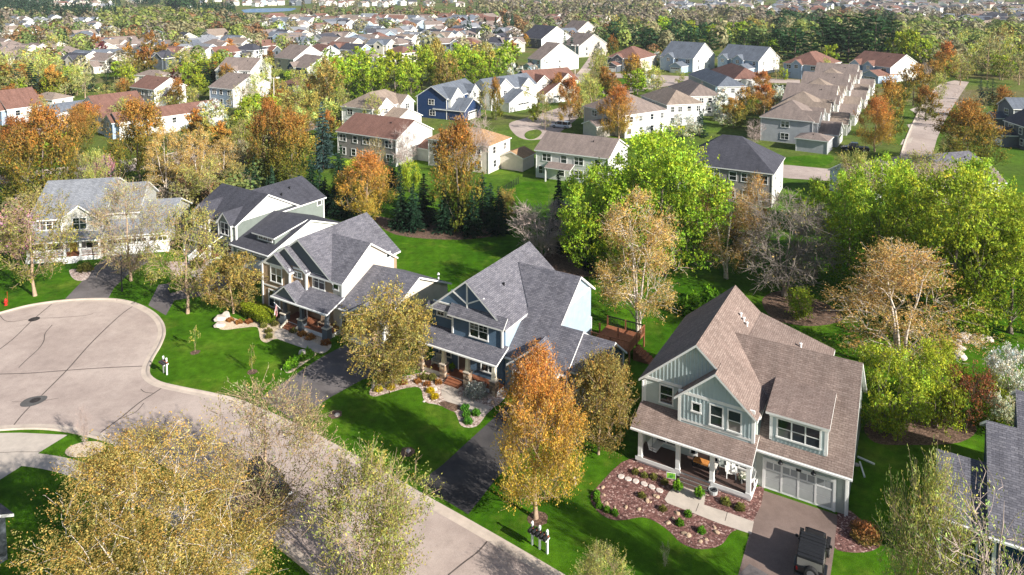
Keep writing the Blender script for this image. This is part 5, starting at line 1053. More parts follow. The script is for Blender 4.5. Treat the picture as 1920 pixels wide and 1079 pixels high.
tree('lime', 1128, 505, 318, 150, .9, 0, 'lime green tree left of the largest lime green tree')
tree('lime', 1245, 515, 244, 235, 1.25, 1, 'largest lime green tree in front of black hip roof')
tree('lime', 1300, 470, 300, 110, .6, 0, 'lime green tree close in front of black hip roof')
tree('lime', 1095, 440, 318, 90, .6, 1, 'lime green tree beside the taupe roofed white house')
tree('bare_dark', 1470, 556, 372, 185, 1.2, 0, 'large bare tangled grey tree right of the golden birches')
tree('bare_dark', 1530, 520, 400, 110, .7, 1, 'smaller bare grey tree beside the large bare tree')
tree('gold_birch', 1688, 700, 452, 250, 1.5, 1, 'wide golden birch clump with white stems on right lawn')
tree('lime_small', 1665, 812, 655, 130, 1, 0, 'yellow green small tree beside the brown roofed gable')
tree('lime_small', 1755, 800, 650, 120, 1, 1, 'yellow green small tree left of the red leafed tree')
tree('lime', 1640, 565, 318, 170, 1, 0, 'broad lime green tree left of the two at right')
tree('lime', 1782, 622, 318, 240, 1.25, 1, 'largest lime green tree on the right with visible trunk')
tree('lime', 1895, 625, 380, 190, 1, 0, 'lime green tree cut by the right edge')
tree('lime', 1712, 560, 345, 170, .8, 0, 'lime green tree between the two big right lime trees')
tree('lime', 1860, 545, 345, 170, .6, 1, 'lime green tree behind the right edge lime tree')
tree('lime', 1590, 500, 330, 120, .6, 1, 'slim lime green tree beside the bare grey trees')
tree('lime', 1180, 480, 300, 150, .7, 1, 'lime green tree left behind the largest lime tree')
tree('lime_small', 1150, 520, 420, 90, .8, 0, 'low lime green tree behind the tall golden birch')
tree('ash_lime', 1600, 450, 290, 90, .5, 0, 'pale yellow green tree in front of low taupe roof')
tree('lime', 1672, 450, 296, 110, .5, 1, 'lime green tree covering the left of low taupe roof')
tree('lime', 1825, 450, 300, 130, .5, 0, 'lime green tree covering the right of low taupe roof')
tree('ash_lime', 1740, 420, 285, 120, .5, 1, 'pale yellow green tree above the large right lime tree')
tree('red_shrub', 1806, 812, 682, 90, 1, 0, 'small red leafed tree in the shaded right garden')
tree('blossom', 1900, 815, 652, 115, 1, 0, 'white blossom tree behind the right edge roof')
tree('lime_small', 1855, 800, 700, 90, .8, 0, 'small green tree below the white blossom tree')
tree('ash_lime', 1720, 1330, 868, 165, 1.0, 0, 'yellow green bush beside the right mulch bed')
tree('ash_thin', 1870, 1420, 905, 250, 1.2, 0, 'sparse yellow green tree in front of right edge roof')
tree('gold_birch_dense', 285, 1215, 826, 430, 1.15, 0, 'big dense golden birch filling the lower left')
tree('ash_bare', 500, 1022, 728, 245, 1.5, 1, 'nearly bare spreading tree over the parked dark car')
tree('ash_lime', 690, 1160, 850, 260, 1.35, 0, 'sparse yellow green street tree at bottom centre')
tree('ash_lime', 1125, 1180, 1030, 120, .8, 1, 'yellow green tree top at the bottom edge')
tree('ash', 366, 660, 611, 20, .05, 0, 'young gold sapling on front lawn nearer the cul-de-sac')
tree('ash', 473, 697, 646, 19, .05, 1, 'young gold sapling on front lawn nearer the driveway')
tree('bare', 158, 836, 762, 26, .3, 1, 'bare young tree in round mulch patch by sidewalk')
tree('bare', 1247, 1062, 1015, 20, .2, 0, 'leafless twig sapling on the brown house lawn')
# middle distance
MT = '''maple_gold 150 262 200 60|ash_lime 232 250 188 52|ash 300 232 170 54|maple_gold 332 205 150 44|ash_lime 362 222 168 40|ash_bare 452 215 160 46|ash_lime 486 200 140 48|crab 525 215 152 50|lime 372 185 138 44|maple_gold 232 195 150 36|ash 200 205 160 34|maple_gold 425 165 122 34|ash_lime 505 160 112 44|lime 350 160 118 40|spruce 128 182 132 26|ash_lime 90 170 128 40|maple_gold 40 172 130 40|ash 300 180 140 40|maple_gold 505 128 96 30|lime 222 150 112 40|maple_gold 15 215 165 46|ash 75 240 185 44
ash_lime 1112 205 150 46|ash_lime 1092 222 172 44|maple_gold 1135 182 128 40|ash 1018 218 172 36|lime_small 1002 228 196 30|maple_gold 1045 190 140 36|ash_lime 1760 190 140 40|maple_gold 1735 225 165 50|ash_bare 1830 245 180 50|maple_gold 1880 225 165 50|ash 1800 160 105 50|ash_lime 700 245 180 44|crab 560 262 205 50|ash 520 240 185 46
spruce 600 402 318 62|spruce 562 398 325 56|spruce 652 408 330 60|spruce 628 405 345 56|spruce 752 428 346 62|spruce 775 432 340 58|spruce 835 434 346 62|spruce 888 442 350 58|spruce 935 440 346 56|lime_small 690 335 298 50|lime_small 660 330 300 46|crab 950 420 355 50|spruce 480 385 310 50|ash 440 380 305 60|lime_small 1500 600 540 60|crab 1085 475 390 60|spruce 1100 500 400 50|spruce 1380 470 380 50|lime 1530 440 340 80|ash_lime 1590 400 320 70
maple 690 416 293 112|maple_gold 858 428 234 112|maple_gold 505 345 193 78|maple_gold 548 352 213 92|maple_gold 85 402 212 135|maple_gold 262 345 193 112|maple_gold 30 330 225 90|maple_gold 145 300 215 60|maple 20 300 240 60
maple 58 215 172 50|maple 165 258 195 62|gold_birch 375 372 246 85|gold_birch 312 368 240 80|gold_birch 420 345 262 60|ash 395 400 300 70|ash 350 395 310 60|ash_lime 180 385 285 60|redbud 195 365 290 38|ash_bare 150 372 288 55
blue_spruce 606 318 186 66|spruce 640 372 268 48|spruce 585 380 282 46|spruce 795 418 322 62|spruce 905 425 318 60|spruce 870 430 350 50|lime_small 768 360 302 44|spruce 735 350 292 40|lime_small 640 395 330 50|spruce 610 395 330 50|spruce 920 415 340 50|spruce 460 372 300 46|ash_lime 455 300 225 60
blossom 397 246 192 66|bare 470 215 160 45|blossom 1282 262 216 62|spruce 1312 256 206 44|blossom 1355 238 210 46|maple 1068 237 148 52|maple 1160 262 166 74|maple_gold 1187 172 106 44|ash_lime 1210 165 118 34|maple 1432 222 160 52|maple_gold 1395 225 165 42|maple 1428 185 135 40|maple_gold 1375 240 185 46|blossom 1458 205 160 30
bare 1415 268 228 40|bare 1500 520 400 70|maple 1640 285 188 72|maple_gold 1668 258 150 68|maple_gold 1712 200 122 58|bare 1735 170 120 34|maple_gold 1748 165 115 36|maple 1772 148 84 54|maple_gold 1812 318 198 118|bare 1800 205 165 34|blue_spruce 1838 190 148 26|spruce 1860 192 146 28|spruce 1850 198 150 26|ash_bare 1780 300 240 40
maple_gold 1508 145 108 38|ash_lime 1550 150 110 30|ash_bare 1455 150 100 26|ash_lime 1120 160 98 46|ash_lime 1098 190 140 44|ash 1112 182 140 50|ash_lime 1130 145 95 28|blossom 1230 128 100 26|maple_gold 1148 108 68 26|blue_spruce 1072 120 70 32|spruce 1060 112 72 22|bare 1045 118 75 34|blossom 1038 118 102 20|maple_gold 985 92 66 26
ash 1232 185 135 30|blossom 1205 165 128 24|spruce 1385 178 148 26|lime_small 1470 150 130 18|lime 1445 110 75 40
lime 680 172 92 90|lime 740 178 95 90|lime 790 170 88 80|crab 820 160 80 70|lime 860 165 85 80|crab 900 150 82 60|lime 935 148 86 66|lime 955 128 78 46|lime 640 190 110 70|crab 610 200 118 70|ash_lime 590 190 125 60|ash_lime 560 205 135 56|crab 840 178 108 60|lime 890 160 95 70|lime 700 190 118 60|lime 770 188 115 60|maple_gold 960 118 80 30|lime 620 160 105 60
ash_lime 640 225 165 40|spruce 630 235 180 40|blue_spruce 618 260 205 36|crab 590 240 180 50|crab 545 235 175 50|ash 910 215 155 34|maple_gold 930 225 150 30|ash 985 205 160 24|bare 880 330 220 90|bare 760 315 240 60|ash_bare 700 330 262 46
plum 340 158 125 46|maple_gold 260 128 96 30|spruce 385 165 105 34|spruce 400 160 108 30|lime 365 145 100 50|maple_gold 305 120 82 34|spruce 30 180 118 46|spruce 60 178 115 50|blue_spruce 75 185 130 30|maple_gold 105 178 138 38|spruce 115 165 125 36|blue_spruce 160 168 128 28|spruce 175 172 128 28|spruce 200 170 130 26|lime_small 240 158 122 34|ash_bare 225 190 148 40|ash_lime 20 160 115 60|ash_lime 100 120 62 46|bare 320 170 135 40
bare 145 172 118 16|bare 155 172 115 16|spruce 548 175 130 30|ash_lime 580 145 125 30|maple 425 130 95 26|maple 330 112 82 26|maple_gold 240 130 85 30|maple_gold 285 118 62 32|maple_gold 180 108 66 24|plum 195 112 78 22|spruce 245 110 70 24|maple 430 108 75 30
lime 1555 140 80 34|pine 1490 120 48 64|pine 1540 115 32 70|pine 1590 118 28 80|pine 1640 122 30 74|pine 1670 118 34 60|pine 1460 110 55 50|pine 1565 100 30 60|pine 1615 108 26 60|pine 1520 128 60 44|pine 1395 110 60 44|pine 1420 105 62 40|pine 1330 100 58 50|pine 1290 98 55 50|pine 1245 95 55 44|pine 1210 92 50 44|pine 1180 90 45 44|lime 1240 80 33 66|lime 1290 78 36 50|lime 1340 90 48 56|lime 1380 85 38 56|ash_lime 1430 88 40 50|crab 1410 75 34 46|ash 1150 80 33 50|ash 1190 75 30 46|pine 1140 88 50 30
lime 1690 135 52 60|lime 1715 140 60 60|ash_lime 1700 120 50 50|lime 1740 130 80 36|ash_lime 1830 140 80 70|ash_lime 1790 120 60 50|ash_bare 1850 150 60 50|ash_bare 1870 140 55 60|ash_lime 1890 145 70 46|lime 1910 130 85 40|ash 1760 110 55 50|ash_lime 1815 110 55 46|crab 1880 115 52 46|ash_bare 1910 160 105 50|lime_small 1895 110 80 40|ash_lime 1850 125 70 50'''
for row in MT.replace('\n', '|').split('|'):
    k, x, yb, yt, wd = row.split(); yb = float(yb); tree(k, float(x), yb, float(yt), float(wd), .5 if yb > 260 else .2 if yb > 150 else .1)
# woods and trees too many to count: one mass per kind
def far_mass(name, label, cat, specs, seed, quads_per):
    """specs: list of (x, y, height, radius, low colour, high colour, conifer)"""
    rg = np.random.default_rng(seed); PP = []; CC = []; SW = []; NN = []
    for x, y, hgt, rr, lo, hi, con in specs:
        n = quads_per(y); t = rg.beta(1.2, 1., n); a = rg.uniform(0, 6.283, n); s = np.sqrt(rg.uniform(.3, 1, n))
        r = rr * ((1 - t)**.9 if con else np.sqrt(np.clip(1 - (1.7*t - .7)**2, .03, 1))) * s * (1 + .2*np.sin(2*a + x))
        p = np.stack([x + r*np.cos(a), y + r*np.sin(a), hgt*(.12 + .88*t)], 1); PP.append(p); NN.append((p - np.array([x, y, hgt*.45])) / np.array([rr, rr, hgt*.5])); k = rg.uniform(.78, 1.2)
        CC.append(leafcol(p, np.array(lo)*k, np.array(hi)*k, 0, hgt, .13, rg)); SW.append(np.full((n, 1), (rr*1.9 / math.sqrt(n))))
    P = np.concatenate(PP); n = len(P); S = np.concatenate(SW); nn = np.concatenate(NN) + rg.normal(0, .35, (n, 3)); nn /= np.linalg.norm(nn, axis=1, keepdims=True); b = np.cross(nn, rg.normal(size=(n, 3))); b /= (np.linalg.norm(b, axis=1, keepdims=True) + 1e-9); a_ = np.cross(nn, b)
    V = np.stack([P - b*S*1.15, P + a_*S*.85, P + b*S*1.15, P - a_*S*.85], 1).reshape(-1, 3)
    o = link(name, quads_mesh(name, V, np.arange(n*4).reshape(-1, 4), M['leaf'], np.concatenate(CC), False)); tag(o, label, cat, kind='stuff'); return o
SPC = {'o': ((.18,.14,.065), (.28,.14,.07), 0), 'g': ((.12,.16,.05), (.20,.25,.075), 0), 'l': ((.19,.22,.05), (.30,.33,.08), 0), 'a': ((.22,.20,.105), (.31,.28,.15), 0), 'b': ((.19,.16,.12), (.27,.23,.17), 0),
       'c': ((.018,.045,.025), (.045,.09,.045), 1), 'p': ((.016,.042,.018), (.04,.085,.03), 0), 'u': ((.14,.05,.06), (.22,.08,.09), 0), 'w': ((.5,.48,.36), (.7,.66,.55), 0)}
OCC = [(l[1], l[2], 11) for l in LAND] + FARPOS
for lst in list(bpy.data.objects):
    if lst.name.split('.')[0] == 'house' and lst.parent is None: OCC.append((lst.location.x, lst.location.y, 9))
occ = np.array(OCC)
def scatter(n, x0, x1, y0, y1, mix, hgt=(7, 12), rs=random.Random(3), clear=True, bias=1.):
    out = []
    for _ in range(n):
        # even over the ground rather than over the picture
        u = rs.random(); inv0, inv1 = 1/(y0 - YH), 1/(y1 - YH); py = 1/(inv1 + (inv0 - inv1) * u**bias) + YH; px = rs.uniform(x0, x1); x, y = G(px, py)
        if clear:
            d = np.hypot(occ[:, 0] - x, occ[:, 1] - y); back = (np.abs(occ[:, 0]*(y/np.maximum(occ[:, 1], 1)) - x) < 9) & (occ[:, 1] > y) & (occ[:, 1] - y < 40)
            if (d < occ[:, 2]).any() or (back.any() and rs.random() < .88): continue
        lx, ly = 452 < px < 556, 14 < py < 27
        if 440 < px < 562 and 14.5 < py < 28: continue
        k = rs.choice(mix); lo, hi, con = SPC[k]; hh = rs.uniform(*hgt) * (1.15 if con else 1)
        if 440 < px < 565 and py < 90: hh = min(hh, max(2., (py - 25.) * CAM_H / (py - YH)))
        out.append((x, y, hh, hh * (.2 if con else rs.uniform(.36, .5)), lo, hi, con))
    return out
S1 = []
S1 += scatter(330, -40, 480, 66, 165, 'ooggaalabcob'); S1 += scatter(110, 480, 660, 70, 165, 'ooaglcb'); S1 += scatter(190, 480, 980, 56, 100, 'ooaaaglcb'); S1 += scatter(110, 980, 1140, 42, 95, 'oagcb')
S1 += scatter(130, -30, 640, 140, 320, 'oaaoabgbl', (6, 10)); S1 += scatter(50, 960, 1480, 118, 250, 'oawagb', (5, 9)); S1 += scatter(60, 1110, 1460, 70, 98, 'ppplga', (9, 14)); S1 += scatter(100, 1440, 1700, 42, 110, 'ppppgla', (9, 14)); S1 += scatter(110, 1690, 1935, 88, 152, 'alabga', (6, 11)); S1 += scatter(230, 1680, 1930, 60, 125, 'aallgbag', (9, 14)); S1 += scatter(40, 640, 980, 96, 160, 'lgla', (8, 12))
S1.sort(key=lambda q: q[1]); CN = {v: k for k, v in SPC.items()}; KM = {'o': 'maple_gold', 'g': 'lime', 'l': 'lime', 'a': 'ash_lime', 'b': 'ash_bare', 'c': 'spruce', 'p': 'pine', 'u': 'plum', 'w': 'blossom'}
for x, y, hh, rr, lo, hi, con in S1[:90]: px, py = PX(x, y); tree(KM[CN[(lo, hi, con)]], px, py, py - hh * (py - YH) / CAM_H, rr * 2.2 * (py - YH) / CAM_H, .09)
S1 = S1[90:]
far_mass('near_suburb_trees', 'mixed budding trees between the nearer suburb houses', 'trees', S1, 5, lambda y: int(min(900, max(160, 9.0e7 / y / y / 6))))
S2 = []
S2 += scatter(260, 180, 400, 33, 70, 'lllggla', (9, 13), clear=True); S2 += scatter(380, -60, 480, 34, 75, 'oaaggbbca'); S2 += scatter(300, 480, 980, 30, 62, 'oaabggbc'); S2 += scatter(300, 960, 1460, 30, 60, 'aagabbb', (9, 13)); S2 += scatter(220, 1440, 1940, 28, 64, 'oagbbb')
S2 += scatter(170, -60, 80, 11, 34, 'c', (12, 16)); S2 += scatter(110, 60, 240, 30, 42, 'c', (11, 15)); S2 += scatter(60, 80, 225, 8, 16, 'c', (12, 16)); S2 += scatter(90, 365, 480, 28, 42, 'c', (11, 15)); S2 += scatter(60, 250, 300, 6, 13, 'c', (12, 16)); S2 += scatter(50, 320, 362, 10, 22, 'p', (12, 16)); S2 += scatter(90, 870, 962, 62, 84, 'c', (10, 14)); S2 += scatter(60, 1080, 1200, 30, 46, 'cb', (10, 13))
S2 += scatter(420, 900, 1240, 12, 34, 'bbagaa', (10, 14)); S2 += scatter(80, 300, 470, 56, 80, 'laog')
far_mass('far_woods', 'woods and tree belts beyond the suburb', 'woods', S2, 6, lambda y: int(min(240, max(46, 2.8e7 / y / y))))
S3 = scatter(4600, -120, 2040, -22, 30, 'oaaabbbbagagb', (5.5, 9.5), clear=True, bias=.8)
far_mass('horizon_woods', 'hazy mixed woods out to the horizon', 'woods', S3, 7, lambda y: 27)
S4 = scatter(70, 300, 480, 300, 410, 'aaoab', (2.5, 4.5)) + scatter(40, 430, 640, 340, 412, 'ccg', (3, 6)) + scatter(30, 740, 950, 350, 430, 'cc', (3, 6)) + scatter(24, 1560, 1760, 470, 560, 'gg', (3, 5)) + scatter(26, 0, 190, 350, 420, 'oag', (3, 5))
far_mass('underbrush', 'brown and green brush under the trees behind the houses', 'brush', S4, 8, lambda y: 260)
# ------------------------------------------------------------------ shrubs, rocks and garden things
def rock_mesh(seed, mat):
    import bmesh
    bm = bmesh.new(); bmesh.ops.create_icosphere(bm, subdivisions=2, radius=1); r = random.Random(seed)
    cuts = [(Vector((r.gauss(0,1), r.gauss(0,1), r.gauss(0,1))).normalized(), r.uniform(.55, .85)) for _ in range(7)]
    for v in bm.verts:
        for n, d in cuts:
            k = v.co.dot(n)
            if k > d: v.co -= n * (k - d)
        v.co *= 1 + r.uniform(-.05, .05)
        v.co.z = v.co.z * .7 + .3
    me = bpy.data.meshes.new('rock'); bm.to_mesh(me); bm.free(); me.materials.append(mat); return me
ROCK = [rock_mesh(i, M['rock']) for i in range(4)] + [rock_mesh(9 + i, M['rock_white']) for i in range(3)]
def rock(px, py, r, label, group, k=None, name='rock', flat=1.):
    x, y = G(px, py); k = rnd.randrange(4) if k is None else k
    tag(link(name, ROCK[k], None, (x, y, -.04), rnd.uniform(0, 6), (r, r * rnd.uniform(.7, 1), r * .75 * flat)), label, 'rock', group)
for px, py in Z7([(110,270),(140,262),(330,345),(320,610),(355,625),(270,690),(230,672),(125,780),(600,830),(555,898),(490,950),(1080,1010)]): rock(px, py, rnd.uniform(.14, .25), 'buff rock in mulch between stepping stones and walk', 'buff rocks in the red mulch bed')
for px, py in Z5([(100,600),(120,650),(168,675),(235,675),(583,832),(605,842),(680,878),(716,866),(775,825),(313,685),(95,555)]): rock(px, py, rnd.uniform(.16, .27), 'buff rock along outer curve of red mulch bed', 'buff rocks in the red mulch bed')
for i, (px, py) in enumerate(Z5([(205,492),(248,507),(293,520),(343,537),(389,555),(435,576)])):
    x, y = G(px, py); mb = MB(); mb.lathe([(.27, 0), (.28, .05), (.25, .07)], 9, squash=.85)
    tag(mb.build('stepping_stone', M['rock_white'], None, (x, y, .01), rnd.uniform(0, 3)), 'round pale stepping stone in the red mulch bed', 'stepping stone', 'stepping stones across the mulch bed')
for px, py, r in ((413,600,.9),(425,594,.8),(411,612,.7)): rock(px, py, r, 'pale boulder at tip of the buff stone bed', 'pale boulders by the tan house', 4)
for i, (px, py) in enumerate([(1796,646),(1806,640),(1814,633),(1823,636),(1832,634),(1841,632),(1848,638),(1856,640),(1799,655),(1797,664),(1800,672),(1812,642),(1826,642),(1838,640),(1802,634)]):
    rock(px, py, rnd.uniform(.5, .8), 'pale boulder in the curved garden wall at right', 'boulders of the curved garden wall', 4 + i % 3, 'boulder')
for i in range(12): px, py = ZD([(rnd.uniform(600, 800), rnd.uniform(640, 840))])[0]; rock(px, py, rnd.uniform(.08, .16), 'small round stone in the gravel bed', 'stones in the gravel bed', 4 + i % 3)
rock(*ZD([(735,702)])[0], .28, 'largest pale stone in the gravel bed', None, 5); rock(*ZD([(1280,830)])[0], .3, 'pale stone beside the blue house driveway', None, 6); rock(*ZD([(1310,840)])[0], .3, 'buff stone beside the blue house driveway', None, 1)
for px, py in ((188/1.0, 0),): pass
rock(*zc((560,680), 2.704, [(195,268)])[0], .3, 'white rock in small mulch ring near tar drive', None, 5); rock(*zc((560,680), 2.704, [(555,452)])[0], .3, 'white rock in shaded lawn ring', None, 6); rock(629, 779, .18, 'small rock beside the lawn ring', None, 1)
for px, py, r in ((629,778,.6),(764,848,.6),(1008,973,.75),(366,661,.5),(473,698,.5)):
    x, y = G(px, py); sheet('mulch_ring', [(x + r*math.cos(a)*rnd.uniform(.85,1.1), y + r*math.sin(a)*rnd.uniform(.85,1.1)) for a in np.linspace(0, 6.1, 16)], .013, M['mulch_brown'])
x, y = G(160, 843); sheet('mulch_ring', [(x + 1.5*math.cos(a), y + 1.0*math.sin(a)) for a in np.linspace(0, 6.1, 18)], .02, M['sandbed'])
# small plants
def plant_mesh(seed, n, r, hgt, lo, hi, w=.03, l=.11, shape='dome'):
    rg = np.random.default_rng(seed); d = rg.normal(size=(n, 3)); d[:, 2] = np.abs(d[:, 2]); d /= np.linalg.norm(d, axis=1, keepdims=True); P = d * (rg.uniform(.35, 1, (n, 1))**.5) * np.array([r, r, hgt]) * (1 + .15*np.sin(7*d[:, :1] + seed)); P[:, 2] += .03
    V, F = leaf_quads(P, rg, w, l, 0, .3); return quads_mesh('foliage', V, F, M['leaf'], leafcol(P, lo, hi, 0, hgt, .25, rg), False)
PL = {'green': plant_mesh(1, 500, .32, .4, (.06,.16,.01), (.14,.32,.02)), 'olive': plant_mesh(2, 400, .4, .45, (.10,.10,.02), (.22,.22,.05)), 'yellow': plant_mesh(3, 450, .38, .35, (.35,.28,.01), (.75,.58,.02)), 'rust': plant_mesh(4, 350, .4, .3, (.20,.09,.02), (.42,.20,.06)),
      'dark': plant_mesh(5, 500, .4, .35, (.05,.13,.01), (.10,.26,.025)), 'bluegrey': plant_mesh(6, 1700, 1.1, 1.0, (.34,.37,.32), (.62,.65,.58), .05, .1), 'lush': plant_mesh(7, 500, .35, .55, (.06,.18,.01), (.2,.38,.02)), 'bluegrey2': plant_mesh(9, 260, .35, .6, (.3,.35,.2), (.8,.78,.7)), 'redgreen': plant_mesh(8, 1800, 1.0, .9, (.16,.14,.03), (.38,.16,.06))}
def plant(kind, px, py, s, label, group=None, name='plant'):
    x, y = G(px, py); tag(link(name, PL[kind], None, (x, y, 0), rnd.uniform(0, 6), s), label, 'plant', group)
gb5 = 'small plants in the red mulch bed'
for p in [(60,600),(60,633),(75,673),(122,698),(168,715)]: plant('green', *Z5([p])[0], .8, 'round green clump along the mulch bed tip', gb5)
for p in [(290,470),(345,490),(400,500),(465,530),(330,610),(455,690)]: plant('olive', *Z5([p])[0], .7, 'olive perennial in the red mulch bed', gb5)
for p in [(555,775),(605,722),(685,822)]: plant('green', *Z5([p])[0], .85, 'bright green mound near the front walk', gb5)
for p in [(830,650),(915,685)]: plant('olive', *Z5([p])[0], .9, 'olive shrublet beside the white porch skirt', gb5)
plant('redgreen', *Z5([(1665,850)])[0], 1.0, 'red tinged shrub in mulch right of the driveway', None, 'shrub')
for p in [(160,715),(290,695),(685,728),(728,790)]: plant('yellow', *ZD([p])[0], 1.0, 'yellow flowering plant in the gravel bed', 'yellow plants by the blue house')
for p in [(560,630),(655,660),(410,645),(770,640)]: plant('rust', *ZD([p])[0], .95, 'rusty dry plant in the gravel bed', 'dry plants by the blue house')
for p in [(620,595),(705,600),(1035,905),(1050,970),(1065,1040),(1145,955)]: plant('dark' if p[0] > 1000 else 'olive', *ZD([p])[0], 1.05, 'low green plant in the gravel bed', 'green plants by the blue house')
plant('bluegrey', *ZD([(1150,755)])[0], 1.0, 'round blue grey shrub in front of stone porch pier', None, 'shrub')
for p in [(620,620),(625,680),(690,540),(565,560),(900,620)]: plant('olive', *ZC([p])[0], 1.0, 'olive tuft in the buff stone bed', 'tufts by the tan house')
for p in [(190,490),(290,515),(400,510)]: plant('rust', *ZC([p])[0], 1.1, 'rust coloured plant in the buff stone bed', 'rust plants by the tan house')
for p in [(830,1040),(870,990),(920,960),(1000,930),(1090,900),(1060,870),(900,1010)]: plant('lush', *ZC([p])[0], 1.2, 'leafy plant in the strip beside the tan house driveway', 'leafy strip plants')
for p in [(1000,650),(1090,690),(1260,750)]: plant('rust', *ZC([p])[0], 1.3, 'dry shrub in shade before the tan house porch', 'dry porch shrubs')
for i, (px, py) in enumerate(((420,500),(412,508),(428,508))): plant('lush', px, py, 2.2, 'rounded yellow green shrub beside the white stair railing', 'shrubs by the green house', 'shrub')
plant('olive', 370, 500, 2.4, 'olive shrub by the green house walk', None, 'shrub'); plant('dark', 345, 530, 2.4, 'dark green shrub under the slender olive tree', None, 'shrub'); plant('lush', 330, 545, 2.0, 'leafy green shrub left of the slender olive tree', None, 'shrub'); plant('olive', 160, 508, 2.2, 'olive shrub before the white porch', None, 'shrub')
plant('lush', 1300, 590, 4.0, 'leafy bush behind the brown roof peak', None, 'shrub'); plant('lush', 1330, 570, 3.4, 'second leafy bush behind the brown roof peak', None, 'shrub')
# clipped hedge by the tan house
rg = np.random.default_rng(4); n = 16000; P = rg.uniform(-1, 1, (n, 3)); k = np.max(np.abs(P), 1, keepdims=True); P = np.sign(P) * np.abs(P) ; P = P / np.linalg.norm(np.abs(P)**4, axis=1, ord=1)[:, None]**.25 * rg.uniform(.82, 1, (n, 1)); P = P * np.array([2.6, .95, .62]); P[:, 2] += .68 + .08*np.sin(P[:, 0]*2.3); P += rg.normal(0, .05, (n, 3))
V, F = leaf_quads(P, rg, .04, .08); x, y = G(*ZC([(500,455)])[0])
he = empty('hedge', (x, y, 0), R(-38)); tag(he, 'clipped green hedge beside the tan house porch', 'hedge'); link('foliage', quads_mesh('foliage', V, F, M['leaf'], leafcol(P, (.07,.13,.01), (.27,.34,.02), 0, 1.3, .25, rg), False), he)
mb = MB()
for i in range(6): mb.bar((-2.1 + i*.85, 0, -.05), (-2.1 + i*.85 + .1, .1, .9), .04)
mb.build('stems', M['bark_dark'], he)
# ------------------------------------------------------------------ mailboxes, hydrant, lamps, signs
def box_mesh():
    mb = MB(); pr = [(-.1, 0), (.1, 0), (.1, .13)] + [(.1*math.cos(a), .13 + .1*math.sin(a)) for a in np.linspace(.35, 2.8, 6)] + [(-.1, .13)]
    mb.prism(pr, -.26, .26, 'y'); return mb.mesh('mailbox', M['black'])
MBX = box_mesh()
def mailboxes(px, py, deg, nb, posts, label):
    x, y = G(px, py); e = empty('mailbox_stand', (x, y, 0), R(deg)); tag(e, label, 'mailbox')
    for p in posts:
        mb = MB(); mb.box(p-.06, p+.06, -.06, .06, 0, 1.55); o = mb.build('post', M['trim'], e); c = MB(); c.lathe([(.11,1.55),(.11,1.58),(.0,1.68)], 4, (p, 0)); c.build('post_cap', M['trim'], o)
    mb = MB(); mb.box(posts[0]-.1, posts[-1]+.1, -.3, -.2, .98, 1.08); mb.box(posts[0]-.1, posts[-1]+.1, .05, .15, .98, 1.08); mb.build('cross_beam', M['trim'], e)
    for i in range(nb):
        o = link('mailbox', MBX, e, (posts[0] + (posts[-1]-posts[0]) * (i + .0) / max(1, nb-1), -.15, 1.09)); f = MB(); f.box(.1, .115, .05, .2, .12, .2); f.build('flag', M['redwall'], o)
mailboxes(1012, 1030, -38, 5, (-.6, 0, .6), 'white post mailbox stand with five black boxes by orange maple')
mailboxes(310, 701, -38, 3, (-.3, .3), 'white post mailbox stand with black boxes at the kerb bend')
M['hyd'] = pm('red_hydrant_paint', (.5,.03,.02), .45, .1, 3)
x, y = G(11, 573); e = empty('fire_hydrant', (x, y, 0)); tag(e, 'red fire hydrant on the lawn at left edge', 'hydrant')
mb = MB(); mb.lathe([(.17,0),(.17,.06),(.12,.08),(.12,.55),(.16,.57),(.16,.62),(.13,.72),(.05,.78),(.04,.84),(.0,.85)], 12); mb.build('barrel', M['hyd'], e)
for a in (0, R(90), R(180)): mb = MB(); mb.lathe([(.06,.1),(.06,.2),(.075,.2),(.075,.24)], 8); o = mb.build('nozzle', M['hyd'], e, (0, 0, .46)); o.rotation_euler = (R(90), 0, a)
mb = MB(); mb.bar((.15,.1,0),(.15,.1,1.6),.012); mb.build('marker_rod', M['hyd'], e)
def lamp_post(px, py, hgt, label, mat='black', lamp=True):
    x, y = G(px, py); e = empty('lamp_post', (x, y, 0)); tag(e, label, 'lamp post'); mb = MB(); mb.lathe([(.11,0),(.1,.5),(.06,.55),(.045,hgt-.5),(.07,hgt-.45),(.02,hgt-.44)], 8); mb.build('pole', M[mat], e)
    mb = MB(); mb.lathe([(.08,hgt-.42),(.15,hgt-.1),(.13,hgt-.08)], 6); mb.build('lantern_glass', M['glass'], e); mb = MB(); mb.lathe([(.2,hgt-.08),(.1,hgt+.08),(.02,hgt+.16)], 6); mb.build('lantern_cap', M[mat], e)
lamp_post(229, 547, 4.3, 'black lamp post at the end of the grey drive')
lamp_post(822, 527, .9, 'small pale garden light on the back lawn', 'trim')
def street_light(px, py, hgt, label):
    x, y = G(px, py); e = empty('street_light', (x, y, 0)); tag(e, label, 'street light'); mb = MB(); mb.lathe([(.16,0),(.11,hgt)], 8); mb.build('pole', M['conc_pole'], e)
    mb = MB(); mb.bar((-.9,0,hgt), (.9,0,hgt), .06); mb.build('arm', M['conc_pole'], e)
    for s in (-1, 1): mb = MB(); mb.box(s*1.1-.4, s*1.1+.4, -.25, .25, hgt-.1, hgt+.25); mb.build('lamp_head', M['trim'], e)
M['conc_pole'] = pm('pale_concrete_pole', (.55,.5,.45), .8)
street_light(515, 232, 12, 'tall pale pole with twin floodlights left of centre')
for px, py, t, lb in ((1078,142,12,'pale street light pole by the far road'),): street_light(px, py, t, lb)
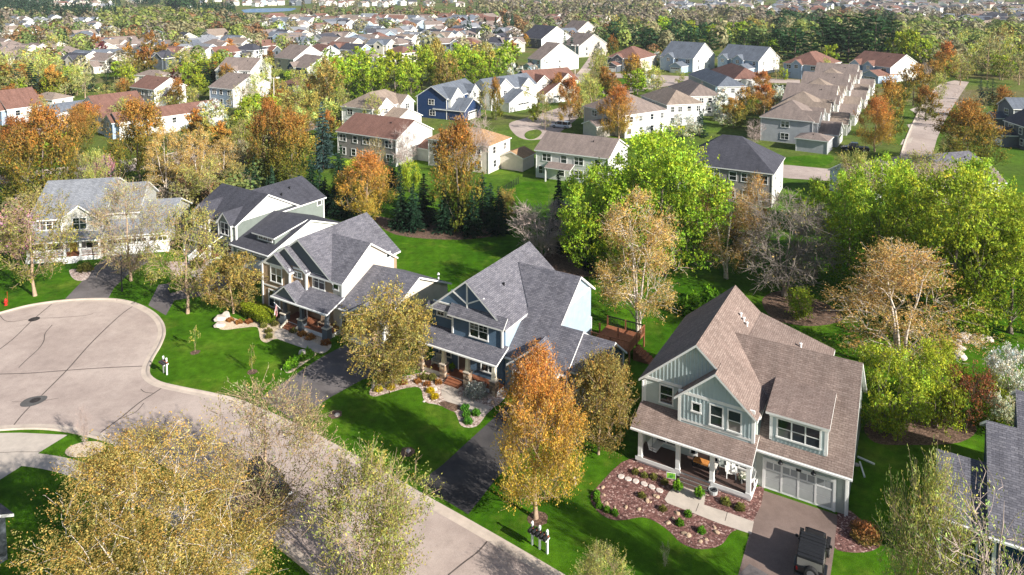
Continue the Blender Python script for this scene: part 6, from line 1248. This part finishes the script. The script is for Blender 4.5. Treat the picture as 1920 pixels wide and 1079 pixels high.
# yard sign, garage side things
x, y = G(*Z7([(527,440)])[0]); e = empty('yard_sign', (x, y, 0), R(-15)); tag(e, 'small green yard sign with white border on two legs', 'sign')
mb = MB(); mb.box(-.34,.34,-.012,.012,.3,.78); mb.build('sign_border', M['trim'], e); mb = MB(); mb.box(-.31,.31,-.02,.014,.33,.75)
m, t, b = newmat('sign_print'); n = noise(t, 3); r = ramp(t, n.outputs['Fac'], [(.35, (.02,.08,.04)), (.5, (.1,.35,.03)), (.65, (.35,.55,.05))]); t.links.new(r.outputs[0], b.inputs['Base Color']); mb.build('sign_face', m, e)
for sx in (-.28, .28): mb = MB(); mb.bar((sx,0,0),(sx,0,.35),.015); mb.build('leg', M['black'], e)
M['pot'] = pm('dark_planter', (.05,.05,.055), .5)
def potted(px, py, label, xy=None, z=0, s=1., kind='lush'):
    x, y = xy or G(px, py); e = empty('potted_plant', (x, y, z)); tag(e, label, 'potted plant'); mb = MB(); mb.lathe([(.14,0),(.2,.32),(.22,.34),(.18,.35)], 10); mb.build('pot', M['pot'], e); link('foliage', PL[kind], e, (0, 0, .3), 0, s)
potted(*Z7([(612,560)])[0], 'potted plant left of the porch steps'); potted(*Z7([(885,645)])[0], 'potted plant right of the porch steps')
lx = local(D, -5.3, 1.0, .5); potted(0, 0, 'potted plant on the blue house porch beside the pier', lx[:2], .5, .8)
lx = local(E, -6.85, -.9, .48); potted(0, 0, 'white flowering plant between the white porch chairs', lx[:2], .48, .8, 'bluegrey2')
# ------------------------------------------------------------------ porch furniture
def thing_at(h, name, label, cat, x, y, z, rz=0): e = empty(name, local(h, x, y, z), R(h.deg) + rz); return tag(e, label, cat)
def adirondack(h, x, y, z, rz, label):
    e = thing_at(h, 'porch_chair', label, 'chair', x, y, z, rz)
    for i in range(5): mb = MB(); mb.bar((-.24+.12*i, -.25, .38), (-.24+.12*i, .25, .3), .05, r2=.012); mb.build('seat_slat', M['trim'], e)
    for i in range(5): mb = MB(); mb.bar((-.24+.12*i, .22, .28), (-.28+.14*i, .5, 1.05 + .06*(2-abs(i-2))), .055, r2=.012); mb.build('back_slat', M['trim'], e)
    for s in (-1, 1):
        mb = MB(); mb.box(s*.36-.07, s*.36+.07, -.32, .38, .56, .59); mb.build('arm', M['trim'], e)
        for yy in (-.25, .3): mb = MB(); mb.box(s*.32-.03, s*.32+.03, yy-.04, yy+.04, 0, .56); mb.build('leg', M['trim'], e)
adirondack(E, -7.7, -.75, .48, .3, 'white slatted porch chair left of the flowering plant')
adirondack(E, -6.45, -1.0, .48, -.5, 'white slatted porch chair beside the right end post')
M['cushion_o'] = pm('orange_cushion', (.55,.22,.05), .9); M['cushion_w'] = pm('white_cushion', (.7,.66,.6), .9)
e = thing_at(E, 'porch_bench', 'long dark porch bench with white and orange cushions', 'bench', -9.6, -.75, .48)
mb = MB(); mb.box(-.95,.95,-.4,.35,.3,.38); mb.build('seat', M['black'], e)
for xx in (-.85,.85):
    for yy in (-.33,.28): mb = MB(); mb.box(xx-.04,xx+.04,yy-.04,yy+.04,0,.3); mb.build('leg', M['black'], e)
for a, b, c in ((-.85,.25,'cushion_o'),(.3,.85,'cushion_w')): mb = MB(); mb.box(a,b,-.3,.25,.381,.5); mb.build('cushion', M[c], e)
e = thing_at(E, 'porch_swing', 'white hanging porch swing at the left end of porch', 'swing', -13.4, -.9, .48, R(85))
mb = MB(); mb.box(-.7,.7,-.3,.3,.5,.56); mb.build('seat', M['trim'], e)
for i in range(9): mb = MB(); mb.bar((-.64+.16*i,.28,.56),(-.64+.16*i,.42,1.05),.03); mb.build('back_slat', M['trim'], e)
for s in (-.7,.7):
    mb = MB(); mb.box(s-.04,s+.04,-.3,.3,.75,.79); mb.build('arm', M['trim'], e); mb = MB(); mb.bar((s,0,.5),(s,0,2.1),.012); mb.build('rope', M['black'], e)
e = thing_at(D, 'porch_chair', 'pale armchair on the blue house porch left end', 'chair', -7.2, 1.2, .5)
mb = MB(); mb.box(-.35,.35,-.3,.3,.25,.42); mb.build('seat', M['gdoor'], e); mb = MB(); mb.box(-.35,.35,.3,.42,.25,.95); mb.build('backrest', M['gdoor'], e)
for s in (-1,1): mb = MB(); mb.box(s*.4-.06,s*.4+.06,-.3,.35,0,.6); mb.build('arm', M['gdoor'], e)
e = thing_at(C, 'porch_bench', 'slatted wooden bench on the tan house porch', 'bench', -1.6, 1.0, .5)
mb = MB(); mb.box(-.7,.7,-.25,.25,.4,.45); mb.build('seat', M['rock'], e)
for i in range(8): mb = MB(); mb.bar((-.65+.186*i,.25,.45),(-.65+.186*i,.33,.95),.03); mb.build('back_slat', M['rock'], e)
for xx in (-.65,.65):
    for yy in (-.2,.2): mb = MB(); mb.box(xx-.04,xx+.04,yy-.04,yy+.04,0,.4); mb.build('leg', M['rock'], e)
# flag on the tan house porch post
m, t, b = newmat('flag_cloth'); uv = nd(t, 'ShaderNodeUVMap'); sp = nd(t, 'ShaderNodeSeparateXYZ'); t.links.new(uv.outputs[0], sp.inputs[0])
mu = nd(t, 'ShaderNodeMath', operation='MULTIPLY'); mu.inputs[1].default_value = 6.5; t.links.new(sp.outputs[0], mu.inputs[0]); fr = nd(t, 'ShaderNodeMath', operation='FRACT'); t.links.new(mu.outputs[0], fr.inputs[0])
r = ramp(t, fr.outputs[0], [(0, (.5,.02,.03)), (.5, (.75,.72,.7))]); r.color_ramp.interpolation = 'CONSTANT'; t.links.new(r.outputs[0], b.inputs['Base Color']); b.inputs['Roughness'].default_value = .9
e = thing_at(C, 'flag', 'american flag hanging from angled staff on the tan porch', 'flag', -7.0, -.5, 0)
mb = MB(); mb.bar((.4,.5,1.3),(-.1,-.4,2.6),.02); mb.build('staff', M['trim'], e)
V = []; F = []; nu, nv = 8, 12
for j in range(nv + 1):
    for i in range(nu + 1): u, v = i/nu, j/nv; V.append((-.05 + .75*u*.6 - .1*v, -.35 + .12*math.sin(u*9 + v*2)*(.4 + v), 2.5 - 1.2*v - .25*u))
F = [(j*(nu+1)+i, j*(nu+1)+i+1, (j+1)*(nu+1)+i+1, (j+1)*(nu+1)+i) for j in range(nv) for i in range(nu)]
me = bpy.data.meshes.new('cloth'); me.from_pydata(V, [], F); me.materials.append(m); me.materials.append(pm('flag_blue', (.02,.03,.14), .9)); ul = me.uv_layers.new(name='UVMap')
for p in me.polygons:
    for li in p.loop_indices: vi = me.loops[li].vertex_index; ul.data[li].uv = ((vi % (nu+1))/nu, (vi // (nu+1))/nv)
    c = p.index; p.material_index = 1 if (c % nu) < 4 and (c // nu) < 5 else 0
link('cloth', me, e)
# downspout extensions, coiled hose, utility boxes
for a, b, lb in (((1608,858),(1640,872),'white drain pipe lying in shade right of the sage house'), ((1612,868),(1621,896),'short white drain pipe beside the longer one')):
    p, q = G(*a), G(*b); mb = MB(); mb.bar((p[0],p[1],.06),(q[0],q[1],.05),.055); tag(mb.build('drain_pipe', M['trim'], None), lb, 'pipe')
rock(1607, 873, .25, 'pale stone by the drain pipes', None, 5)
x, y = G(*Z7([(1060,575)])[0]); e = empty('hose_reel', (x, y, 0), R(-30)); tag(e, 'grey coiled hose pot beside the porch steps', 'hose')
mb = MB(); mb.lathe([(.3,0),(.34,.3),(.3,.3),(.28,.06)], 14); mb.build('hose_pot', M['gdoor'], e)
mb = MB(); prev = None
for i in range(40):
    a = i*.5; p = ((.2+.01*math.sin(i))*math.cos(a), .2*math.sin(a), .1 + i*.006)
    if prev: mb.bar(prev, p, .02)
    prev = p
mb.build('hose_coil', M['pot'], e)
for px, py, lb in ((1077, 908, 'small beige utility post on the lawn by orange maple'), (700, 727, 'small white statue at the gravel bed tip')):
    x, y = G(px, py); mb = MB(); mb.lathe([(.16,0),(.15,.5),(.1,.62),(.12,.7),(.09,.85),(.02,.9)] if px < 900 else [(.14,0),(.14,.45),(.12,.5),(.02,.52)], 10); tag(mb.build('garden_statue' if px < 900 else 'utility_post', M['rock_white'], None, (x, y, 0)), lb, 'statue' if px < 900 else 'post')
x, y = G(*ZC([(1000,905)])[0]); mb = MB(); mb.lathe([(.12,0),(.1,.1),(.3,.25),(.36,.5),(.28,.72),(.05,.8)], 14); tag(mb.build('garden_globe', M['rock_white'], None, (x, y, 0)), 'round pale garden stone beside the tan house drive', 'ornament')
# black mesh fence behind the orange roofed house
a, b = G(945,362), G(972,345); e = empty('mesh_fence', (a[0], a[1], 0)); tag(e, 'black mesh fence on the lawn by the taupe roofed house', 'fence'); d = Vector((b[0]-a[0], b[1]-a[1], 0)); n = 6
for i in range(n + 1): p = d*i/n; mb = MB(); mb.box(p.x-.04,p.x+.04,p.y-.04,p.y+.04,0,1.3); mb.build('fence_post', M['black'], e)
for z in (.15,.4,.65,.9,1.2): mb = MB(); mb.bar((0,0,z),(d.x,d.y,z),.02); mb.build('rail', M['black'], e)
# ------------------------------------------------------------------ vehicles
def loft(mb, secs, m=0):
    """secs: list of (y, [(x,z)...]) half profiles mirrored, skinned along y"""
    k = None
    for y, pr in secs:
        full = [(x, z) for x, z in pr] + [(-x, z) for x, z in pr[::-1]]; i = len(mb.v); mb.v += [(x, y, z) for x, z in full]; n = len(full)
        if k is not None:
            for a in range(n): b = (a+1) % n; mb.f.append((k+a, k+b, i+b, i+a)); mb.m.append(m)
        else: mb.f.append(tuple(range(i, i+n))); mb.m.append(m)
        k = i
    mb.f.append(tuple(range(k+n-1, k-1, -1))); mb.m.append(m); return mb
TYRE = MB().lathe([(.2,-.12),(.33,-.12),(.37,-.08),(.37,.08),(.33,.12),(.2,.12)], 18); RIM = MB().lathe([(.02,-.13),(.21,-.125),(.21,.125),(.02,.13)], 12)
M['tyre'] = pm('tyre_rubber', (.02,.02,.02), .85); M['rim'] = pm('alloy_rim', (.35,.35,.36), .35, metal=.7); M['lamp_r'] = pm('red_tail_lens', (.35,.01,.01), .2); M['lamp_w'] = pm('headlamp_lens', (.6,.6,.62), .15)
TYM, RIMM = TYRE.mesh('tyre', M['tyre']), RIM.mesh('rim', M['rim'])
def carpaint(name, c, rough=.25):
    m, t, b = newmat(name); b.inputs['Base Color'].default_value = rgb(c); b.inputs['Roughness'].default_value = rough; b.inputs['Coat Weight'].default_value = .5; b.inputs['Metallic'].default_value = .2; return m
def wheel(e, x, y, r=.37):
    o = empty('wheel', (x, y, r), 0, e); o.rotation_euler = (0, R(90), 0); o.scale = (r/.37,)*3; link('tyre', TYM, o); link('rim', RIMM, o); return o
def car(xy, deg, label, paint, kind='suv', cat='car'):
    """front towards +y"""
    e = empty('parked_car' if kind != 'pickup' else 'pickup_truck', (xy[0], xy[1], 0), R(deg)); tag(e, label, cat); W = .92; L = {'suv': 2.35, 'sedan': 2.3, 'pickup': 2.8, 'van': 2.5}[kind]; tall = {'suv': 1.7, 'sedan': 1.42, 'pickup': 1.8, 'van': 1.75}[kind]
    bl = .98 if kind != 'sedan' else .86
    lo = lambda w, z: [(w-.06, .28), (w, .45), (w, z-.12), (w-.07, z)]
    mb = MB(); loft(mb, [(-L, lo(W-.12, bl-.1)), (-L+.15, lo(W-.02, bl)), (-L*.4, lo(W, bl)), (L*.3, lo(W, bl)), (L*.5, lo(W-.02, bl-.02)), (L-.35, lo(W-.06, bl-.12)), (L-.08, lo(W-.16, bl-.25)), (L, lo(W-.28, bl-.4))]); mb.build('body', paint, e)
    cab = {'suv': (-L+.12, -L+.45, .35, 1.15), 'sedan': (-1.5, -.9, .25, 1.0), 'pickup': (-.7, -.55, .75, 1.45), 'van': (-L+.1, -L+.35, .8, 1.6)}[kind]
    g = lambda w, w2, z: [(w, bl-.02), (w, bl), (w2, z-.06), (w2-.08, z)]
    mb = MB(); loft(mb, [(cab[0], g(W-.1, W-.12, bl+.05)), (cab[1], g(W-.08, W-.2, tall-.02)), (cab[2], g(W-.08, W-.2, tall)), (cab[3], g(W-.1, W-.14, bl+.04))]); mb.build('cabin_glass', M['glass'], e)
    mb = MB(); rw = W-.24; mb.face([(-rw, cab[1]+.02, tall+.012), (rw, cab[1]+.02, tall+.012), (rw, cab[2]-.02, tall+.022), (-rw, cab[2]-.02, tall+.022)]); mb.box(-rw, rw, cab[1], cab[2], tall-.03, tall+.008); mb.build('roof_panel', paint, e)
    for s in (-1, 1):
        for yy in np.linspace(cab[1], cab[2], 3): mb = MB(); mb.bar((s*(W-.075), yy, bl), (s*(W-.2), yy*.96, tall-.02), .04); mb.build('pillar', paint, e)
        for yy in (-L*.62, L*.62): wheel(e, s*(W-.08), yy)
        mb = MB(); mb.box(s*(W-.42)-.16, s*(W-.42)+.16, L-.14, L-.02, bl-.38, bl-.24); mb.build('headlight', M['lamp_w'], e); mb = MB(); mb.box(s*(W-.22)-.1, s*(W-.22)+.1, -L-.02, -L+.08, bl-.3, bl-.12); mb.build('tail_light', M['lamp_r'], e)
        mb = MB(); mb.box(s*(W+.08)-.1, s*(W+.08)+.1, cab[3]-.35, cab[3]-.25, bl+.02, bl+.18); mb.build('wing_mirror', paint, e)
    mb = MB(); mb.box(-W+.12, W-.12, -L-.06, -L+.06, .35, .55); mb.build('bumper', M['gdoor'], e)
    if kind == 'pickup':
        mb = MB(); mb.box(-W+.1, W-.1, -L+.2, -.8, bl+.002, bl+.02); mb.build('bed_cover', M['black'], e)
    return e
blk = carpaint('black_car_paint', (.012,.012,.014)); M['carblk'] = blk
p = G(497, 935); car((p[0]-.2, p[1]+.6), -38+90+180, 'dark parked car with silver rear under the bare tree', blk, 'suv')
car(G(1603, 283), 70, 'black pickup truck parked behind the low taupe roof', blk, 'pickup', 'truck')
car(G(1052, 240), 60, 'white and blue van parked beside the beige house', carpaint('pale_blue_paint', (.55,.6,.66)), 'van', 'van')
car(G(1052, 128), 70, 'white car parked on the far street by the street light', carpaint('white_car_paint', (.7,.7,.7)), 'suv')
car(G(1161, 131), 80, 'grey car in drive of red brown hip roofed house', carpaint('grey_car_paint', (.2,.2,.21)), 'suv')
car(G(1297, 134), 10, 'red car by the shade tinted house garage', carpaint('red_car_paint', (.3,.03,.03)), 'sedan')
car(G(1880, 258), 60, 'blue car parked near the right edge', carpaint('blue_car_paint', (.04,.12,.3)), 'sedan')
car(G(1375, 152), 70, 'silver car behind the red brown hip roof', carpaint('silver_car_paint', (.5,.5,.52)), 'suv')
# off-road car with soft top and spare wheel in the near driveway, front to the garage
c0 = local(E, -1.4, -5.75); e = empty('off_road_car', c0, R(E.deg) + R(2)); tag(e, 'black off-road car with soft top and spare wheel in driveway', 'car')
mat_b = carpaint('satin_black_paint', (.014,.014,.016), .38); M['softtop'] = pm('soft_top_fabric', (.011,.012,.015), .75, .15, 5)
mb = MB(); mb.box(-.78,.78,-1.85,.45,.5,1.12); o = mb.build('body', mat_b, e)
mb = MB(); loft(mb, [(.4,[(.7,.5),(.78,.6),(.74,1.12),(.6,1.16)]),(1.2,[(.62,.5),(.66,.6),(.64,1.1),(.5,1.14)]),(1.75,[(.56,.5),(.6,.6),(.58,1.06),(.44,1.1)])]); mb.build('hood', mat_b, e)
mb = MB(); mb.box(-.55,.55,1.75,1.8,.55,1.04); gr = mb.build('grille', mat_b, e)
for i in range(7): b = MB(); b.box(-.3+.1*i-.025,-.3+.1*i+.025,1.8,1.806,.65,.98); b.build('slot', M['tyre'], gr)
for s in (-1,1):
    mb = MB(); mb.lathe([(.1,0),(.1,.03),(.05,.05)], 12); hl = mb.build('headlight', M['lamp_w'], e, (s*.45,1.8,.85)); hl.rotation_euler = (R(-90),0,0)
    mb = MB(); loft(mb, [(.72,[(.1,.0),(.12,.02),(.12,.06),(.1,.08)]),(1.75,[(.1,.0),(.12,.02),(.12,.06),(.1,.08)])]); f = mb.build('fender', mat_b, e, (s*.82,0,.86)); mb = MB(); mb.box(-.13,.13,-1.65,-.75,0,.08); mb.build('fender', mat_b, e, (s*.82,0,.86))
    for yy in (1.22,-1.2): wheel(e, s*.78, yy, .42)
    mb = MB(); mb.box(-.1,.1,-.05,.05,0,.2); mb.build('wing_mirror', mat_b, e, (s*1.0,.42,1.2)); mb = MB(); mb.box(-.05,.05,-.04,.04,0,.16); mb.build('tail_light', M['lamp_r'], e, (s*.72,-1.88,.85))
    mb = MB(); mb.box(-.02,.02,-.5,.35,1.14,1.62); mb.build('side_window', M['glass'], e, (s*.75,0,0)); mb = MB(); mb.box(-.02,.02,-1.75,-.6,1.14,1.6); mb.build('side_window', M['glass'], e, (s*.75,0,0))
mb = MB(); mb.face([(-.7,.5,1.14),(.7,.5,1.14),(.64,.3,1.68),(-.64,.3,1.68)]); mb.build('windscreen', M['glass'], e)
mb = MB(); ys = np.linspace(-1.86,.32,9)
for k, (a, b) in enumerate(zip(ys, ys[1:])):
    z = 1.76 + .035*math.sin(k*1.1); mb.obox((0,(a+b)/2,z), (.76,0,0), (0,(b-a)/2 - .012,0), (0,0,.06)); 
mb.box(-.74,.74,-1.86,.3,1.64,1.75); mb.build('soft_top', M['softtop'], e)
for yy in (.28,-.55,-1.8):
    for s in (-1,1): mb = MB(); mb.bar((s*.76,yy+.08,1.1),(s*.72,yy,1.72),.04); mb.build('roll_bar', mat_b, e)
mb = MB(); mb.box(-.72,.72,-1.84,-1.82,1.14,1.62); mb.build('rear_window', M['glass'], e)
o = empty('spare_wheel', (.1,-2.0,1.0), 0, e); o.rotation_euler = (R(90),0,0); o.scale = (1.12,)*3; link('tyre', TYM, o); link('rim', RIMM, o)
mb = MB(); mb.box(-.85,.85,-2.0,-1.88,.5,.66); mb.build('rear_bumper', mat_b, e); mb = MB(); mb.box(-.8,.8,1.84,1.98,.48,.62); mb.build('front_bumper', mat_b, e)
mb = MB(); mb.box(-.3,.3,.55,.8,1.15,1.19); mb.build('hood_vent', M['tyre'], e)
for c in e.children:   # soften the panel edges
    if c.type == 'MESH' and c.name.split('.')[0] in ('body', 'hood', 'soft_top', 'fender', 'rear_bumper', 'front_bumper', 'wing_mirror'):
        bv = c.modifiers.new('soft_edges', 'BEVEL'); bv.width = .05; bv.segments = 2; bv.limit_method = 'ANGLE'
# ------------------------------------------------------------------ labels: tell look-alikes apart by their place in line
bpy.context.view_layer.update()
from collections import defaultdict
ORD = ['first', 'second', 'third', 'fourth', 'fifth', 'sixth', 'seventh', 'eighth', 'ninth', 'tenth', 'eleventh', 'twelfth', 'thirteenth', 'fourteenth', 'fifteenth', 'sixteenth', 'seventeenth', 'eighteenth', 'nineteenth', 'twentieth', 'twenty-first', 'twenty-second', 'twenty-third', 'twenty-fourth']
by = defaultdict(list)
for o in TOP: by[o['label']].append(o)
for lb, os_ in by.items():
    if len(os_) < 2: continue
    os_.sort(key=lambda o: PX(o.location.x, max(o.location.y, 1))[0]); n = len(os_)
    for i, o in enumerate(os_):
        o['group'] = o.get('group') or lb
        if n == 2: o['label'] = lb + (', left one' if i == 0 else ', right one')
        elif n <= 24: o['label'] = lb + (', leftmost' if i == 0 else ', rightmost' if i == n - 1 else f', {ORD[i]} from left')

# ------------------------------------------------------------------ air
hz = MB(); hz.box(-5900, 5900, -250, 8900, -1, 38.5)
m = bpy.data.materials.new('thin_haze'); m.use_nodes = True; t = m.node_tree; t.nodes.clear(); o = nd(t, 'ShaderNodeOutputMaterial'); v = nd(t, 'ShaderNodeVolumePrincipled')
v.inputs['Color'].default_value = (.80,.86,.95,1); v.inputs['Density'].default_value = .00008; t.links.new(v.outputs[0], o.inputs['Volume'])
tag(hz.build('haze', m), 'thin pale haze over the far suburb', 'haze', kind='stuff')
